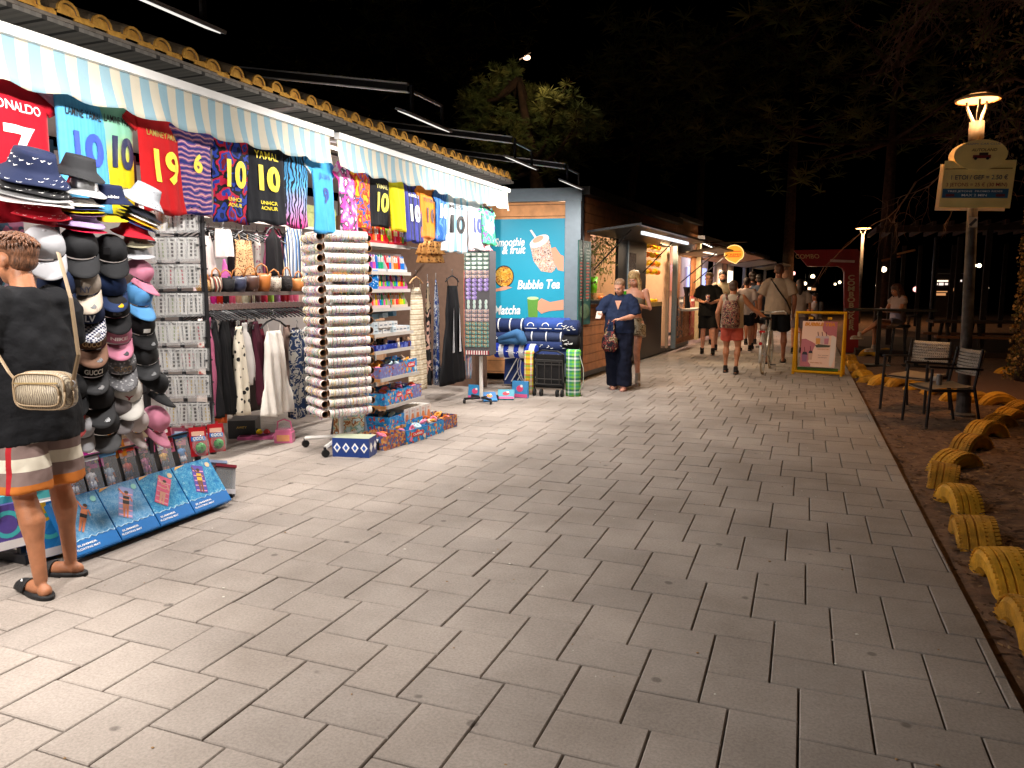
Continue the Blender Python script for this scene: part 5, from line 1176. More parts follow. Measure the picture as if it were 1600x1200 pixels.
figbox(2, 184, 'MESSI', T('b8d0e4'), WS, CARD('a8c4dc'), BK, T('5a9cd0'), 'pale blue kit footballer box with black lettering')
figbox(3, 212, 'YAMAL', T('e04a2a'), T('1f2c50'), CARD('e0402c'), T('f08058'), T('e0402c'), 'orange red shirt footballer box with a red strip')
figbox(4, 240, 'MESSI', T('e07aac'), T('e07aac'), CARD('e080b0'), BK, T('e080b0'), 'pink kit footballer box with a pink strip')
figbox(5, 268, 'NEYMAR', T('e0a828'), T('2a2c40'), CARD('d8d4a8'), T('3a4a8a'), T('e0cc60'), 'yellow shirt footballer box')
figbox(6, 296, 'HAALAND', T('5a9cd8'), WS, CARD('4a9cd8'), T('c8e0f0'), T('58a8e0'), 'sky blue shirt footballer box with a blue strip')
# carded balls in net pouches
for i, (px, py, lb, x0) in enumerate(((310, 690, 'nearest the footballer boxes', -3.82), (338, 684, 'right of the first one', -3.84), (330, 680, 'partly hidden between the other two', -3.98))):
    p = PX(px, py, x0); t = thing('ball_pack', 'red carded pack with a green ball, '+lb, 'toy pack', p, 0, 'red packs with green balls hanging low', rot=Euler((R(-14), R(4), R(70)), 'XYZ'))
    MB().box((0, 0, .0), (.12, .003, .20), CARD('c4202c')).box((0, -.002, .055), (.09, .002, .03), T('e8b8a0')).box((0, -.003, .02), (.10, .002, .03), T('2a6cc0')).build('card', None, t); text('COOL', .028, WT, t, (0, -.005, .02), bold=.03)
    MB().ell((0, -.025, -.045), (.036, .03, .036), 14, PAT('green_ball', 'spots', ['2f9a3a', '1c2a20'], 40, rough=.3)).build('ball', None, t, True); MB().ell((0, -.03, -.03), (.06, .035, .075), 14, CLEAR).build('blister', None, t, True)
for i, (px, py, w_, h_, c, lb) in enumerate(((145, 712, .10, .15, 'd02a9c', 'magenta monster mask card left of the footballer boxes'), (182, 690, .07, .20, 'd88424', 'tall orange packet standing behind the footballer boxes'), (160, 702, .12, .1, '6a2028', 'dark red packet behind the all white footballer box'), (196, 700, .10, .12, 'd8a8b4', 'pale pink packet behind the footballer boxes'),
        (222, 698, .16, .08, 'd86a94', 'pink flat packet above the pink footballer box'), (205, 672, .2, .1, 'b8a48a', 'straw coloured hat brim low behind the boxes'), (255, 680, .10, .12, 'b03048', 'crimson packet at the foot of the charm rack'), (278, 682, .10, .12, 'c86a7c', 'rose packet at the foot of the charm rack'), (294, 672, .1, .1, 'a83c50', 'dark rose packet under the lowest charm row'), (325, 668, .1, .08, 'c06a78', 'dusty pink packet right under the lowest charm row'), (240, 694, .10, .10, 'dcd2d4', 'white packet between pink packets'), (262, 696, .10, .10, 'e07a94', 'light pink packet above the yellow footballer box'))):
    p = PX(px, py, -3.95); t = thing('toy_packet', lb, 'packet', p, 0, None, rot=Euler((R(-12), R(random.uniform(-8, 12)), R(75)), 'XYZ'))
    MB().box((0, 0, 0), (w_, .02, h_), CARD(c)).box((0, -.0105, h_*.2), (w_*.6, .002, h_*.18), T('e8dcd8')).box((0, -.0105, -h_*.2), (w_*.5, .002, h_*.25), PAT('mixed_print', 'cells', ['d83a5a', '2a2a40', 'e8b850', 'e8e0e0', '8a3a8a'], 60)).build('pack', None, t); MB().box((0, 0, h_*.5+.012), (w_*.5, .003, .022), CLEAR).build('hang_tab', None, t)
for i, (px, py, rz_, c) in enumerate(((352, 752, 60, '8a2a38'), (345, 744, 75, '9ab0d8'))):
    p = PX(px, py+20, -3.72-.14*i); t = thing('superhero_box', ['dark red topped window box lying right of the floating mats', 'white and blue topped window box behind the dark red one'][i], 'box', p, 0, 'window boxes right of the floating mats', rot=Euler((R(-28), R(14), R(rz_)), 'XYZ'))
    MB().box((0, .05, .1), (.14, .004, .22), DKB).box((-.07, .025, .1), (.004, .05, .22), CARD('4a3a40')).box((.07, .025, .1), (.004, .05, .22), CARD('b8b0b0')).build('case', None, t); MB().box((0, .02, .205), (.146, .07, .02), CARD(c)).build('header', None, t); MB().box((0, -.004, .1), (.135, .0015, .19), CLEAR).box((0, -.006, .02), (.14, .003, .035), CARD('c8c4c8')).build('window', None, t)
# boxes at the far left behind the boy's legs
def lbox(px, py, w_, h_, mat, label, rz=75, tilt=-10, x0=-3.9, extra=None):
    p = PX(px, py, x0); p.z = max(p.z, .005); t = thing('swim_ring_box', label, 'box', p, 0, 'boxes on the paving behind the boy', rot=Euler((R(tilt), 0, R(rz)), 'XYZ'))
    MB().box((0, .06, h_/2), (w_, .12, h_), mat).box((0, -.001, .025), (w_*.98, .003, .045), CARD('e4e0e2')).build('carton', None, t)
    MB().lathe([(.05, -.003), (.062, -.012), (.074, -.003), (.05, -.003)], (0, -.004, h_*.56), 18, extra or T('3aa0a8'), (90, 0, 0)).ell((.07, -.004, h_*.84), (.03, .002, .022), 8, T('e05a8a'), k=4).build('printed_ring', None, t)
lbox(18, 858, .26, .24, CARD('5a4a98'), 'purple swim ring box at the left edge behind the boy')
lbox(86, 868, .20, .30, PAT('yellow_blue_box', 'cells', ['2a80c8', '2a80c8', 'e8b830', '3a90d8', 'e8e4e0'], 9, rough=.3), 'blue and yellow swim ring box showing between the boy\'s legs', x0=-3.78)
lbox(30, 800, .5, .10, CARD('58b8bc'), 'teal box lying on top of the purple one at the left edge', x0=-4.0)
lbox(0, 790, .3, .22, CARD('1f8ac8'), 'bright blue box behind the teal one at the left edge', x0=-4.15)
# teal towel / picture behind the boy's neck
for i, (px, py, w_, h_, c, lb) in enumerate(((8, 420, .24, .24, ['9a8aa8', 'c8b0c0', '5a90a0', '3a3a48'], 'framed hanging print left of the hat rack at the height of the white cap'), (8, 500, .30, .34, ['3a8a90', '8ab8a0', 'c86a4a', '2a5a70', 'd8c8a0'], 'teal patterned towel hanging behind the boy\'s neck'), (5, 345, .2, .2, ['8ab0b8', 'b07a98', '4a6a80'], 'pale blue print hanging under the red shirt at the left edge'))):
    p = PX(px, py, -4.1); o = MB().box((0, 0, 0), (w_, .012, h_), PAT('towel_print_%d' % i, 'camo', c, 12)).build('hanging_towel', None, None, loc=p, rotz=R(80)); tag(o, lb, 'towel')

# ================================================================ SMOOTHIE KIOSK AND THE NEXT ONES
KA, KB = Vector((-3.18, 11.07, 0)), Vector((-2.58, 19.4, 0))
dAB = (KB-KA).normalized(); kang = math.atan2(dAB.y, dAB.x)
def kq(px, py):
    p = PV(px, py, KA, KB); return ((p-KA).dot(dAB), p.z)
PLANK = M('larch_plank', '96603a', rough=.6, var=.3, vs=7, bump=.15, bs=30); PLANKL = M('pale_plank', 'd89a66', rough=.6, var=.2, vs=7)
GFR = M('grey_frame', '76848f', rough=.4, metal=.2, var=.06); BFR = M('black_frame', '17171a', rough=.4); PINKW = M('pale_interior', 'c8a898', rough=.8, var=.05); BLKP = M('black_panel', '0e0e10', rough=.35)
def planks(b, s0, s1, z0, z1, mat, y=0, ph=.145, th=.03):
    z = math.floor(z0/ph)*ph
    while z < z1:
        a, c = max(z, z0)+.004, min(z+ph, z1)-.004
        if c-a > .01: b.box(((s0+s1)/2, y+th/2, (a+c)/2), (s1-s0, th, c-a), mat)
        z += ph
    b.box(((s0+s1)/2, y+th+.01, (z0+z1)/2), (s1-s0, .02, z1-z0), BFR)
KT = 2.86
s_board = (kq(902, 440)[0], kq(921, 440)[0]); s_o1 = (kq(923, 420)[0], kq(966, 420)[0]); s_bl = kq(1010, 420)[0]; s_o2 = kq(1044, 430)[0]; s_end = kq(1054, 430)[0]
s2o = (kq(1063, 430)[0], kq(1081, 430)[0]); s2end = kq(1088.5, 430)[0]
zc = kq(922, 470)[1]; zh = kq(925, 366)[1]
k1 = thing('smoothie_kiosk', 'timber clad kiosk with a turquoise drinks poster on its end wall and open hatch', 'kiosk', KA, kang)
ZB = .16
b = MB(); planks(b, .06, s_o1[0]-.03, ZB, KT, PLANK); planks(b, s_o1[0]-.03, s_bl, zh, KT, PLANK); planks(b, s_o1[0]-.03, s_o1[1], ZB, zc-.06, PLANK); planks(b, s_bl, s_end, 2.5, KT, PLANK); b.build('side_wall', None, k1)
MB().box((.03, .02, (KT+.06)/2+.03), (.06, .10, KT-.02), BFR).build('corner_post', None, k1)
MB().box((s_end/2, 1.3, KT+.05), (s_end+.1, 2.9, .12), BFR).build('roof', None, k1)
MB().box((s_end/2, 1.35, .08), (s_end-.1, 2.4, .10), BLKP).build('plinth', None, k1)
b = MB().box((s_end/2, 2.75, 1.5), (s_end, .06, 2.7), PINKW).box((s_end-.03, 1.4, 1.5), (.05, 2.6, 2.7), PINKW).box((s_o1[1]+.1, 1.6, 1.5), (.04, 2.3, 2.7), PINKW); b.build('inner_wall', None, k1)
for i, s in enumerate((1.0, 1.9, 2.6)): MB().box((s, 2.70, 1.5), (.02, .02, 2.6), M('panel_seam', '8a6a5c')).build('panel_seam', None, k1)
MB().box(((s_o1[1]+s_bl)/2, .03, 1.35), (s_bl-s_o1[1], .05, 2.4), BLKP).box(((s_o1[1]+s_bl)/2-.35, 0, 1.5), (.04, .03, 2.2), GFR).box(((s_o1[1]+s_bl)/2-.1, -.002, 1.75), (.5, .02, .7), M('dark_glass', '3a3230', rough=.15)).build('door', None, k1)
MB().box(((s_o1[0]+s_o1[1])/2, .08, zc-.02), (s_o1[1]-s_o1[0]+.1, .5, .05), BFR).build('counter', None, k1)
MB().box((s_end-.04, -.02, 1.35), (.10, .10, 2.5), GFR).box((s_o2, 0, 1.35), (.06, .06, 2.4), M('beige_frame', 'a08a78', rough=.4)).box(((s_bl+s_o2)/2, 0, 2.45), (s_o2-s_bl, .07, .08), GFR).build('door_frame', None, k1)
sc0 = (s_bl+s_o2)/2
# hatch flap
fa = zh+.02; MB().box(((s_o1[0]+s_bl)/2+.6, -.42, fa+.05), (s_bl-s_o1[0]+1.6, .88, .035), BFR, (-6, 0, 0)).build('hatch_flap', None, k1)
MB().box(((s_o1[0]+s_bl)/2, -.80, fa-.02), (s_bl-s_o1[0]-.1, .04, .05), EM('dim_tube', (.9, .95, 1), 1.1)).build('flap_tube_light', None, k1)
l_ = lamp('flap_glow', 'AREA', ((s_o1[0]+s_bl)/2, -.80, fa-.055), None, 50, (1, .86, .7), s_bl-s_o1[0]-.1, .04); l_.parent = k1
l_ = lamp('door_fill_glow', 'AREA', (sc0, -.25, 2.38), None, 60, (1, .62, .3), .8, .3); l_.parent = k1; l_.rotation_euler = (R(-35), 0, 0)  # fill lamp and panel added over the door to brighten the walkers
MB().box((sc0, -.25, 2.40), (.8, .3, .02), BFR, (-35, 0, 0)).box((sc0, -.26, 2.388), (.7, .22, .006), EM('door_fill_face', (1, .7, .4), 3), (-35, 0, 0)).build('door_fill', None, k1)
for s in (s_o1[0]+.15, s_bl-.25): MB().tube([(s, .0, zh-.55), (s, -.6, fa+.04)], .012, 6, BFR).build('flap_strut', None, k1)
# menu board
sb = (s_board[0]+s_board[1])/2; zb0, zb1 = kq(911, 507)[1], kq(911, 376)[1]; wb = s_board[1]-s_board[0]
mb = thing('menu_board', 'tall dark green menu board with lines of red and grey writing on the kiosk wall', 'menu board', KA+dAB*sb, kang)
MB().box((0, -.012, (zb0+zb1)/2), (wb, .02, zb1-zb0), M('menu_green', '2c5a56', rough=.4, var=.2, vs=3)).build('panel', None, mb)
b = MB()
for c in range(2):
    for r_ in range(16):
        z = zb1-.14-r_*(zb1-zb0-.5)/16; mm = T('a8b8b4') if r_ < 4 else T('c05a50'); b.box((-wb*.25+c*wb*.48, -.024, z), (wb*random.uniform(.16, .3), .003, .022), mm).box((-wb*.25+c*wb*.48, -.024, z-.035), (wb*random.uniform(.1, .3), .003, .012), T('8aa49c'))
b.build('menu_lines', None, mb); text('MENU', .09, T('c8d4d0'), mb, (0, -.026, zb1-.07), width=wb*.5); MB().ell((-.0, -.024, zb0+.2), (wb*.42, .004, .12), 10, M('menu_leaf_print', '5c7a60', var=.3, vs=20)).build('printed_leaves', None, mb)
# ivy garland
def garland(loc, w_, drops, label, name='ivy_garland'):
    t = thing(name, label, 'plant', loc, kang); lf = MB(); stm = MB(); IV = [M('ivy_a', '6c6a34', rough=.7, var=.2), M('ivy_b', '8a7c48', rough=.7, var=.2), M('ivy_c', '4a4e26', rough=.7)]
    for k in range(drops):
        x = -w_/2+w_*k/(drops-1); L_ = random.uniform(.15, .75)*(1+.5*math.sin(k*.7)); pts = [(x+.02*math.sin(q+k), random.uniform(-.05, .05), -L_*q/5) for q in range(6)]; stm.tube(pts, .003, 4, IV[2])
        for q in range(int(L_*34)):
            z = -random.random()*L_; c = Vector((x+random.uniform(-.05, .05), random.uniform(-.07, .06), z)); s = random.uniform(.014, .028); m_ = Euler((random.random()*3, random.random()*3, random.random()*6)).to_matrix()
            lf.add([c+m_@Vector(v) for v in ((-s, 0, 0), (0, s*.8, 0), (s, 0, 0), (0, -s*1.1, 0))], [(0, 1, 2, 3)], random.choice(IV))
    stm.build('stem', None, t); lf.build('leaves', None, t)
garland(KA+dAB*((s_o1[0]+s_o1[1])/2)+Vector((-.05, 0, zh-.02)), s_o1[1]-s_o1[0]-.1, 26, 'ivy garland hanging in the open hatch of the smoothie kiosk')
def onk(s, y, z): return KA+dAB*s+Vector((-math.sin(kang), math.cos(kang), 0))*y+Vector((0, 0, z))
LIME = M('lime_drink', '6ac820', rough=.3, var=.1); EMW = EM('counter_glow', (1, .7, .4), 1.2)
t = thing('green_drink', 'large bright green drink dispenser on the kiosk counter', 'drink', onk(kq(935, 450)[0], .1, zc+.12), kang); MB().lathe([(0, 0), (.07, 0), (.085, .26), (0, .26)], n=14, m=LIME).build('dispenser', None, t, True); MB().cyl((0, 0, .26), (0, 0, .28), .088, n=14, m=CLEAR).build('lid', None, t)
t = thing('fruit_crate', 'small wooden crate of fruit on the kiosk counter under the green drink', 'crate', onk(kq(937, 460)[0], .1, zc+.01), kang); MB().box((0, 0, .09), (.34, .2, .03), WOOD).box((0, -.09, .045), (.34, .015, .07), WOOD).box((-.16, 0, .05), (.015, .2, .09), WOOD).box((.16, 0, .05), (.015, .2, .09), WOOD).build('crate_body', None, t)
for i in range(7): o = MB().ell((0, 0, 0), (.03, .03, .03), 10, M('fruit_%d' % (i % 3), ['d8702a', 'c83a2a', 'e0a83a'][i % 3], rough=.4)).build('fruit', None, None, True, loc=onk(kq(937, 460)[0]-.13+.045*i, -.04, zc+.045)); tag(o, '%s fruit in front of the crate on the kiosk counter' % ['orange', 'red', 'amber'][i % 3], 'fruit', 'fruit on the kiosk counter')
# glass case with lemons
sc = (s_bl+s_o2)/2; wd = s_o2-s_bl
cs = thing('juice_counter', 'black juice counter with a lit tray of yellow fruit behind the glass door', 'counter', onk(sc, .42, 0), kang)
MB().box((0, 0, .60), (wd, .6, .95), BLKP).build('cabinet', None, cs); MB().box((0, -.1, 1.12), (wd*.9, .45, .09), M('tray_metal', 'c8b070', rough=.3, metal=.5)).build('tray', None, cs)
YF = M('lemon', 'f0c010', rough=.4, var=.1); OF = M('orange_fruit', 'e87818', rough=.4, var=.1)
n_ = 0
for r_ in range(4):
    for c in range(7):
        o = (MB().ell((0, 0, 0), (.07, .065, .055), 10, YF if (c+r_) % 3 else OF)).build('lemon', None, None, True, loc=onk(s_bl+.06+c*wd*.125, .14, 2.30-r_*.17+.02*(c % 2))); tag(o, '%s fruit in the %s row hanging behind the kiosk glass' % ('yellow' if (c+r_) % 3 else 'orange', ['top', 'second', 'third', 'lowest'][r_]), 'fruit', 'fruit displayed in rows inside the kiosk')
for c in range(16):
    o = MB().ell((0, 0, 0), (.045, .045, .04), 10, YF if c % 4 else OF).build('lemon', None, None, True, loc=onk(sc-wd*.4+(c % 8)*wd*.11, .2+.1*(c//8), 1.19)); tag(o, '%s fruit lying in the lit tray of the juice counter' % ('yellow' if c % 4 else 'orange'), 'fruit', 'fruit in the counter tray')
for r_ in range(3): MB().box((sc, .2, 2.235-r_*.17), (wd*.95, .12, .008), M('glass_shelf', 'c8c8c0', rough=.2)).build('shelf', None, k1)
# end wall of the kiosk with the poster
KC = Vector((-6.1, 10.5, 0)); dC = (KA-KC).normalized(); cang = math.atan2(dC.y, dC.x)
ew = MB(); Lc = (KA-KC).length
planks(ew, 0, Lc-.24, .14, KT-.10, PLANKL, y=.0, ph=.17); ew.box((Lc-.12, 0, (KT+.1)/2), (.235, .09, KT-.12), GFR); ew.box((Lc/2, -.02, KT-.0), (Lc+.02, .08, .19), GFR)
o = ew.build('end_wall', None, k1); o.matrix_parent_inverse = Matrix.Identity(4)
inv = Matrix.Rotation(-kang, 4, 'Z'); o.location = (inv@(KC-KA).to_4d()).to_3d(); o.rotation_euler = (0, 0, cang-kang)
def cq(px, py): p = PV(px, py, KC, KA); return ((p-KC).dot(dC), p.z)
a0, a1, a2, a3 = cq(768, 440)[0], cq(882, 440)[0], cq(880, 515)[1], cq(881, 357)[1]
pw, phh = a1-a0+.35, a3-a2
po = thing('drinks_poster', 'large turquoise poster reading Smoothie and fruit, Bubble Tea, Matcha on the kiosk end wall', 'poster', KC+dC*(a1-pw/2), cang)
zc0 = (a2+a3)/2
TQ = PAT('turquoise_poster', 'grad', ['48c4d8', '34bcd8', '30b4d6', '2cacd0'], .6, rough=.35, bump=0)
MB().box((0, -.008, zc0), (pw, .012, phh+.3), TQ).build('sheet', None, po)
def ppx(px, py): s, z = cq(px, py); return (s-(a1-pw/2), z)
def ptxt(s, px, py, w_, h_): x, z = ppx(px, py); text(s, h_, WT, po, (x, -.017, z), width=w_, bold=.025, shear=.25, ry=.02)
sc_ = (a1-a0)/114
ptxt('Smoothie', 796, 379, 47*sc_, .17); ptxt('& fruit', 802, 391, 37*sc_, .17); ptxt('Bubble Tea', 841, 445, 66*sc_, .19); ptxt('Matcha', 792, 485, 42*sc_, .19)
b = MB()
def disc(px, py, rx, rz, m, y, rot_=0):
    x, z = ppx(px, py); rx *= sc_; rz *= sc_; b.add([(x+math.cos(a)*rx*math.cos(rot_)-math.sin(a)*rz*math.sin(rot_), y, z+math.cos(a)*rx*math.sin(rot_)+math.sin(a)*rz*math.cos(rot_)) for a in [2*math.pi*i/20 for i in range(20)]], [tuple(range(20))], m)
def poly(pts, m, y): b.add([(ppx(*p)[0], y, ppx(*p)[1]) for p in pts], [tuple(range(len(pts)))], m)
PSK = T('d8987c')
poly([(828, 360), (831, 359), (840, 372), (837, 374)], T('e8d8d8'), -.018)
poly([(829, 386), (858, 372), (864, 398), (869, 420), (862, 426), (846, 424), (834, 408)], PAT('smoothie_print', 'camo', ['f0e8e0', 'e0a070', 'f4ece4', 'c86a4a', 'f8f0ec', '6a4a3c'], 30), -.018)
disc(843, 377, 16, 8, T('f0e6de'), -.0195, .45); disc(841, 374, 9, 4, T('c8a48c'), -.021, .45)
poly([(861, 388), (868, 386), (876, 398), (881, 400), (881, 424), (872, 422), (866, 410)], PSK, -.020)
disc(788, 432, 15.5, 17, BK, -.018); disc(788, 432, 14, 15.5, PAT('curry_bowl', 'camo', ['e0982c', 'e8b040', 'f0c860', '8a3a2a', 'e0982c'], 25), -.020)
poly([(773, 452), (790, 447), (801, 449), (790, 453), (773, 456)], PSK, -.021)
poly([(824, 466), (842, 466), (840, 498), (826, 498)], PAT('matcha_print', 'grad', ['e8ece8', 'dfe8dc', '8ac06a', '6aa84a'], 1), -.018); disc(833, 466, 9, 2.5, T('b8d8a0'), -.019)
poly([(841, 471), (846, 466), (860, 472), (881, 468), (881, 484), (858, 486), (846, 490), (840, 484)], PSK, -.020)
b.build('printed_pictures', None, po)
# second kiosk beyond
k2 = thing('timber_kiosk', 'second timber kiosk with a pale open hatch and pink posters below it', 'kiosk', onk(s_end, 0, 0), kang)
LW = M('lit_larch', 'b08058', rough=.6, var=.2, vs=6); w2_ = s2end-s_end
def r2(s): return s-s_end
zo0, zo1 = kq(1072, 483)[1], kq(1072, 402)[1]
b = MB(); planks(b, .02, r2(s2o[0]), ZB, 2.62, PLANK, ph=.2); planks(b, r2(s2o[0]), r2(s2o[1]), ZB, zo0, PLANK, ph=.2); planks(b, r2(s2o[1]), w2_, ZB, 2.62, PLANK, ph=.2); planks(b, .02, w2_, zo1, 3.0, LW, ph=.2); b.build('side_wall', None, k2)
MB().box((w2_/2, 1.3, 3.06), (w2_+.2, 2.8, .1), BFR).build('roof', None, k2); MB().box((w2_/2, 1.35, .08), (w2_-.1, 2.4, .1), BLKP).build('plinth', None, k2)
MB().box((w2_/2, .9, 1.7), (w2_-.2, .05, 1.8), M('pale_lilac_wall', 'b09ca0', rough=.8)).build('inner_wall', None, k2); MB().box((r2(s2o[0])+.6, -.1, zo0), (s2o[1]-s2o[0], .4, .05), CHIP).build('counter', None, k2)
MB().box((w2_*.6, -.45, zo1+.12), (w2_*.95, .95, .04), M('flap_grey', '8a7c70', rough=.5), (-7, 0, 0)).build('hatch_flap', None, k2)
l_ = lamp('flap_glow', 'AREA', (w2_*.6, -.5, zo1+.08), None, 50, (1, .72, .46), w2_*.7, .2); l_.parent = k2  # strip light added under this flap to brighten the people and path
MB().box((w2_*.6, -.5, zo1+.092), (w2_*.6, .06, .012), EM('flap_strip', (1, .8, .6), 2), (-7, 0, 0)).build('flap_strip_light', None, k2)
for s in (.25, .85): MB().tube([(w2_*s, 0, zo1-.6), (w2_*s, -.8, zo1+.08)], .014, 6, BFR).build('flap_strut', None, k2)
MB().box((w2_-.02, -.03, 1.4), (.12, .12, 2.5), M('cream_post', 'd8c8a0', rough=.5)).build('corner_post', None, k2)
for i, (u, c) in enumerate(((.25, '6a6a74'), (.5, 'b07a4a'), (.78, 'c04a54'))):
    o = MB().box((0, -.02, .78), (w2_*.22, .02, .95), PAT('low_poster_%d' % i, 'camo', [c, c, 'd8a080', c], 6, rough=.5)).box((0, -.031, 1.16), (w2_*.16, .004, .06), WT).build('poster', None, None, loc=onk(s_end+w2_*u, 0, 0), rotz=kang); tag(o, ['grey', 'orange brown', 'pink red'][i]+' poster on the lower wall of the second kiosk', 'poster')
o = thing('coffee_grinder', 'black coffee grinder on the counter of the second kiosk', 'grinder', onk(s2o[0]+.5, -.05, zo0+.03), kang); MB().cyl((0, 0, 0), (0, 0, .3), .09, .06, m=BLKP).build('base', None, o); MB().cyl((0, 0, .3), (0, 0, .5), .04, .09, m=BLKP).build('hopper', None, o); MB().tube([(.1, 0, .1), (.3, 0, .12), (.32, 0, 0)], .03, 6, BLKP).build('spout', None, o)
# third and farther kiosks
def farkiosk(A, ang, L_, zt_, label, wallc, flapc, opn, glow):
    t = thing('far_kiosk', label, 'kiosk', A, ang); W3 = M('far_wall_'+wallc, wallc, rough=.7, var=.2)
    MB().box((L_/2, .1, .6), (L_, .1, .95), W3).box((.12, .1, 1.4), (.24, .1, 2.5), W3).box((L_-.12, .1, 1.4), (.24, .1, 2.5), W3).box((L_/2, .1, zt_-.15), (L_, .1, .3), W3).build('wall', None, t)
    MB().box((L_/2, 1.3, zt_+.05), (L_+.1, 2.7, .1), BFR).build('roof', None, t); MB().box((L_/2, 1.5, 1.4), (L_, .05, 2.6), PINKW).build('inner_wall', None, t)
    MB().box((L_/2, -.5, zt_-.42), (L_*.9, 1.1, .05), M('flap_'+flapc, flapc, rough=.5), (-8, 0, 0)).build('hatch_flap', None, t)
    l_ = lamp('flap_glow', 'AREA', (L_/2, -.5, zt_-.50), None, 50, (1, .66, .4), L_*.7, .2); l_.parent = t  # area light without a fitting, added under the flap to brighten the path
    MB().box((L_/2, 1.4, 1.75), (L_*.7, .03, .8), glow).build('lit_menu', None, t)
    MB().box((L_/2, -.05, 1.08), (L_*.9, .35, .05), CHIP).build('counter', None, t)
GLB = EM('blue_menu_glow', (.45, .5, 1.0), 1.3); GLW = EM('white_menu_glow', (1, .85, .6), 2.0); GLR = EM('red_menu_glow', (1, .25, .12), .5)
farkiosk(onk(s2end+.7, 0, 0), kang, 4.2, 2.7, 'third kiosk with a reddish lit interior behind the two young men', '3c2a22', 'a07058', 0, GLR)
farkiosk(onk(s2end+5.6, .2, 0), kang, 4.6, 2.7, 'fourth kiosk with bluish white lit menu screens', '2c2a2c', '5a5054', 0, GLB)
farkiosk(onk(s2end+11.0, .1, 0), kang, 4.6, 2.7, 'farthest kiosk with a small bright white opening', '2a2624', '4a4440', 0, GLW)
# interior lamps of the kiosks (real ceiling lights)
def ceil(loc, e, col, label):
    t = thing('ceiling_light', label, 'ceiling light', loc); MB().cyl((0, 0, 0), (0, 0, .04), .08, n=14, m=WHM).build('housing', None, t); MB().cyl((0, 0, -.012), (0, 0, 0), .065, n=14, m=EM('bulb_%.1f' % col[1], col, 5)).build('diffuser', None, t)
    l_ = lamp('ceiling_bulb', 'POINT', (0, 0, -.08), None, e, col, .06); l_.parent = t
ceil(onk(1.9, .9, 2.72), 90, (1, .70, .46), 'ceiling light over the kiosk hatch'); ceil(onk(sc, .30, 2.62), 200, (1, .70, .36), 'ceiling light over the juice counter')
ceil(onk(s_end+w2_*.5, .4, 2.85), 140, (1, .72, .5), 'ceiling light of the second kiosk'); ceil(onk(s2end+2.5, .7, 2.6), 160, (1, .5, .3), 'ceiling light of the third kiosk'); ceil(onk(s2end+7.6, .7, 2.6), 160, (.75, .8, 1), 'ceiling light of the fourth kiosk')
# white spot at the roof of the second kiosk
p = PY(1106, 385, KA.y+s2end*math.sin(kang)); t = thing('spot_lamp', 'small bright spot lamp on an arm beyond the second kiosk roof', 'lamp', p)
MB().box((0, 0, .05), (.34, .22, .04), GALV, (0, 25, 0)).build('housing', None, t); MB().box((0, 0, .022), (.28, .18, .012), EM('spot_face', (1, .95, .85), 6), (0, 25, 0)).build('led_panel', None, t); MB().tube([(-.9, 0, .2), (0, 0, .16), (0, 0, .06)], .018, 6, GALV).build('arm', None, t)
l_ = lamp('spot_light', 'SPOT', (0, 0, 0), None, 520, (1, .74, .5), .1, spot=140, blend=.6); l_.parent = t
# round glowing sign
p = PY(1147, 397, 19.3); t = thing('round_sign', 'round glowing orange sign with a point at its foot hanging over the path', 'sign', p, R(4))
rs = 14.2/FPX*(p-EYE).dot(_fw)
pts = [(rs*math.cos(a), rs*.92*math.sin(a)) for a in [R(-40+ (300)*i/28) for i in range(29)]]
SIGN = PAT('sign_orange', 'grad', ['ffa81c', 'ffa81c'], 1); 
pts = [(x, z) for x, z in pts if not (z < -rs*.55 and abs(x) < rs*.8)] + []
pts = [(rs*math.cos(R(a)), rs*.95*math.sin(R(a))) for a in range(-28, 212, 8)]+[(-rs*.55, -rs*.72), (0.05, -rs*1.05), (rs*.55, -rs*.70)]
MB().prism(pts, .06, -.06, EM('sign_face', (1, .36, .03), 1.0)).build('lit_face', None, t)
b = MB(); n = len(pts)
b.tube([(x, -.065, z) for x, z in pts]+[(pts[0][0], -.065, pts[0][1])], .012, 6, EM('sign_edge', (1, .55, .18), 1.5)); b.build('rim', None, t)
text('CREPES', rs*.34, EM('sign_text', (1, .08, .01), .7), t, (0, -.07, -.02), width=rs*1.5, bold=.03); MB().box((0, -.07, rs*.28), (rs*1.4, .01, .02), EM('sign_text', (1, .08, .01), .7)).box((0, -.07, -rs*.3), (rs*1.2, .01, .02), EM('sign_text', (1, .08, .01), .7)).build('line', None, t)
MB().tube([(0, 0, rs*.9), (0, 0, rs*1.3)], .02, 6, BFR).tube([(-3.4, 0, rs*1.3), (0.3, 0, rs*1.3)], .02, 6, BFR).build('hanger_arm', None, t)
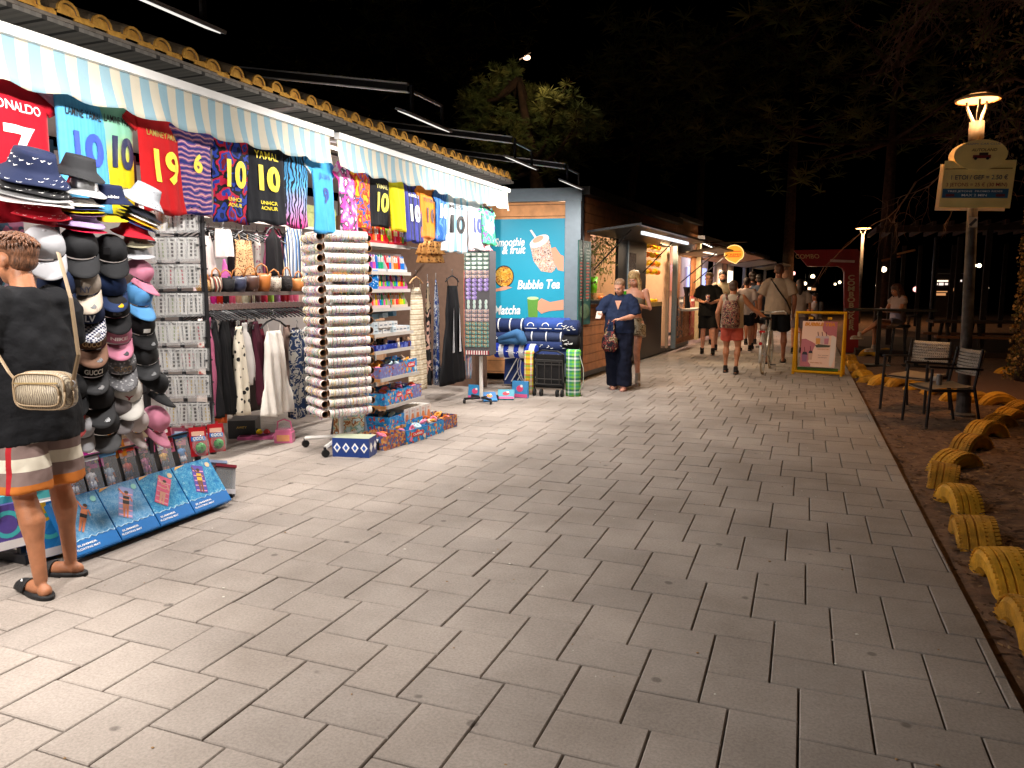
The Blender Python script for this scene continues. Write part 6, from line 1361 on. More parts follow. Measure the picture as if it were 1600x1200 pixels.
# ================================================================ RIGHT SIDE: tyres, chairs, lamp post, bar
YT, YT2 = M('yellow_tyre', 'd09624', rough=.7, var=.25, vs=12, bump=.3, bs=50), M('yellow_tyre_worn', 'b88220', rough=.75, var=.35, vs=9, bump=.35, bs=60)
def tyre_mesh(seed, r=.285, w=.22):
    rnd = random.Random(seed); b = MB(); prof = [(r*.46, -w*.34), (r*.6, -w*.48), (r*.86, -w*.5), (r*.955, -w*.42)]
    z = -w*.40
    for g_ in range(4):
        prof += [(r, z), (r*1.003, z+w*.13), (r*.965, z+w*.14), (r*.965, z+w*.185)]; z += w*.2
    prof += [(r*.955, w*.42), (r*.86, w*.5), (r*.6, w*.48), (r*.46, w*.34), (r*.5, 0)]
    b.lathe(prof+[prof[0]], n=64, m=YT if seed % 2 else YT2)
    for k in range(56):      # lugs
        a = 2*math.pi*k/56
        for s in (-1, 1): b.box(((r*.975)*math.cos(a), (r*.975)*math.sin(a), s*w*.40), (r*.035, r*.075, w*.13), YT if seed % 2 else YT2, Matrix.Rotation(a, 3, 'Z')@Matrix.Rotation(s*.3, 3, 'X'))
        for s in (-.5, .5): b.box(((r*.987)*math.cos(a+.03), (r*.987)*math.sin(a+.03), s*w*.34), (r*.03, r*.06, w*.11), YT if seed % 2 else YT2, Matrix.Rotation(a, 3, 'Z')@Matrix.Rotation(-s*.8, 3, 'X'))
    return b
tms = []
for s in range(4):
    o = tyre_mesh(s).build('car_tyre'); tms.append(o)
TY = [(1606, 985, 4, .95), (1560, 905, 2, .95), (1516, 838, 4, .93), (1488, 786, 8, .93), (1464, 750, -10, .86), (1486, 728, -42, .95), (1513, 704, -44, .9), (1536, 684, -44, .86), (1555, 669, -46, .84), (1570, 655, -46, .82), (1592, 650, -60, .9),
      (1556, 634, 96, .9), (1524, 630, 100, .9), (1493, 628, 96, .85), (1462, 618, 100, .85), (1432, 610, 95, .85), (1405, 604, 110, .85), (1378, 600, 100, .85), (1358, 596, 60, .85), (1344, 588, 30, .85), (1336, 578, 20, .85), (1328, 570, 15, .85), (1326, 562, 15, .85), (1356, 556, 80, .85), (1382, 554, 80, .85), (1572, 588, 110, .9), (1594, 590, 100, .9)]
ORD = ['nearest the camera at the right edge', 'second from the camera', 'third from the camera', 'fourth from the camera', 'fifth, turned face on at the bend', 'sixth, just past the bend', 'seventh along the row', 'eighth along the row', 'ninth along the row', 'tenth along the row', 'at the far right turn of the row',
       'behind the lamp post, rightmost', 'just right of the lamp post foot', 'left of the lamp post foot', 'behind the nearer chair legs', 'under the nearer chair', 'between the chairs', 'behind the farther chair', 'left of the farther chair', 'near the board, fifth from the paving edge', 'near the board, fourth from the paving edge', 'near the board, third from the paving edge', 'closest to the red arch', 'behind the row by the red arch, left one', 'behind the row by the red arch, right one', 'alone by the ivy trunk, left one', 'alone by the ivy trunk, right one']
for i, (px, py, yaw, sc) in enumerate(TY):
    p = G(px, py); o = tms[i % 4] if i < 4 else tms[i % 4].copy()
    if i >= 4: COL.objects.link(o)
    o.location = (p.x+.03, p.y, gz(p.x, p.y)+(-.09+.02*math.sin(i*2))); o.scale = (sc*.95, sc*.95, sc*(1+.12*math.sin(i*3.7)))
    # wheel plane: axis horizontal; yaw = angle of the rolling direction from +Y
    o.rotation_euler = Euler((R(90+6*math.sin(i*5.1)), 0, R(90+yaw+5*math.sin(i*2.3))), 'XYZ')
    tag(o, 'half buried yellow painted tyre, '+ORD[i], 'tyre', 'yellow tyres edging the soil bed')
# chairs -----------------------------------------------------------------
FRM = M('chair_frame', '2e2a2a', rough=.4, metal=.4); WVN = PAT('woven_white', 'check', ['cfc6bc', 'b5aba0'], 70, bump=.5); SEATM = M('chair_seat', '9c8a74', rough=.5, var=.1)
def chair(px, py, rz, label):
    p = G(px, py); t = thing('garden_armchair', label, 'chair', (p.x, p.y, .0), R(rz), 'woven garden armchairs on the soil')
    w_, d_, hs, hb = .27, .26, .44, .84
    for s in (-1, 1):
        MB().tube([(s*w_*1.02, -d_, 0), (s*w_*.98, -d_*.9, .64)], .016, 6, FRM).build('leg', None, t); MB().tube([(s*w_*1.0, d_*1.15, 0), (s*w_*.95, d_*.8, .45), (s*w_*.9, d_*1.05, hb)], .016, 6, FRM).build('leg', None, t)
        MB().box((s*w_*.97, -.0, .65), (.04, d_*2.1, .022), FRM, (-3, 0, 0)).build('armrest', None, t)
    MB().box((0, -d_*.8, hs-.03), (w_*1.9, .025, .03), FRM).box((0, d_*.8, hs-.03), (w_*1.9, .025, .03), FRM).box((-w_*.93, 0, hs-.03), (.025, d_*1.7, .03), FRM).box((w_*.93, 0, hs-.03), (.025, d_*1.7, .03), FRM).build('seat_frame', None, t)
    MB().grid(lambda u, v: ((u-.5)*w_*1.78, (v-.5)*d_*1.8, hs-.012*math.sin(math.pi*u)+.03*(abs(v-.5)*2)**3*(1 if v < .5 else 1)*(-1 if v < .5 else .6)), 10, 10, SEATM).build('seat', None, t, True)
    o = MB().grid(lambda u, v: ((u-.5)*w_*1.74, d_*1.0+.03*v-.035*math.sin(math.pi*u), .56+.27*v), 12, 8, WVN).build('backrest', None, t, True); sm = o.modifiers.new('s', 'SOLIDIFY'); sm.thickness = .012
    b = MB()
    for k in range(7):
        for q in range(20): b.box((-w_*.8+w_*1.6*q/19, d_*1.0+.03*(.1+.12*k)-.035*math.sin(math.pi*(q/19*.92+.04))-.0085, .585+.034*k), (.009, .003, .010), M('weave_gap', '4a4440'))
    b.build('weave_holes', None, t)
    return t
c1 = chair(1428, 641, -38, 'woven white backed armchair farther from the camera, facing away from the lamp post'); c2 = chair(1466, 664, -72, 'woven white backed armchair nearer the camera, standing against the lamp post')
p = Vector((c2.location.x-.05, c2.location.y, .445)); t = thing('paper_cup', 'small white paper cup lying on the seat of the nearer armchair', 'cup', p+Vector((.02, .08, .02)), 0); MB().cyl((-.04, 0, .03), (.04, 0, .03), .026, .034, n=12, m=CARDW).build('cup_body', None, t)
t = thing('tin_can', 'crumpled drink can standing on the seat of the nearer armchair', 'can', p+Vector((.02, -.05, 0))); MB().cyl((0, 0, 0), (0, 0, .11), .03, .031, n=12, m=GALV).cyl((0, 0, .11), (0, 0, .116), .026, n=12, m=WHM).build('can_body', None, t)
# lamp post with the sign -----------------------------------------------------------
lp = G(1504, 652); LPx, LPy = lp.x, lp.y
ltop = PY(1528, 156, LPy); lean = (ltop.x-LPx)
POLE = M('mottled_pole', '5d5856', rough=.6, var=.5, vs=9, metal=.2); POLE2 = M('pole_sleeve', '4a3f38', rough=.6, var=.1)
t = thing('street_lamp', 'leaning street lamp post with a lit disc head and a price sign strapped to it', 'street lamp', (LPx, LPy, 0))
Hh = ltop.z
def lpt(f, dz=0): return (lean*f, 0, Hh*f+dz)
z1 = PY(1528, 190, LPy).z; z2 = PY(1524, 225, LPy).z
MB().tube([lpt(0), lpt(.25), lpt(z2/Hh)], [.075, .06, .05], 16, POLE).build('pole', None, t, True)
MB().tube([lpt(z2/Hh-.03), lpt(z1/Hh)], .075, 16, POLE2).build('sleeve', None, t, True); MB().lathe([(.13, 0), (.13, .04), (.08, .06), (.075, .25)], n=16, m=POLE).build('base', None, t)
GLOW = EM('sodium_disc', (1, .44, .12), 4.5)
hc = Vector(lpt(1)); rd = .125/ .125*32/FPX*(ltop-EYE).dot(_fw)
MB().lathe([(0, .06), (rd*.6, .05), (rd, .012), (rd, 0), (rd*.96, -.012)], hc, 28, M('lamp_lid', 'd0a070', rough=.4), (0, 0, 0)).build('shade', None, t, True)
MB().lathe([(0, -.004), (rd*.88, -.006)], hc, 28, GLOW).build('diffuser', None, t)
for a in (30, 150, 270):
    MB().tube([hc+Vector((rd*.5*math.cos(R(a)), rd*.5*math.sin(R(a)), -.01)), hc+Vector((rd*.45*math.cos(R(a)), rd*.45*math.sin(R(a)), -.08)), Vector(lpt(z1/Hh))+Vector((.04*math.cos(R(a)), .04*math.sin(R(a)), 0))], [.012, .016, .02], 6, POLE2, sy=1).build('strut', None, t)
l_ = lamp('sodium_light', 'SPOT', hc+Vector((0, 0, -.05)), hc+Vector((0, 0, -2)), 300, (1, .52, .20), .14, spot=165, blend=.3); l_.parent = t
l_ = lamp('sodium_glow', 'POINT', hc+Vector((0, 0, .12)), None, 2.5, (1, .46, .14), .1); l_.parent = t
# sign
sg = thing('price_sign', 'yellow price sign with an oval top and blue band, strapped to the lamp post', 'sign', PY(1525, 290, LPy-.12)+Vector((0, 0, 0)), R(-6), rot=Euler((0, R(3), R(-4)), 'XYZ'))
su = (PY(1525, 290, LPy-.12)-EYE).dot(_fw)/FPX
YS = M('sign_yellow', 'ecd488', rough=.5, var=.08, vs=5); WSGN = CARD('d8c8b4')
def sgn(x0, y0, x1, y1): return ((x0+x1)/2-1525)*su, (290-(y0+y1)/2)*su, (x1-x0)*su, (y1-y0)*su
b = MB(); x, z, w_, h_ = sgn(1478, 252, 1574, 324); b.box((x, .0, z), (w_, .02, h_), YS); b.box((x-.03, .12, z-.02), (w_, .02, h_), WSGN); b.build('board', None, sg)
MB().prism([(32*su*1.12*math.cos(a), 46*su+23*su*math.sin(a)) for a in [2*math.pi*i/32 for i in range(32)]], -.014, -.034, YS).prism([(-8*su+34*su*math.cos(a), 46*su+23*su*math.sin(a)) for a in [2*math.pi*i/32 for i in range(32)]], .09, .11, WSGN).build('oval_plate', None, sg)
b = MB(); x, z, w_, h_ = sgn(1480, 295, 1569, 309); b.box((x, -.012, z), (w_, .004, h_), T('2a5c80')); x, z, w_, h_ = sgn(1480, 263, 1570, 266); b.box((x, -.012, z), (w_, .004, h_*.5), T('8a6a2a')); b.build('blue_band', None, sg)
NVT, RDT = T('1f2a52'), T('9c3a24')
for s, px, py, w_, h_, m in (('1 ETOI / GEF = 2.50 €', 1527, 278, 76, 8.5, NVT), ('3 JETONS = 25 € (30 MIN)', 1525, 289, 82, 7, RDT), ('TRES JETONS  PROMO RIDES', 1524, 299, 74, 3.2, WT), ('MAX 2 MIN', 1524, 305, 34, 4.5, WT)):
    text(s, h_*su*1.1, m, sg, ((px-1525)*su, -.016, (290-py)*su), width=w_*su, bold=.01)
text('AUTOLAND', 6*su, T('7a4a1a'), sg, (4*su, -.037, 53*su), width=34*su, bold=.02, shear=.2); text('HAPPY CAR CLUB', 4*su, T('6a6a90'), sg, (2*su, -.037, 62*su), width=46*su)
b = MB(); b.box((2*su, -.037, 43*su), (24*su, .004, 5*su), T('7a1f1c')).box((4*su, -.038, 47*su), (12*su, .004, 4*su), T('3a2a20'))
for s in (-1, 1): b.cyl((2*su+s*8*su, -.036, 40.5*su), (2*su+s*8*su, -.041, 40.5*su), 2.4*su, n=10, m=BK)
for s in (-1, 1): b.box((s*34*su, -.016, -15*su), (12*su, .004, 4*su), T('6a2a34'))
b.build('printed_car', None, sg)
o = MB().box((0, 0, 0), (.085, .004, .11), WSGN).box((0, -.003, 0), (.03, .002, .09), T('3a3a44'), (0, 40, 0)).build('sticker', None, None, loc=Vector((LPx, LPy, 0))+Vector(lpt(PY(1518, 348, LPy).z/Hh))+Vector((0, -.062, 0))); tag(o, 'small black and white sticker on the lamp post under the sign', 'sticker')
# cable tie knot mid pole, nothing else
# bubble tea board -------------------------------------------------------------------
A_, B_ = G(1239, 583), G(1318, 587); sbw = (B_-A_).length; sbh = PY(1242, 488, A_.y).z
t = thing('pavement_sign', 'yellow framed pavement board advertising bubble tea', 'sign', (A_+B_)/2, math.atan2((B_-A_).y, (B_-A_).x)-R(2))
YFR = M('yellow_frame', 'd8a010', rough=.5, var=.08)
for sgn_, nm in ((1, 'front_frame'), (-1, 'back_frame')):
    b = MB(); q = R(8)*sgn_
    def fp(x, z): return (x, sgn_*(-.16+z*math.tan(R(8)))*1.0, z)
    for s in (-1, 1): b.tube([fp(s*(sbw/2-.02), 0), fp(s*(sbw/2-.02), sbh)], .022, 4, YFR)
    b.tube([fp(-sbw/2, .05), fp(sbw/2, .05)], .022, 4, YFR).tube([fp(-sbw/2, sbh), fp(sbw/2, sbh)], .022, 4, YFR); b.build(nm, None, t)
ps = (sbw-.12)/70
def pb(x, z): return (x, -.16+z*math.tan(R(8))-.03, z)
zp0, zp1 = .14, sbh-.14; pwx = sbw/2-.13; rot8 = (-8, 0, 0)
PKL, PKD = T('e8c4b0'), T('b86a74')
pt = MB(); cpt = Vector((0, -.16+((zp0+zp1)/2)*math.tan(R(8))-.03, (zp0+zp1)/2))
ph_ = MB().box((0, 0, 0), (pwx*2, .012, (zp1-zp0)), PKL).build('poster', None, t, loc=cpt, rot=(-8, 0, 0)); Hp = zp1-zp0; Wp = pwx*2
b = MB()
def fl(pts, m, y): b.add([((u-.5)*Wp, y, (.5-v)*Hp) for u, v in pts], [tuple(range(len(pts)))], m)
fl([(.62, .0), (1, 0), (1, .34), (.9, .3), (.8, .31), (.7, .27), (.6, .2), (.58, .12)], PKD, -.008)
fl([(0, .40), (.12, .39), (.3, .45), (.42, .5), (.36, .62), (.3, .8), (.22, .88), (.3, .95), (.3, 1), (0, 1)], PKD, -.008)
fl([(.86, .31), (.96, .33), (1, .4), (.98, .8), (.9, 1), (.84, .96)], T('dccfc8'), -.0085)
for (x, y, w_, h_, c) in ((.48, .42, .07, .10, 'd8984a'), (.60, .42, .06, .10, 'c8b0b0'), (.72, .42, .07, .10, 'c07a8c'), (.12, .80, .08, .12, '8a5a7a'), (.29, .76, .06, .11, 'c8a088')):
    fl([(x-w_, y-h_*.5), (x+w_, y-h_*.5), (x+w_*.8, y+h_*.8), (x-w_*.8, y+h_*.8)], T(c), -.009); fl([(x-w_*1.05, y-h_*.5), (x-w_*.7, y-h_*1.0), (x+w_*.7, y-h_*1.0), (x+w_*1.05, y-h_*.5)], T('c8b4bc' if y < .6 else '2a2430'), -.0095); fl([(x-.012, y-h_*1.0), (x+.012, y-h_*1.0), (x-.01, y-h_*1.9), (x-.03, y-h_*1.9)], T('6a2a3a'), -.010)
fl([(.4, .53), (.5, .5), (.85, .52), (.82, .56), (.45, .575)], T('4a4a38'), -.0105)
b.build('printed_cups', None, ph_)
text('BUBBLE TEA', .10*Hp, T('d88a1c'), ph_, (0, -.011, .43*Hp), width=.88*Wp, bold=.05, shear=.15); text('FRESH FRUITY TEA', .03*Hp, T('b8702a'), ph_, (.14*Wp, -.011, -.11*Hp), width=.32*Wp, bold=.02); text('Our summer', .035*Hp, T('7a4a50'), ph_, (.16*Wp, -.011, -.24*Hp), width=.3*Wp); text('best flavours', .035*Hp, T('7a4a50'), ph_, (.14*Wp, -.011, -.29*Hp), width=.25*Wp); text('ENJOY BUBBLE TEA', .03*Hp, T('b8702a'), ph_, (-.03*Wp, -.011, -.41*Hp), width=.34*Wp, bold=.02)
b = MB()
for s in (-.55, .55): b.box(pb(s*pwx, zp1+.05), (.07, .02, .04), YFR).box(pb(s*pwx, zp1+.01), (.012, .012, .06), BKM)
b.build('clip', None, t); MB().box((0, -.10, .10), (sbw-.16, .02, .05), M('green_strip', '4a6a20')).build('lower_bar', None, t)
# red arch ------------------------------------------------------------------------
RDM = M('red_lacquer', '7e0f19', rough=.35, var=.08, coat=.3); ry = G(1331, 551).y
def rp(px, py): p = PY(px, py, ry); return (p.x, p.z)
rx0 = G(1331, 551).x
t = thing('red_arch', 'red arch sign with a vertical row of worn pale letters, standing behind the pavement board', 'arch', (rx0, ry, 0))
def rpl(px, py): x, z = rp(px, py); return (x-rx0, z)
out = [rpl(1240, 391), rpl(1340, 389), rpl(1343, 393), rpl(1341, 551), rpl(1320, 551), rpl(1319, 425), rpl(1316, 419), rpl(1309, 416), rpl(1262, 416)]
MB().prism(out, 0, .45, RDM).build('frame', None, t)
for k, ch in enumerate('COMBOBOKER'):
    x, z = rpl(1330, 434+k*8.7); text(ch, .15, T('a89878'), t, (x, -.012, z), bold=.03, sx=1.3)
text('COMBO', .14, T('c8a878'), t, (rpl(1262, 401)[0], -.012, rpl(1262, 401)[1]), shear=-.2)
MB().box((rpl(1316, 408)[0], -.06, rpl(1316, 408)[1]), (.5, .1, .05), M('arch_lip', 'b8a0a0', rough=.3), (0, 3, 0)).build('lip', None, t)
# bar terrace behind: posts, rail, high table, stools ---------------------------------
DW = M('dark_timber', '2c211c', rough=.8, var=.3); DW2 = M('terrace_timber', '3a2a22', rough=.8, var=.3, vs=5)
t = thing('bar_pergola', 'dark timber pergola over the bar terrace beside the red arch', 'pergola', (3.5, 21, 0))
b = MB()
for x in (-1.6, .3, 2.4):
    for y in (-1.2, 2.2): MB().box((x, y, 1.4), (.12, .12, 2.8), DW).build('post', None, t)
b = MB()
for x in [-1.9+.35*k for k in range(14)]: b.box((x, .5, 2.9), (.07, 4.2, .1), DW2)
b.box((.4, -1.2, 2.82), (4.8, .08, .16), DW2).build('beam', None, t)
b = MB()
for k in range(9): b.box((-1.0+.4*k, 2.4, 1.5), (.1, .05, 2.2), DW)
b.build('slat_screen', None, t)
ty_ = 15.6; tc_ = PY(1400, 465, ty_)
t = thing('high_table', 'black high bar table in front of the seated woman', 'table', (tc_.x-.1, ty_, 0)); MB().box((0, 0, 1.06), (1.5, .6, .04), BKM).build('tabletop', None, t)
for s in (-.15, .5): MB().box((s, 0, .53), (.07, .07, 1.04), BKM).box((s, 0, .02), (.45, .4, .03), BKM).build('leg', None, t)
t = thing('bar_stool', 'black bar stool under the seated woman', 'stool', (PY(1407, 480, ty_+.55).x, ty_+.5, 0)); MB().cyl((0, 0, .72), (0, 0, .77), .19, n=18, m=BKM).build('seat', None, t)
for s in range(4): MB().tube([(.12*math.cos(s*1.57+.78), .12*math.sin(s*1.57+.78), .72), (.2*math.cos(s*1.57+.78), .2*math.sin(s*1.57+.78), 0)], .014, 6, BKM).build('leg', None, t)
p = G(1434, 545); t = thing('bar_stool', 'empty dark stool with splayed legs right of the high table', 'stool', (p.x, p.y+1.2, 0)); MB().cyl((0, 0, .72), (0, 0, .77), .2, n=18, m=DW).build('seat', None, t)
for s in range(4): MB().tube([(.12*math.cos(s*1.57+.78), .12*math.sin(s*1.57+.78), .72), (.24*math.cos(s*1.57+.78), .24*math.sin(s*1.57+.78), 0)], .02, 6, DW).build('leg', None, t)
p = G(1451, 540); t = thing('metal_post', 'slim black post standing between the stool and the street lamp', 'post', (p.x, p.y, 0)); MB().cyl((0, 0, 0), (0, 0, 2.7), .045, n=12, m=BKM).build('shaft', None, t); MB().cyl((0, 0, 0), (0, 0, .02), .12, n=16, m=BKM).build('base', None, t)
# low terrace step and boards
o = MB().box((3.4, 20.5, .06), (4.6, 5.0, .12), DW2).build('terrace_deck'); tag(o, 'low dark boarded terrace deck under the pergola', 'deck')
# picnic bench right
p = G(1530, 560); t = thing('picnic_table', 'long dark picnic table behind the ivy trunk', 'table', (p.x+.2, p.y+.6, 0), R(4))
MB().box((0, 0, .74), (2.2, .7, .05), DW2).build('tabletop', None, t)
for s in (-1, 1): MB().box((0, s*.65, .44), (2.2, .26, .045), M('bench_board', '7a5236', rough=.7, var=.2)).build('bench', None, t)
for s in (-.8, -.2, .7): MB().tube([(s, -.6, .0), (s, -.2, .72)], .04, 6, DW).tube([(s, .6, .0), (s, .2, .72)], .04, 6, DW).build('leg', None, t)
# distant lit bars, seats
def glowbar(px0, px1, py0, py1, Y, label, items, frame=DW):
    a, c = PY(px0, py1, Y), PY(px1, py0, Y); W, H = c.x-a.x, c.z-a.z
    t = thing('lit_bar_stand', label, 'bar', ((a.x+c.x)/2, Y, 0)); MB().box((0, 1.0, (c.z+.5)/2), (W*1.2, .1, c.z+.5), DW).box((0, .4, c.z+.3), (W*1.3, 1.6, .12), DW).box((0, 0, a.z/2), (W*1.1, .4, a.z), DW2).build('wall', None, t)
    for (u0, u1, v0, v1, m) in items: MB().box((-W/2+W*(u0+u1)/2, .93, a.z+H*(v0+v1)/2), (W*(u1-u0), .03, H*(v1-v0)), m).build('lit_shelf', None, t)
GA, GB_, GC = EM('bar_amber', (1, .45, .18), .55), EM('bar_warm', (1, .7, .42), 2.4), EM('bar_white', (1, .8, .7), 1.0)
glowbar(1462, 1487, 435, 462, 42, 'brightly lit bar stand far behind the slim black post', [(0, 1, .82, .90, GB_), (0, .3, .62, .74, GC), (.38, .7, .60, .76, GC), (.8, 1, .62, .74, GC), (0, 1, .2, .26, GA), (.1, .9, .0, .14, GA)])
glowbar(1493, 1509, 435, 460, 44, 'smaller lit bar stand partly behind the street lamp', [(.2, 1, .8, .92, GC), (.3, .8, .55, .68, GA), (0, .8, .2, .4, GA)])
glowbar(1262, 1275, 448, 458, 46, 'dim lit stand seen left of the red arch', [(0, .4, .5, .9, GB_), (.5, 1, .4, .8, GA)])
for i, (px, py, Y, r, e, lb) in enumerate(((1381, 421, 24, .07, 14, 'bright bulb hanging behind the seated woman'), (1530, 415, 40, .09, 6, 'small light far right of the street lamp'), (1524, 415, 40, .06, 4, 'faint light beside the small one far right'), (1543, 450, 44, .06, 3, 'tiny light low between trees'), (1431, 452, 26, .08, 2.5, 'dim pink light right of the pergola'), (1258, 443, 50, .10, 5, 'light in a string left of the red arch, lowest left'), (1264, 439, 50, .10, 5, 'light in a string left of the red arch, middle'), (1270, 432, 50, .12, 6, 'light in a string left of the red arch, highest'), (1240, 427, 60, .14, 2.5, 'far light above the walking people'), (1243, 466, 40, .05, 1.5, 'faint light beside the man in the pale shirt'), (1305, 444, 40, .06, 3, 'light seen through the red arch, left one'), (1312, 441, 42, .07, 5, 'light seen through the red arch, right one'), (1370, 446, 40, .06, 3, 'light seen left of the seated woman'))):
    p = PY(px, py, Y); t = thing('light_bulb', lb, 'bulb', p); MB().ell((0, 0, 0), (r, r, r), 10, EM('far_bulb_%g' % e, (1, .78, .5) if i != 4 else (1, .4, .35), e)).build('globe', None, t, True); MB().cyl((0, 0, r), (0, 0, r+.05), r*.4, n=8, m=BKM).tube([(0, 0, r+.05), (0, 0, r+.5)], .008, 4, BKM).build('socket', None, t)
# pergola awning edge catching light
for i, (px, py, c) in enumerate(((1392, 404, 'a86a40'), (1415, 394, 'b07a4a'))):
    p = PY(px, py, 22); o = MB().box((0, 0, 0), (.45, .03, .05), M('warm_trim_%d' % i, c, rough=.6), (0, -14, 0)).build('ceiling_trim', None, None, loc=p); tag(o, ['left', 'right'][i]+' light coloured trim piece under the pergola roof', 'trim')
# second street lamp far away
p = PY(1349, 357, 33); t = thing('street_lamp', 'small far street lamp with a lit disc above the red arch', 'street lamp', (p.x, 33, 0)); MB().tube([(0, 0, 0), (0, 0, p.z-.25)], [.08, .05], 12, POLE).build('pole', None, t, True); MB().lathe([(0, .05), (.30, .01), (.30, 0)], (0, 0, p.z), 20, M('lamp_lid', 'd0a070')).build('shade', None, t, True); MB().lathe([(0, -.004), (.26, -.006)], (0, 0, p.z), 20, EM('sodium_far', (1, .55, .2), 16)).build('diffuser', None, t)
for a in (30, 150, 270): MB().tube([(.16*math.cos(R(a)), .16*math.sin(R(a)), p.z-.01), (.03*math.cos(R(a)), .03*math.sin(R(a)), p.z-.25)], .012, 5, POLE2).build('strut', None, t)
l_ = lamp('far_sodium', 'SPOT', (0, 0, p.z-.05), (0, 0, 0), 420, (1, .55, .25), .12, spot=160); l_.parent = t; l_.location = (0, 0, p.z-.05); l_.rotation_euler = (0, 0, 0)
# glimpse of a lamp through the dark pine
p = PY(823, 90, 12.0); t = thing('street_lamp', 'tiny glowing lamp high up, half hidden by dark branches above the pine', 'street lamp', (p.x, 12.0, 0)); l_ = lamp('lamp_glow', 'POINT', (0, -.1, p.z-.15), None, 16, (1, .8, .5), .08); l_.parent = t; MB().tube([(0, 0, p.z+.03), (0, .1, p.z+.6), (0, .6, p.z+1.2)], [.008, .006, .004], 6, M('unlit_black', '0a0a0a', rough=1, spec=0)).build('pole', None, t, True); MB().ell((0, 0, p.z), (.06, .06, .035), 12, EM('lamp_glimpse', (1, .62, .4), 6)).build('lamp_head', None, t, True); MB().tube([(-.1, -.08, p.z-.04), (0, -.08, p.z+.0), (.1, -.08, p.z+.05)], .010, 6, DW).build('bracket', None, t)  # hanger's darkness is painted in: matte black keeps it unseen beside the lamp
# ================================================================ TREES
NEED = M('pine_needles', '5c6632', rough=.7, var=.3, vs=2); NEED2 = M('pine_needles_pale', '7c7a3c', rough=.7, var=.3, vs=2); BARK = M('pine_bark', '4a3426', rough=.95, var=.4, vs=9, bump=.8, bs=20)
def tuft(b, c, r, n, m, up=.35, wd=.006):
    for k in range(n):
        a = random.random()*6.283; e = math.asin(random.uniform(-.7, 1)); d = Vector((math.cos(a)*math.cos(e), math.sin(a)*math.cos(e), math.sin(e)+up)).normalized(); l = r*random.uniform(.6, 1.15)
        s = d.cross(Vector((0, 0, 1))); s = s.normalized()*wd if s.length > .01 else Vector((wd, 0, 0)); tip = c+d*l+Vector((0, 0, -.12*l)); m_ = c+d*l*.5+Vector((0, 0, .03*l))
        b.add([c-s, c+s, m_+s, tip, m_-s], [(0, 1, 2, 3, 4)], m)
def pine(name, base, trunkpts, tr, clumps, label, tufts=10, needles=26, rr=.3, lo=None, wd=.006, group='dark pines behind the stalls'):
    t = thing(name, label, 'tree', base, 0, group); MB().tube(trunkpts, tr, 10, BARK).build('trunk', None, t, True)
    b = MB(); br = MB()
    for (x, y, z, r) in clumps:
        c = Vector((x, y, z)); src = min((Vector(p) for p in trunkpts), key=lambda q: (q-c).length+abs(q.z-(c.z-1))*.5); mid = (src+c)/2+Vector((0, 0, -.15)); br.tube([src, mid, c], [.07, .04, .015], 6, BARK)
        for q in range(tufts):
            d = Vector((random.gauss(0, 1), random.gauss(0, 1), random.gauss(0, .7))).normalized()*r*random.random()**.4; br.tube([c, c+d], [.012, .006], 4, BARK); tuft(b, c+d, rr*random.uniform(.8, 1.2), needles, NEED if random.random() < .6 else NEED2, wd=wd)
    br.build('branch', None, t, True); b.build('crown', None, t)
ty = 13.2
def tp(px, py, Y=ty): p = PY(px, py, Y); return p
base = Vector((tp(850, 440).x, ty, 0)); cl = []
for (px, py, r) in ((765, 150, .35), (790, 118, .3), (800, 160, .4), (745, 200, .35), (775, 195, .4), (815, 200, .45), (835, 160, .35), (850, 185, .4), (870, 160, .4), (885, 200, .4), (905, 190, .3), (925, 200, .25), (760, 240, .35), (790, 235, .4), (820, 240, .45), (850, 225, .4), (870, 235, .4), (885, 225, .35), (780, 262, .3), (845, 260, .35), (870, 255, .3), (740, 160, .3), (758, 255, .25), (912, 215, .25)):
    p = tp(px, py, ty+random.uniform(-.9, 1.2)); cl.append((p.x-base.x, p.y-base.y, p.z, r))
pine('pine_tree', base, [(0, 0, 0), (.1, .1, 2), (-.2, 0, 3.6), (-.5, 0, 5.2)], [.2, .17, .12, .05], cl, 'pine tree with lit drooping needle tufts right behind the stall roof', tufts=26, needles=44, rr=.19, wd=.0026)
def simplepine(px, Y, H, spread, label, n=22, leanx=0):
    p = PY(px, 440, Y); b_ = Vector((p.x, Y, 0)); cl = [(leanx+random.gauss(0, spread*.5), random.gauss(0, spread*.5), H*random.uniform(.62, 1.05), spread*.35) for _ in range(n)]
    pine('pine_tree', b_, [(0, 0, 0), (leanx*.3, 0, H*.35), (leanx*.7, 0, H*.65), (leanx, 0, H*.9)], [.26, .22, .16, .06], cl, label, tufts=9, needles=16, rr=.55, wd=.014)
simplepine(962, 26, 9.5, 3.2, 'tall pine with a leaning trunk beyond the kiosks, mostly in darkness', leanx=.9)
simplepine(1090, 40, 13, 4.5, 'very dark tall pine over the far kiosks')
simplepine(1230, 34, 12, 4.5, 'dark pine whose crown hangs above the glowing round sign')
simplepine(1380, 30, 10, 3.8, 'dark pine rising behind the red arch')
simplepine(640, 24, 11, 4.0, 'dark pine above the stall roof, left of the lit pine')
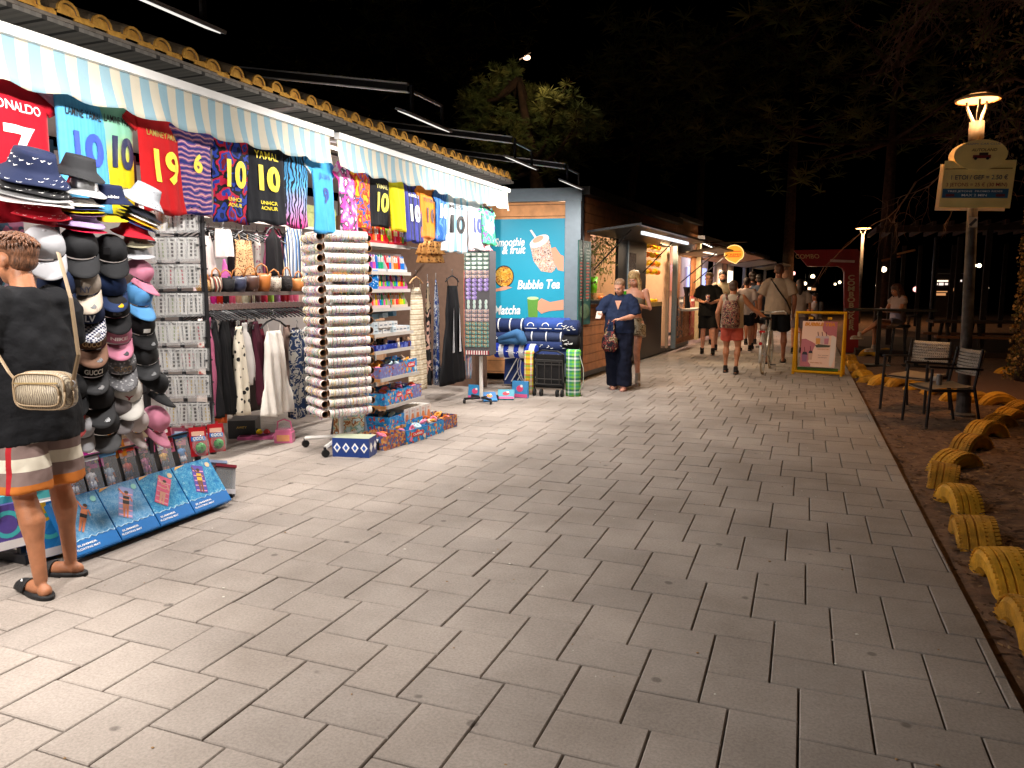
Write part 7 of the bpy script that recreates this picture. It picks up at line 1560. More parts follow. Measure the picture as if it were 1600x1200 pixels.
# ivy-clad trunk at the right edge, bare branches round the lamp
ip = G(1604, 600); t = thing('ivy_tree', 'thick tree trunk overgrown with brown ivy at the right edge of the picture', 'tree', (ip.x+.25, ip.y, 0))
MB().tube([(0, 0, 0), (.0, .1, 1.5), (.1, .2, 3.2), (-.1, .1, 5), (-.4, 0, 7)], [.42, .34, .30, .26, .16], 14, BARK).build('trunk', None, t, True)
IVB = [M('ivy_brown_a', '8a6a38', rough=.6, var=.2), M('ivy_brown_b', '6a4f28', rough=.7, var=.2), M('ivy_brown_c', 'a8824a', rough=.6), M('ivy_green_d', '4f4a22', rough=.7)]
b = MB()
for k in range(9000):
    z = random.random()**.9*4.6; a = random.random()*6.283; rr_ = (.50-.03*z+.10*noise.noise(Vector((a*1.2, z*1.3, 0))))*random.uniform(.85, 1.12); c = Vector((rr_*math.cos(a)+.02*z, rr_*math.sin(a)+.03*z, z)); s = random.uniform(.014, .034); m_ = Euler((random.random()*6, random.random()*6, random.random()*6)).to_matrix()
    b.add([c+m_@Vector(v) for v in ((-s, 0, 0), (0, s*.8, .1*s), (s, 0, 0), (0, -s, .2*s))], [(0, 1, 2, 3)], random.choice(IVB))
b.build('ivy_leaves', None, t)
b = MB(); TW = M('twig', '6a5042', rough=.9, var=.3)
def twig(p, d, L_, r, dep):
    pts = [Vector(p)]; dd = Vector(d)
    for k in range(6):
        dd = (dd+Vector((random.gauss(0, .22), random.gauss(0, .22), random.gauss(0, .2)-.10))).normalized(); pts.append(pts[-1]+dd*L_/6)
        if dep > 0 and random.random() < .75: twig(pts[-1], (dd+Vector((random.gauss(0, .7), random.gauss(0, .7), random.gauss(0, .6)-.15))).normalized(), L_*random.uniform(.4, .7), r*.5, dep-1)
    b.tube(pts, [r*(1-.13*k) for k in range(7)], 4 if dep < 2 else 6, TW, False)
for k in range(13):
    a = R(random.uniform(150, 260)); twig((0, .15, random.uniform(3.6, 6.3)), (math.cos(a), math.sin(a)*.6, random.uniform(-.1, .5)), random.uniform(1.2, 2.4), random.uniform(.02, .045), 3)
b.build('branch', None, t)
b = MB()
for k in range(2600):
    z = random.uniform(3.4, 7.2); a = random.random()*6.283; rr_ = random.random()**.5*1.6; c = Vector((rr_*math.cos(a)+.1, rr_*math.sin(a)+.5, z)); s = random.uniform(.02, .045); m_ = Euler((random.random()*6, random.random()*6, random.random()*6)).to_matrix()
    b.add([c+m_@Vector(v) for v in ((-s, 0, 0), (0, s*.7, .1*s), (s, 0, 0), (0, -s*.7, .2*s))], [(0, 1, 2, 3)], random.choice(IVB))
b.build('crown', None, t)
# ================================================================ PEOPLE
SKT = skin('skin_tan', 'a87050'); SKL = skin('skin_light', 'c89078'); SKD = skin('skin_brown', '8a5840')
def bandsmat(name, z0, z1, cols, vert=None):
    if name in MC: return MC[name]
    m = FAB(cols[0]).copy(); m.name = name; nt = m.node_tree; N, L = nt.nodes, nt.links; b = N['Principled BSDF']
    tc = N.new('ShaderNodeTexCoord'); s = N.new('ShaderNodeSeparateXYZ'); L.new(tc.outputs['Object'], s.inputs[0])
    mp = N.new('ShaderNodeMapRange'); mp.inputs['From Min'].default_value = z0; mp.inputs['From Max'].default_value = z1; L.new(s.outputs[2], mp.inputs['Value'])
    r = N.new('ShaderNodeValToRGB'); r.color_ramp.interpolation = 'CONSTANT'; e = r.color_ramp.elements
    while len(e) < len(cols): e.new(.5)
    for i, c in enumerate(cols): e[i].position = i/len(cols); e[i].color = (*lin(c), 1)
    L.new(mp.outputs[0], r.inputs[0]); out = r.outputs[0]
    if vert:     # narrow vertical band at given x range on the back
        col, x0, x1, ax = vert
        g1 = N.new('ShaderNodeMath'); g1.operation = 'GREATER_THAN'; g1.inputs[1].default_value = x0; L.new(s.outputs[ax], g1.inputs[0])
        g2 = N.new('ShaderNodeMath'); g2.operation = 'LESS_THAN'; g2.inputs[1].default_value = x1; L.new(s.outputs[ax], g2.inputs[0])
        g3 = N.new('ShaderNodeMath'); g3.operation = 'MULTIPLY'; L.new(g1.outputs[0], g3.inputs[0]); L.new(g2.outputs[0], g3.inputs[1])
        g4 = N.new('ShaderNodeMath'); g4.operation = 'GREATER_THAN'; g4.inputs[1].default_value = .06; L.new(s.outputs[0], g4.inputs[0]); g5 = N.new('ShaderNodeMath'); g5.operation = 'MULTIPLY'; L.new(g3.outputs[0], g5.inputs[0]); L.new(g4.outputs[0], g5.inputs[1]); g3 = g5
        mx = N.new('ShaderNodeMix'); mx.data_type = 'RGBA'; L.new(g3.outputs[0], mx.inputs[0]); L.new(out, mx.inputs[6]); mx.inputs[7].default_value = (*lin(col), 1); out = mx.outputs[2]
    L.new(out, b.inputs['Base Color']); MC[name] = m; return m
CLT = bpy.data.textures.new('cloth_folds', 'CLOUDS'); CLT.noise_scale = .11; CLT.noise_depth = 1
def organic(b, name, mat, parent, vox=.009, smooth=4, disp=0, loc=None):
    o = b.build(name, mat, parent, loc=loc); o.data.materials.clear(); o.data.materials.append(mat)
    for p in o.data.polygons: p.material_index = 0
    m = o.modifiers.new('r', 'REMESH'); m.mode = 'VOXEL'; m.voxel_size = vox; m.use_smooth_shade = True
    if smooth: s = o.modifiers.new('s', 'SMOOTH'); s.iterations = smooth; s.factor = .5
    if disp: d = o.modifiers.new('d', 'DISPLACE'); d.texture = CLT; d.strength = disp; d.mid_level = .5; d.texture_coords = 'LOCAL'
    return o
def limb(b, pts, rs, n=12):
    b.tube(pts, rs, n)
    for p, r in zip(pts, rs): b.ell(p, r*.995, n, k=8)
def hand(b, w, d, n, curl=.4, s=1, thumb=1):
    """w wrist, d finger direction, n palm normal; thumb=+1/-1 picks the side"""
    d = Vector(d).normalized(); n = Vector(n); n = (n-d*n.dot(d)).normalized(); t = d.cross(n)*thumb
    w = Vector(w); q = Matrix((t, d, n)).transposed()
    b.ell(w+d*.045*s, (.038*s, .052*s, .015*s), 12, rot=q, k=8); b.ell(w+d*.01*s, (.026*s, .03*s, .018*s), 10, rot=q, k=6)
    for k, (off, L_) in enumerate(((.028, .072), (.010, .080), (-.009, .074), (-.027, .058))):
        a = w+t*off*s+d*.082*s; c = curl+.08*k
        d1 = (d*math.cos(c)+n*math.sin(c)+t*off*2).normalized(); d2 = (d*math.cos(c*2.1)+n*math.sin(c*2.1)).normalized(); m_ = a+d1*L_*.5*s; e = m_+d2*L_*.5*s
        limb(b, [a-d*.015*s, m_, e], [.0088*s, .0082*s, .0068*s], 8)
    a = w+t*.026*s+d*.022*s; m_ = a+(t*.75+d*.6+n*.25).normalized()*.036*s; limb(b, [a, m_, m_+(d*.85+t*.2+n*.4).normalized()*.03*s], [.012*s, .0095*s, .008*s], 8)
def rz(v, a): return Vector((v[0]*math.cos(a)-v[1]*math.sin(a), v[0]*math.sin(a)+v[1]*math.cos(a), v[2]))
class P_:
    """pose of a 1.75 m body facing -Y; +x is the person's left"""
    def __init__(s, **k):
        s.sh = {1: (.175, .0, 1.43), -1: (-.175, .0, 1.43)}; s.el = {1: (.235, .02, 1.14), -1: (-.235, .02, 1.14)}; s.wr = {1: (.25, -.05, .89), -1: (-.25, -.05, .89)}
        s.hd = {1: ((0, -.1, -1), (-1, 0, 0), .45), -1: ((0, -.1, -1), (1, 0, 0), .45)}
        s.hip = {1: (.09, 0, .93), -1: (-.09, 0, .93)}; s.kn = {1: (.10, -.02, .50), -1: (-.10, -.02, .50)}; s.an = {1: (.10, .02, .085), -1: (-.10, .02, .085)}
        s.head = (0, -.015, 1.615); s.turn = 0; s.nod = 0; s.fat = 1.0; s.fem = False; s.toe = {1: 0, -1: 0}; s.lift = {1: 0, -1: 0}
        for a, b_ in k.items():
            if isinstance(b_, dict): getattr(s, a).update(b_)
            else: setattr(s, a, b_)
def foot_pts(p, sd):
    a = Vector(p.an[sd]); an = R(p.toe[sd]); f = rz((0, -1, 0), an); up = p.lift[sd]
    return a, f, up
def figure(label, loc, rot, H, p, skn, hair, haircol, vox=.010, feet=True, group=None, eyes=True):
    t = thing('person', label, 'person', loc, rot, group); t.scale = (H/1.75,)*3
    b = MB(); f = p.fat
    # torso
    b.oval([(0, .0, .86, .13*f, .09*f), (0, .0, .93, .165*f, .11*f), (0, 0, 1.08, .135*f, .095*f), (0, 0, 1.22, .15*f, .10*f), (0, 0, 1.35, .165, .105), (0, .0, 1.43, .15, .085), (0, 0, 1.48, .07, .06)], 18)
    for s in (1, -1):
        limb(b, [p.sh[s], tuple((Vector(p.sh[s])*.55+Vector(p.el[s])*.45)), p.el[s], tuple(Vector(p.el[s])*.6+Vector(p.wr[s])*.4), p.wr[s]], [.052*f, .044*f, .036*f, .037*f, .025])
        limb(b, [p.hip[s], tuple(Vector(p.hip[s])*.5+Vector(p.kn[s])*.5), p.kn[s]], [.088*f, .072*f, .052])
        k, a = Vector(p.kn[s]), Vector(p.an[s]); back = Vector((0, .022, 0))
        limb(b, [tuple(k), tuple(k*.7+a*.3+back), tuple(k*.45+a*.55+back*.5), tuple(a)], [.050, .054*min(f, 1.15), .040, .031])
        ft, fd, up = foot_pts(p, s)
        if feet:
            z0 = ft.z-.085; sd = Vector((-fd.y, fd.x, 0)); q = Matrix((sd, -fd, Vector((0, 0, 1)))).transposed()
            heel = ft-fd*.03; heel.z = z0+.035
            b.ell(heel, (.032, .04, .034), 12, rot=q, k=8); b.ell(ft+fd*.06+Vector((0, 0, -.05)), (.036, .09, .034), 12, rot=q, k=8); b.ell(ft+fd*.125+Vector((0, 0, -.064)), (.043, .055, .020), 12, rot=q, k=8)
            for j in range(5): c = ft+fd*(.168-.012*abs(j-1)-.004*j)+sd*(.03-.015*j)*(-s); c.z = z0+.014; b.ell(c, (.0095 if j else .013, .02, .011), 8, rot=q, k=6)
        d_, n_, c_ = p.hd[s]; hand(b, p.wr[s], d_, n_, c_, .98 if not p.fem else .9, thumb=s if True else 1)
    # neck and head
    hd = Vector(p.head); q = Euler((R(p.nod), 0, R(p.turn)), 'XYZ').to_matrix(); 
    q = Matrix.Rotation(R(p.turn), 3, 'Z')@Matrix.Rotation(R(p.nod), 3, 'X')
    def h(v): return hd+q@Vector(v)
    limb(b, [(0, .012, 1.44), tuple(h((0, .02, -.06)))], [.058, .052])
    b.ell(h((0, .012, .035)), (.076, .096, .085), 18, rot=q, k=12); b.ell(h((0, -.02, -.03)), (.062, .072, .075), 16, rot=q, k=10); b.ell(h((0, -.045, -.078)), (.036, .036, .03), 12, rot=q, k=8)
    b.ell(h((0, -.097, -.022)), (.012, .018, .018), 10, rot=q, k=8); b.ell(h((0, -.09, .0)), (.0085, .012, .026), 8, rot=q, k=8); b.ell(h((0, -.082, .022)), (.046, .014, .009), 12, rot=q, k=6)
    b.ell(h((0, -.086, -.055)), (.021, .009, .0095), 10, rot=q, k=6)
    for s in (1, -1): b.ell(h((s*.077, .012, -.008)), (.010, .019, .031), 10, rot=q@Euler((R(-12), 0, R(s*22))).to_matrix(), k=8); b.ell(h((s*.042, -.065, -.03)), (.022, .020, .022), 10, rot=q, k=6)
    organic(b, 'body', skn, t, vox, 3)
    if eyes:
        b = MB()
        for s in (1, -1): b.ell(h((s*.029, -.0835, .004)), (.0125, .008, .006), 10, T('e8e2dc'), rot=q, k=6).ell(h((s*.029, -.0895, .004)), (.0055, .004, .0055), 8, T('2a1c16'), rot=q, k=6)
        b.build('eyes', None, t, True)
        b = MB()
        for s in (1, -1): b.tube([h((s*.012, -.094, .021)), h((s*.03, -.093, .026)), h((s*.046, -.082, .020))], [.0035, .004, .002], 6, T('3a2a20'))
        b.build('eyebrows', None, t, True); MB().tube([h((-.020, -.0905, -.054)), h((0, -.0965, -.055)), h((.020, -.0905, -.054))], [.002, .004, .002], 6, M('lips', '9a5a50', rough=.4)).build('mouth', None, t, True)
    HM = HAIR(haircol)
    if hair == 'crop' or hair == 'bald':
        if hair == 'crop':
            b = MB(); b.ell(h((0, .022, .058)), (.083, .102, .082), 20, rot=q, k=12); b.ell(h((0, .055, .0)), (.074, .058, .07), 14, rot=q, k=10)
            organic(b, 'hair', HM, t, .007, 3, .006)
        else: organic(MB().ell(h((0, .03, .045)), (.0775, .0865, .076), 20, rot=q, k=12).ell(h((0, .06, .0)), (.066, .046, .055), 14, rot=q, k=10), 'hair', HM, t, .007, 3)
    elif hair == 'tuft':
        b = MB(); b.ell(h((0, .022, .062)), (.080, .098, .075), 20, rot=q, k=12); b.ell(h((0, .05, .0)), (.072, .058, .06), 14, rot=q, k=10); b.ell(h((.01, -.045, .115)), (.062, .05, .03), 14, rot=q, k=8)
        b.ell(h((0, .045, .045)), (.078, .080, .07), 16, rot=q, k=10); organic(b, 'hair', HM, t, .006, 14, .004)
        b = MB()
        for k in range(230):
            a_ = random.uniform(-2.9, 2.9); e_ = random.uniform(.12, 1.45); n_ = Vector((math.sin(a_)*math.cos(e_), math.cos(a_)*math.cos(e_), math.sin(e_)))
            if n_.y < -.55 and n_.z < .5: continue
            p0 = Vector((n_.x*.080, .022+n_.y*.098, .062+n_.z*.078)); fl_ = (Vector((n_.x*.5+.25, -.55+n_.y*.9, -.35)) if n_.z > .55 else Vector((n_.x*.2, n_.y*.35, -1))).normalized(); l_ = random.uniform(.03, .06)*(.6+.6*n_.z)
            b.tube([h(p0-n_*.004), h(p0+fl_*l_*.5+n_*.010), h(p0+fl_*l_+n_*.002)], [.0065, .005, .0012], 5)
        b.build('hair_locks', HM, t, True)
    elif hair == 'long':
        b = MB(); b.ell(h((0, .02, .055)), (.088, .106, .086), 20, rot=q, k=12)
        for s in (1, -1): limb(b, [h((s*.07, -.01, .03)), h((s*.082, -.015, -.06)), h((s*.085, -.02, -.16)), h((s*.08, -.03, -.26))], [.022, .028, .03, .018])
        limb(b, [h((0, .06, .02)), h((0, .085, -.1)), h((0, .08, -.24))], [.07, .07, .045]); organic(b, 'hair', HM, t, .008, 2, .008)
    elif hair == 'back':
        b = MB(); b.ell(h((0, .026, .056)), (.082, .100, .080), 20, rot=q, k=12); b.ell(h((0, .06, .0)), (.07, .055, .06), 14, rot=q, k=10); b.ell(h((0, .13, .03)), (.035, .03, .035), 12, rot=q, k=8); organic(b, 'hair', HM, t, .007, 2, .005)
    elif hair == 'bob':
        b = MB(); b.ell(h((0, .024, .05)), (.094, .108, .09), 20, rot=q, k=12); b.ell(h((0, .06, -.03)), (.085, .062, .08), 14, rot=q, k=10); organic(b, 'hair', HM, t, .008, 2, .010)
    return t, h, q
def HAIR(c):
    k = 'hair_'+c
    if k in MC: return MC[k]
    m, nt, b = newmat(k); N, L = nt.nodes, nt.links; tc = N.new('ShaderNodeTexCoord'); mp = N.new('ShaderNodeMapping'); mp.inputs['Scale'].default_value = (60, 14, 10); L.new(tc.outputs['Object'], mp.inputs[0])
    n = N.new('ShaderNodeTexNoise'); n.inputs['Scale'].default_value = 3; n.inputs['Detail'].default_value = 6; L.new(mp.outputs[0], n.inputs['Vector']); r = N.new('ShaderNodeValToRGB'); c_ = lin(c)
    r.color_ramp.elements[0].position = .35; r.color_ramp.elements[0].color = (*[x*.35 for x in c_], 1); r.color_ramp.elements[1].position = .65; r.color_ramp.elements[1].color = (*[min(1, x*1.5) for x in c_], 1)
    L.new(n.outputs[0], r.inputs[0]); L.new(r.outputs[0], b.inputs['Base Color']); bp = N.new('ShaderNodeBump'); bp.inputs['Strength'].default_value = .8; bp.inputs['Distance'].default_value = .01; L.new(n.outputs[0], bp.inputs['Height']); L.new(bp.outputs[0], b.inputs['Normal']); b.inputs['Roughness'].default_value = .5; MC[k] = m; return m
def tee(t, p, mat, name='shirt', hem=.86, loose=1.1, slv=.7, vneck=0, vox=.011, disp=.014, sr=1.35, bell=0):
    b = MB(); f = p.fat*loose
    b.oval([(0, .0, hem, .172*f, .125*f), (0, 0, hem+.12, .168*f, .122*f), (0, 0, 1.15, .158*f, .118*f), (0, 0, 1.32, .178*min(f, 1.12), .122), (0, .0, 1.43, .172, .095), (0, .005, 1.475, .09, .072), (0, .008, 1.492, .066, .060)], 20)
    for s in (1, -1):
        a, e = Vector(p.sh[s]), Vector(p.el[s]); m_ = a+(e-a)*slv
        limb(b, [tuple(a+Vector((-s*.03, 0, -.01))), tuple(a+(e-a)*.25)], [.062*max(1, f*.98), .062*sr*.9*max(1, f*.85)]); b.tube([tuple(a+(e-a)*.2), tuple(m_)], [.058*sr*max(1, f*.85), .062*sr+bell], 14)
    return organic(b, name, mat, t, vox, 3, disp)
def shorts(t, p, mat, z=None, name='shorts', frac=.75, r0=1.25, r1=1.3, waist=.97, vox=.011, disp=.014):
    b = MB(); f = p.fat
    b.oval([(0, 0, .84, .165*f, .118*f), (0, 0, .9, .175*f, .122*f), (0, 0, waist, .158*f, .112*f)], 18)
    for s in (1, -1):
        a, k = Vector(p.hip[s]), Vector(p.kn[s]); e = a+(k-a)*frac; b.tube([tuple(a), tuple(a+(e-a)*.5), tuple(e)], [.088*f*r0*.98, .082*f*r0, .075*f*r1], 16)
    return organic(b, name, mat, t, vox, 3, disp)
def trousers(t, p, mat, rk=.115, ra=.125, vox=.012, disp=.02, waist=1.0):
    b = MB(); f = p.fat; b.oval([(0, 0, .80, .17*f, .13*f), (0, 0, .9, .185*f, .135*f), (0, 0, waist, .165*f, .12*f)], 18)
    for s in (1, -1):
        a, k, n = Vector(p.hip[s]), Vector(p.kn[s]), Vector(p.an[s]); b.tube([tuple(a), tuple(k), tuple(k*.4+n*.6), tuple(n+Vector((0, 0, -.01)))], [.12*f, rk, (rk+ra)/2, ra], 16)
    return organic(b, 'trousers', mat, t, vox, 3, disp)
def shoe(t, p, mat, sole, s, kind='trainer', acc=None):
    a, fd, up = foot_pts(p, s); sd = Vector((-fd.y, fd.x, 0)); q = Matrix((sd, -fd, Vector((0, 0, 1)))).transposed(); z0 = a.z-.085
    c = Vector((a.x, a.y, 0))+fd*.055; b = MB(); n = 20
    out = [Vector((.046*(1-.18*math.sin(u))*math.cos(u)*(1.0 if abs(math.sin(u)) < .9 else .95), -.145*math.sin(u)*-1, 0)) for u in [2*math.pi*i/n for i in range(n)]]
    rings = [[c+q@Vector((v.x, -v.y, 0))+Vector((0, 0, z0+h_)) for v in out] for h_ in ((-.004, .012, .020) if kind == 'slide' else (-.003, .018, .024))]
    MB().ring(rings, sole).build('sole', None, t, True)
    if kind == 'slide':
        def band(u, v):
            an = math.pi*u; x = .050*math.cos(an); y = -.035-.10*v; return c+q@Vector((x*(1-.1*v), y, 0))+Vector((0, 0, z0+.012+(.062-.022*v)*math.sin(an)))
        o = MB().grid(band, 14, 6, mat).build('strap', None, t, True); sm = o.modifiers.new('s', 'SOLIDIFY'); sm.thickness = .006
        if acc: 
            b = MB(); b.add([band(.30, .25)+Vector((0, 0, .004))+q@Vector((.003, 0, 0)), band(.42, .8)+Vector((0, 0, .004)), band(.36, .5)+Vector((0, 0, .005)), band(.30, .6)+Vector((0, 0, .003))], [(0, 1, 2, 3)], acc); b.build('tick_mark', None, t)
    elif kind == 'sandal':
        for y in (-.05, .05): 
            o = MB().grid(lambda u, v: c+q@Vector((.046*math.cos(math.pi*u), y-.014+.028*v, 0))+Vector((0, 0, z0+.015+.055*math.sin(math.pi*u))), 12, 2, mat).build('strap', None, t, True); sm = o.modifiers.new('s', 'SOLIDIFY'); sm.thickness = .005
    else:
        b = MB(); b.ell(c+fd*.05+Vector((0, 0, z0+.038)), (.044, .085, .036), 14, rot=q, k=8).ell(c-fd*.06+Vector((0, 0, z0+.048)), (.042, .065, .046), 14, rot=q, k=8); limb(b, [c-fd*.055+Vector((0, 0, z0+.06)), c-fd*.055+Vector((0, 0, z0+(.115 if kind != 'boot' else .17)))], [.042, .044])
        organic(b, 'shoe', mat, t, .008, 3)
def hgt(px_head, py_head, foot): return PY(px_head, py_head, foot.y).z
# ---- the boy -------------------------------------------------------------
fl_, fr_ = G(66, 932), G(112, 898)
mid = (fl_+fr_)/2; hb = PY(34, 363, mid.y).z
dy = (fr_-fl_); loc = Vector((PY(34, 430, mid.y).x, mid.y, 0)); kH = hb/1.755
def loc2(v): d = (Vector(v)-loc); return rz(d, R(90))/kH    # world -> local of a body turned by -90 deg
la, ra = loc2(fl_), loc2(fr_)
bp = P_(fat=1.07, an={1: (la.x, la.y, .085), -1: (ra.x, ra.y, .085)}, kn={1: (la.x*.75+.02, la.y*.6-.03, .49), -1: (ra.x*.75-.02, ra.y*.6-.02, .49)}, head=(.0, -.04, 1.615), turn=6, nod=6, el={1: (.26, .0, 1.16), -1: (-.24, -.02, 1.16)}, wr={1: (.22, -.24, 1.06), -1: (-.2, -.25, 1.1)},
        hd={1: ((-.2, -1, .1), (-.5, 0, -1), .5), -1: ((.2, -1, .1), (.5, 0, -1), .5)}, toe={1: -12, -1: 14})
boy, h_, q_ = figure('teenage boy in a black shirt and striped shorts looking at the caps, seen from behind', loc, R(-90), hb, bp, SKT, 'tuft', '6b4630', vox=.008)
tee(boy, bp, FAB('17181c', .5), hem=.75, loose=1.30, slv=.85, vox=.010, disp=.03, sr=1.5)
SHO = bandsmat('shorts_bands', .50, .88, ['b4692c', '7d6a66', 'cfc8b8', '7d6a66', 'cfc8b8', '8a7872'], ('a8242c', .080, .100, 1))
shorts(boy, bp, SHO, frac=.95, r0=1.35, r1=1.55, waist=.95, vox=.009, disp=.022)
RUB = M('black_rubber', '161618', rough=.6, bump=.3, bs=80)
for s in (1, -1): shoe(boy, bp, RUB, RUB, s, 'slide', WT if s == 1 else None)
# his bag
bagp = PY(72, 610, loc.y-.20); t = thing('shoulder_bag', 'small tan patterned shoulder bag hanging at the boy\'s back', 'bag', bagp, R(12)); t.scale = (1.14,)*3
MONO = PAT('bag_monogram', 'wave', ['7b6f62', 'b8aa94', '857866', 'c8bca4'], 34, rough=.45, dist=.02); LTH = M('pale_leather', '9a8468', rough=.45, var=.1)
k = 1.0; b = MB()
rr_ = []
for y, sc in ((-.036, .94), (-.028, 1), (.028, 1), (.036, .94)):
    rr_.append([Vector((.118*sc*(abs(math.cos(a))**.55)*(1 if math.cos(a) > 0 else -1), y, .075*sc*(abs(math.sin(a))**.55)*(1 if math.sin(a) > 0 else -1))) for a in [2*math.pi*i/32 for i in range(32)]])
MB().ring(rr_, MONO).build('bag_body', None, t, True)
def rounded(sx, sz, y, n=33): return [Vector((sx*(abs(math.cos(a))**.5)*(1 if math.cos(a) > 0 else -1), y, sz*(abs(math.sin(a))**.5)*(1 if math.sin(a) > 0 else -1))) for a in [2*math.pi*i/(n-1) for i in range(n)]]
MB().tube(rounded(.112, .070, -.037), .0035, 6, LTH).tube(rounded(.118, .075, .0), .003, 6, LTH).build('piping', None, t, True)
MB().ring([[Vector((p.x*.86, p.y, p.z*.62-.012)) for p in rr_[0]], [Vector((p.x*.84, p.y-.012, p.z*.60-.012)) for p in rr_[0]]], MONO).tube([Vector((p.x*.86, p.y-.012, p.z*.62-.012)) for p in rounded(.112, .07, -.037)], .003, 6, LTH).build('front_pocket', None, t, True)
MB().tube([(-.095, -.05, .032), (.095, -.05, .036)], .0035, 6, M('brass_zip', 'b8a070', rough=.3, metal=.8)).build('zip', None, t)
MB().tube([(.116, 0, .02), (.13, .03, .14), (.09, .06, .36), (-.0, .12, .54)], [.012]*4, 6, LTH, sy=.25).tube([(-.116, 0, .02), (-.15, -.01, .07), (-.24, .02, .17)], [.012]*3, 6, LTH, sy=.25).build('strap', None, t)
for s in (-1, 1): MB().tube([Vector((s*.118, 0, .03))+Vector((.012*math.cos(a), 0, .012*math.sin(a))) for a in [R(45*i) for i in range(9)]], .002, 5, GALV).build('ring', None, t)
# ---- woman in navy --------------------------------------------------------
f1 = G(966, 609); HN = hgt(968, 434, f1)
np_ = P_(fat=1.22, fem=True, head=(0, -.05, 1.60), nod=22, turn=-14, el={1: (.27, -.02, 1.17), -1: (-.30, -.05, 1.20)}, wr={1: (.06, -.26, 1.12), -1: (-.24, -.27, 1.16)}, hd={1: ((-1, -.15, .0), (0, .2, -1), .35), -1: ((-.2, -1, .1), (.3, 0, 1), .7)},
         an={1: (.10, -.04, .085), -1: (-.09, .12, .085)}, kn={1: (.10, -.05, .5), -1: (-.10, .0, .5)})
wn_, hn, qn = figure('woman in loose navy top and wide navy trousers looking at her phone', (f1.x, f1.y, 0), R(2), HN, np_, SKL, 'back', '8a6a50', vox=.009)
NVC = FAB('24304e', .5); tee(wn_, np_, NVC, hem=.90, loose=1.16, slv=.95, sr=1.32, disp=.03, bell=.012)
MB().add([(-.05, -.128, 1.40), (.05, -.128, 1.40), (.0, -.142, 1.26)], [(0, 2, 1)], SKL).build('neckline', None, wn_)
trousers(wn_, np_, FAB('151b30', .5), rk=.115, ra=.12, disp=.035)
for s in (1, -1): shoe(wn_, np_, M('pink_sandal', 'b07c74', rough=.5), M('pink_sandal', 'b07c74'), s, 'sandal')
def onp(t, v): return t.location+rz(Vector(v)*t.scale[0], t.rotation_euler.z)
t = thing('smartphone', 'phone held by the woman in navy', 'phone', onp(wn_, (-.25, -.36, 1.185)), R(2), rot=Euler((R(-50), 0, R(5)), 'XYZ')); MB().box((0, 0, 0), (.075, .009, .15), M('phone_case', 'b8a8a0', rough=.3)).build('case', None, t); MB().box((0, .0055, 0), (.066, .002, .14), EM('phone_screen', (.6, .7, 1), .8)).build('screen', None, t)
t = thing('flowered_handbag', 'dark handbag with red flowers hanging from the arm of the woman in navy', 'handbag', onp(wn_, (-.10, -.24, .80)), R(2))
FLW = PAT('flower_bag', 'camo', ['1c1a20', '1c1a20', '8a3a34', '1e1c22', 'b89a80', '6a5a3a'], 14); MB().oval([(0, 0, -.17, .07, .03), (0, 0, -.1, .12, .055), (0, 0, .02, .11, .05), (0, 0, .12, .06, .02)], 16, FLW).build('bag_body', None, t, True); MB().tube([(-.06, 0, .11), (-.02, .03, .28), (.05, .03, .28), (.06, 0, .11)], .012, 6, FLW).build('handle', None, t, True)
# ---- blonde girl -----------------------------------------------------------
f2 = G(988, 600); HG = hgt(992, 422, f2)
gp = P_(fat=.86, fem=True, head=(0, -.05, 1.61), nod=24, turn=-18, el={1: (.25, -.02, 1.17), -1: (-.25, -.03, 1.2)}, wr={1: (.03, -.24, 1.24), -1: (-.14, -.22, 1.32)}, hd={1: ((-.5, -.5, .5), (-.4, -.2, -1), .7), -1: ((.2, -.6, .6), (.6, .1, .1), .8)}, an={1: (.09, -.06, .085), -1: (-.09, .08, .085)}, kn={1: (.07, -.10, .5), -1: (-.07, .0, .5)}, toe={1: 10, -1: -10})
gl, hg_, qg = figure('blonde girl in crop top and patterned shorts holding a green drink', (f2.x, f2.y, 0), R(4), HG, gp, SKL, 'long', 'b89868', vox=.009)
b = MB(); b.oval([(0, 0, 1.17, .135, .098), (0, 0, 1.3, .155, .118), (0, 0, 1.4, .12, .085)], 16)
for s in (1, -1): limb(b, [(s*.09, -.04, 1.38), (s*.10, .0, 1.46), (s*.09, .06, 1.38)], [.016]*3, 8)
organic(b, 'crop_top', FAB('8f8a78'), gl, .010, 2, .006)
shorts(gl, gp, PAT('flower_shorts', 'camo', ['b8ae98', 'c8bea8', '7a6a50', 'b8ae98', 'd0c8b4'], 16), frac=.42, r0=1.45, r1=1.9, waist=1.03, disp=.02)
for s in (1, -1): shoe(gl, gp, FAB('b8ada2'), M('cream_sole', 'c8c0b4'), s, 'boot')
t = thing('green_smoothie_cup', 'clear cup of bright green smoothie with a straw in the blonde girl\'s hand', 'cup', onp(gl, (-.10, -.32, 1.30)), 0, rot=Euler((R(5), R(-8), 0), 'XYZ')); MB().lathe([(0, 0), (.034, 0), (.05, .13), (0, .13)], n=16, m=M('green_smoothie', '3c9a1c', rough=.3)).build('cup_body', None, t, True); MB().lathe([(.052, .13), (.054, .14), (.03, .17), (0, .172)], n=16, m=CLEAR).build('lid', None, t, True); MB().tube([(0, 0, .1), (-.02, 0, .25)], .006, 6, WHM).build('straw', None, t)
t = thing('dark_phone', 'dark phone in the blonde girl\'s other hand', 'phone', onp(gl, (.02, -.33, 1.27)), 0, rot=Euler((R(-40), 0, R(-10)), 'XYZ')); MB().box((0, 0, 0), (.075, .009, .15), BLKP).build('case', None, t); MB().box((0, .0055, 0), (.066, .002, .14), M('off_screen', '101418', rough=.1)).build('screen', None, t)
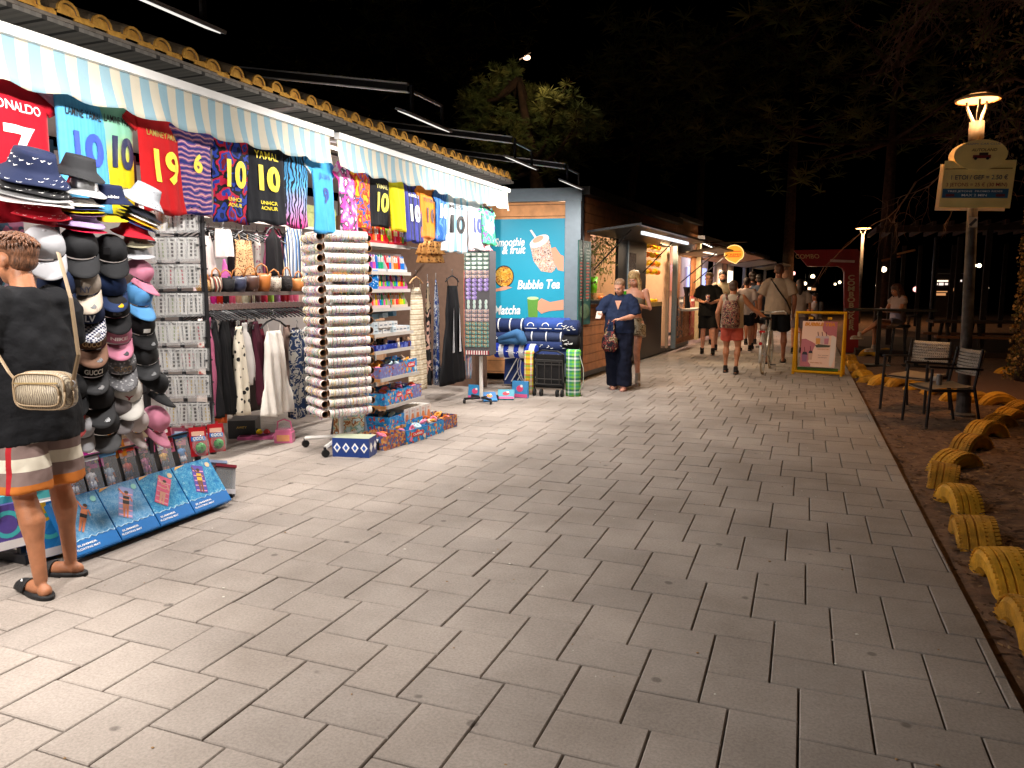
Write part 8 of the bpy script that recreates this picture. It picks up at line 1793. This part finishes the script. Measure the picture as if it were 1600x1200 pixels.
# ---- young man in black -------------------------------------------------------
f3 = G(1104, 553); HK = hgt(1096, 426, f3)
kp = P_(fat=.98, head=(0, -.03, 1.615), turn=-4, nod=4, el={1: (.25, .0, 1.17), -1: (-.25, .0, 1.17)}, wr={1: (.06, -.24, 1.10), -1: (-.08, -.24, 1.12)}, hd={1: ((-.8, -.5, .1), (0, 0, 1), .4), -1: ((.7, -.5, .2), (0, .3, 1), .5)}, an={1: (.13, -.14, .085), -1: (-.10, .12, .085)}, kn={1: (.12, -.12, .5), -1: (-.09, -.02, .49)})
bk, hk_, qk = figure('young man in glasses and black clothes holding a paper cup, walking towards the camera', (f3.x, f3.y, 0), R(6), HK, kp, SKL, 'tuft', 'a88a60', vox=.011)
tee(bk, kp, FAB('121214'), hem=.82, loose=1.25, slv=.85, sr=1.5); shorts(bk, kp, FAB('101012'), frac=.85, r0=1.3, r1=1.5)
for s in (1, -1): shoe(bk, kp, FAB('1c1a1a'), M('dark_sole', '2a2828'), s)
b = MB()
for s in (1, -1): b.tube([hk_((s*.029+.020*math.cos(a), -.102, .004+.015*math.sin(a))) for a in [R(45*i) for i in range(9)]], .0022, 5, BKM)
b.tube([hk_((-.01, -.103, .006)), hk_((.01, -.103, .006))], .002, 5, BKM)
for s in (1, -1): b.tube([hk_((s*.05, -.10, .006)), hk_((s*.08, .01, .008))], .002, 5, BKM)
b.build('glasses', None, bk)
t = thing('drink_cup', 'printed paper cup held by the young man in black', 'cup', onp(bk, (-.01, -.33, 1.13)), 0); MB().lathe([(0, 0), (.032, 0), (.045, .15), (0, .15)], n=14, m=PAT('cup_print', 'camo', ['d8c8c0', '6a5a8a', 'd87a4a', 'd8c8c0'], 18)).build('cup_body', None, t, True); MB().lathe([(.047, .15), (.047, .16), (0, .162)], n=14, m=CLEAR).build('lid', None, t)
# ---- bearded man in white ------------------------------------------------------
f4 = G(1120, 549); HW = hgt(1116, 423, f4)
wp = P_(fat=1.06, turn=8, el={1: (.27, .02, 1.15), -1: (-.25, 0, 1.15)}, an={1: (.12, .10, .085), -1: (-.10, -.08, .085)}, kn={1: (.11, -.02, .5), -1: (-.10, -.08, .5)})
wm, hw, qw = figure('bearded man in a cream T-shirt and black shorts behind the young man in black', (f4.x+.05, f4.y+.25, 0), R(4), HW, wp, SKL, 'crop', '1c1614', vox=.011)
tee(wm, wp, FAB('c4b49c'), hem=.82, loose=1.25, slv=.8, sr=1.5); shorts(wm, wp, FAB('131316'), frac=.85, r0=1.25, r1=1.45)
organic(MB().ell(hw((0, -.055, -.075)), (.055, .045, .04), 14, rot=qw, k=8).ell(hw((.058, -.02, -.05)), (.014, .03, .04), 8, rot=qw, k=6).ell(hw((-.058, -.02, -.05)), (.014, .03, .04), 8, rot=qw, k=6).ell(hw((0, -.096, -.043)), (.028, .008, .006), 10, rot=qw, k=6), 'beard', HAIR('1c1614'), wm, .007, 2, .004)
for s in (1, -1): shoe(wm, wp, FAB('2a2628'), M('white_sole', 'c8c4c0'), s)
MB().box((.07, -.150, 1.28), (.07, .002, .03), T('a88868'), (0, 20, 0)).build('chest_print', None, wm)
MB().tube([(-.15, .02, 1.46), (0, -.165, 1.2), (.17, -.12, .98)], [.009]*3, 6, BKM, sy=.4).build('bag_strap', None, wm)
# ---- woman with backpack --------------------------------------------------------
f5 = G(1141, 583); HB = hgt(1147, 438, f5)
pp = P_(fat=1.22, fem=True, el={1: (.27, .04, 1.14), -1: (-.36, -.10, 1.22)}, wr={1: (.27, -.10, .92), -1: (-.56, -.22, 1.06)}, hd={1: ((0, -.3, -1), (-1, 0, 0), .5), -1: ((-.9, -.3, -.1), (0, 0, -1), .4)}, an={1: (.11, -.10, .085), -1: (-.12, .14, .085)}, kn={1: (.11, -.12, .5), -1: (-.12, -.02, .5)}, lift={1: 0, -1: 0})
bw, h5, q5 = figure('woman with a patterned backpack and coral shorts walking away, reaching towards the bicycle', (f5.x, f5.y, 0), R(176), HB, pp, SKT, 'crop', '4a3424', vox=.011, eyes=False)
tee(bw, pp, FAB('b8a894'), 'tank_top', hem=.86, loose=1.04, slv=.06, sr=.9); shorts(bw, pp, FAB('c85a48'), frac=.70, r0=1.12, r1=1.22, disp=.02)
for s in (1, -1): shoe(bw, pp, FAB('2c2624'), M('dark_sole', '2a2828'), s)
t = thing('backpack', 'dark backpack with a pink and cream pattern worn by the woman in coral shorts', 'backpack', onp(bw, (0, .20, 1.16)), R(176)); BPK = PAT('backpack_print', 'camo', ['2a2028', '9a5a50', '2c2228', 'b89878', '34262c', 'a8685a'], 17)
organic(MB().oval([(0, 0, -.27, .13, .07), (0, 0, -.2, .16, .10), (0, 0, .08, .15, .095), (0, -.01, .20, .10, .06)], 18), 'pack_body', BPK, t, .011, 3, .01); organic(MB().oval([(0, .09, -.22, .11, .05), (0, .09, -.02, .115, .05)], 14), 'pocket', BPK, t, .011, 2)
for s in (1, -1): MB().tube([(s*.07, -.06, .18), (s*.11, -.14, .30), (s*.13, -.24, .30), (s*.14, -.30, .18)], .02, 6, BPK, sy=.4).build('strap', None, t, True)
# ---- man in pale shirt ------------------------------------------------------------
f6 = G(1211, 567); HM_ = hgt(1216, 411, f6)
mp_ = P_(fat=1.12, el={1: (.30, .04, 1.14), -1: (-.28, .04, 1.14)}, wr={1: (.30, -.08, .90), -1: (-.26, -.08, .88)}, an={1: (.14, .16, .085), -1: (-.12, -.14, .085)}, kn={1: (.12, -.0, .5), -1: (-.12, -.12, .5)})
mn, h6, q6 = figure('bald man in a pale shirt and dark shorts with a crossbody strap, walking away', (f6.x, f6.y, 0), R(178), HM_, mp_, SKD, 'bald', '5a3a2c', vox=.011, eyes=False)
tee(mn, mp_, FAB('b09a84'), hem=.86, loose=1.18, slv=.8, sr=1.4); shorts(mn, mp_, FAB('101218'), frac=.82, r0=1.25, r1=1.4)
for s in (1, -1): shoe(mn, mp_, FAB('2a2018'), M('dark_sole', '2a2828'), s, 'sandal')
MB().tube([(.12, .04, 1.48), (.0, .165, 1.30), (-.16, .15, 1.08), (-.22, .04, .93)], [.02]*4, 6, BKM, sy=.25).build('bag_strap', None, mn)
# ---- background people -------------------------------------------------------------
def bg(px, pyh, pyf, label, skn, hair, hc, top, bot, turn=180, fat=1, fem=False, Y=None, H=None, long_=False):
    f = G(px, pyf); H = H or hgt(px, pyh, f); p = P_(fat=fat, fem=fem, an={1: (.1, .1, .085), -1: (-.1, -.1, .085)}, kn={1: (.1, .02, .5), -1: (-.1, -.08, .5)})
    t, hh, qq = figure(label, (f.x, f.y, 0), R(turn), H, p, skn, hair, hc, vox=.013, eyes=abs(turn) < 90)
    tee(t, p, FAB(top), slv=.8, vox=.013)
    (trousers if long_ else shorts)(t, p, FAB(bot), vox=.013)
    for s in (1, -1): shoe(t, p, FAB('242224'), M('dark_sole', '2a2828'), s)
    return t
bg(1163, 433, 548, 'woman with gathered dark hair in a white top, half hidden behind the backpack woman', SKT, 'back', '2c1c18', 'c8b8b4', '1c1c24', 170, .95, True)
bg(1182, 428, 545, 'person in a dull blue T-shirt walking away between the bicycle and the bald man', SKD, 'crop', '1c1614', '4a5668', '20202a', 176)
bg(1245, 436, 552, 'woman in a white top and skirt walking away behind the pavement board', SKT, 'long', '2a1c18', 'c0b0a8', '8a7a80', 184, .95, True)
bg(1104, 436, 538, 'dark haired person whose face shows between the two young men', SKL, 'crop', '1c1412', '5a2420', '1a1a1e', 10, .95)
bg(1172, 424, 538, 'tall dark haired person far down the path behind the bicycle', SKD, 'bob', '20140f', '2a2224', '18181c', 182)
# seated woman at the bar
ys_ = ty_+.5; hp = PY(1404, 478, ys_); t0 = PY(1400, 441, ys_)
spz = .80; sp = P_(fat=.95, fem=True, hip={1: (.09, 0, .93), -1: (-.09, 0, .93)}, kn={1: (.05, -.44, .97), -1: (-.10, -.42, .86)}, an={1: (-.08, -.74, .70), -1: (-.12, -.40, .44)}, head=(0, -.07, 1.58), nod=18, el={1: (.22, -.12, 1.16), -1: (-.22, -.12, 1.16)}, wr={1: (.06, -.30, 1.18), -1: (-.06, -.30, 1.18)}, hd={1: ((-.4, -.8, .3), (-.3, 0, 1), .6), -1: ((.4, -.8, .3), (.3, 0, 1), .6)}, toe={1: 0, -1: 0})
sw, hs_, qs = figure('woman in a white top sitting on a bar stool, looking at a bright phone', (hp.x, ys_, -.10), R(-62), 1.68, sp, SKT, 'long', '4a2c20', vox=.012)
tee(sw, sp, FAB('c0a8a0'), hem=.95, slv=.3, vox=.012); shorts(sw, sp, FAB('9a8478'), frac=.5, vox=.012)
for s in (1, -1): shoe(sw, sp, FAB('b8a898'), M('cream_sole', 'c8c0b4'), s)
t = thing('bright_phone', 'phone glowing white in front of the seated woman\'s face', 'phone', onp(sw, (0, -.40, 1.27))+Vector((0, 0, -.10)), R(-62)); MB().box((0, 0, 0), (.07, .008, .14), BLKP, (-25, 0, 0)).build('case', None, t); MB().box((0, .006, 0), (.062, .002, .13), EM('bright_screen', (.8, .85, 1), 5), (-25, 0, 0)).build('screen', None, t)
f = PY(1273, 478, 26); sp2 = P_(fat=1, kn={1: (.1, -.42, .93), -1: (-.1, -.42, .93)}, an={1: (.1, -.42, .5), -1: (-.1, -.42, .5)}, el={1: (.22, -.12, 1.16), -1: (-.22, -.12, 1.16)}, wr={1: (.06, -.30, 1.2), -1: (-.06, -.30, 1.2)})
s2_, _, _ = figure('person in a white T-shirt sitting at a table far behind the pavement board', (f.x, 26, -.42), R(-80), 1.7, sp2, SKT, 'crop', '2a1c18', vox=.014); tee(s2_, sp2, FAB('b8b0b0'), slv=.8, vox=.013); shorts(s2_, sp2, FAB('3a2a2a'), frac=.8, vox=.013)
t = thing('terrace_chair', 'dark chair under the far seated person', 'chair', (f.x, 26, 0), R(-80)); MB().box((0, 0, .43), (.42, .42, .04), DW).build('seat', None, t); MB().box((0, .2, .75), (.42, .03, .5), DW).build('backrest', None, t)
for sx_ in (-1, 1):
    for sy_ in (-1, 1): MB().box((sx_*.18, sy_*.18, .21), (.035, .035, .42), DW).build('leg', None, t)
# ---- bicycle ------------------------------------------------------------------------
wb_ = G(1192, 588); t = thing('bicycle', 'silver city bicycle seen from behind, between the backpack woman and the bald man', 'bicycle', (wb_.x-.03, wb_.y+.35, 0), R(-4))
SIL = M('bike_silver', 'a8a49c', rough=.35, metal=.5); TYR = M('bike_tyre', 'b8a890', rough=.7); RW = .34
def wheel(y, nm):
    MB().lathe([(RW-.02, -.016), (RW, -.012), (RW+.004, 0), (RW, .012), (RW-.02, .016), (RW-.02, -.016)], (0, y, RW), 36, TYR, (0, 90, 0)).build(nm, None, t, True)
    b = MB(); b.lathe([(RW-.035, -.01), (RW-.02, -.012), (RW-.02, .012), (RW-.035, .01), (RW-.035, -.01)], (0, y, RW), 32, SIL, (0, 90, 0)).cyl((-.04, y, RW), (.04, y, RW), .02, m=SIL)
    for k in range(18): a = 2*math.pi*k/18; b.tube([(.015 if k % 2 else -.015, y, RW), (0, y+(RW-.03)*math.cos(a), RW+(RW-.03)*math.sin(a))], .0015, 4, SIL)
    b.build('rim', None, t)
wheel(0, 'rear_tyre'); wheel(1.08, 'front_tyre')
MB().tube([(0, .42, .28), (0, .30, .62), (0, .26, .86)], .016, 8, SIL).tube([(0, .42, .28), (0, .90, .78)], .018, 8, SIL).tube([(0, .32, .58), (0, .88, .86)], .014, 8, SIL).tube([(.05, 0, RW), (.03, .42, .28)], .010, 6, SIL).tube([(-.05, 0, RW), (-.03, .42, .28)], .010, 6, SIL).tube([(.05, 0, RW), (0, .30, .66)], .009, 6, SIL).tube([(-.05, 0, RW), (0, .30, .66)], .009, 6, SIL).tube([(0, .86, .92), (0, .93, .70)], .018, 8, SIL).tube([(.04, .93, .70), (.05, 1.08, RW)], .01, 6, SIL).tube([(-.04, .93, .70), (-.05, 1.08, RW)], .01, 6, SIL).tube([(-.04, .93, .70), (.04, .93, .70)], .012, 6, SIL).build('frame', None, t)
MB().tube([(-.30, .66, 1.02), (-.24, .76, 1.06), (0, .86, 1.03), (.24, .76, 1.06), (.30, .66, 1.02)], .012, 8, SIL).tube([(0, .86, .9), (0, .86, 1.03)], .012, 8, SIL).build('handlebar', None, t)
for s in (1, -1): MB().tube([(s*.30, .66, 1.02), (s*.31, .56, 1.0)], .017, 8, BKM).build('grip', None, t)
MB().oval([(0, .16, .93, .10, .13), (0, .17, .96, .09, .14), (0, .17, .975, .05, .1)], 16, BLKP).build('saddle', None, t, True); MB().cyl((0, .26, .84), (0, .22, .93), .012, m=SIL).build('seat_post', None, t)
b = MB()
for s in (-.07, -.03, .03, .07): b.tube([(s, -.22, .74), (s, .22, .74)], .005, 5, SIL)
for s in (1, -1): b.tube([(s*.07, -.15, .74), (s*.05, 0, RW)], .005, 5, SIL)
b.tube([(-.07, -.22, .74), (.07, -.22, .74)], .006, 5, SIL); b.build('rear_rack', None, t)
o = MB().grid(lambda u, v: ((v-.5)*.05, -(RW+.03)*math.cos(R(-20+130*u)), RW+(RW+.03)*math.sin(R(-20+130*u))), 16, 2, M('mudguard', 'b8b4ac', rough=.3, metal=.3)).build('mudguard', None, t, True); sm = o.modifiers.new('s', 'SOLIDIFY'); sm.thickness = .003
MB().cyl((0, -.38, .55), (0, -.40, .55), .028, n=12, m=M('red_reflector', 'a01818', rough=.2)).box((0, -.235, .74), (.09, .02, .035), M('red_reflector', 'a01818')).build('rear_light', None, t)
MB().tube([(.06, .42, .28), (.09, .40, .14)], .01, 6, SIL).box((.13, .40, .13), (.09, .07, .02), BKM).tube([(-.06, .42, .28), (-.09, .44, .42)], .01, 6, SIL).box((-.13, .44, .43), (.09, .07, .02), BKM).build('pedals', None, t); MB().lathe([(.0, .05), (.09, .05), (.09, .056), (0, .056)], (0, .42, .28), 20, SIL, (0, 90, 0)).build('chain_ring', None, t)
t = thing('folded_bag', 'small white bag lying on the rear rack of the bicycle', 'bag', (wb_.x-.03, wb_.y+.30, .78)); MB().oval([(0, 0, -.02, .05, .06), (0, 0, .03, .055, .07), (0, 0, .07, .03, .04)], 12, FAB('b8a8a0')).build('bag_body', None, t, True)
SC.render.engine = 'CYCLES'
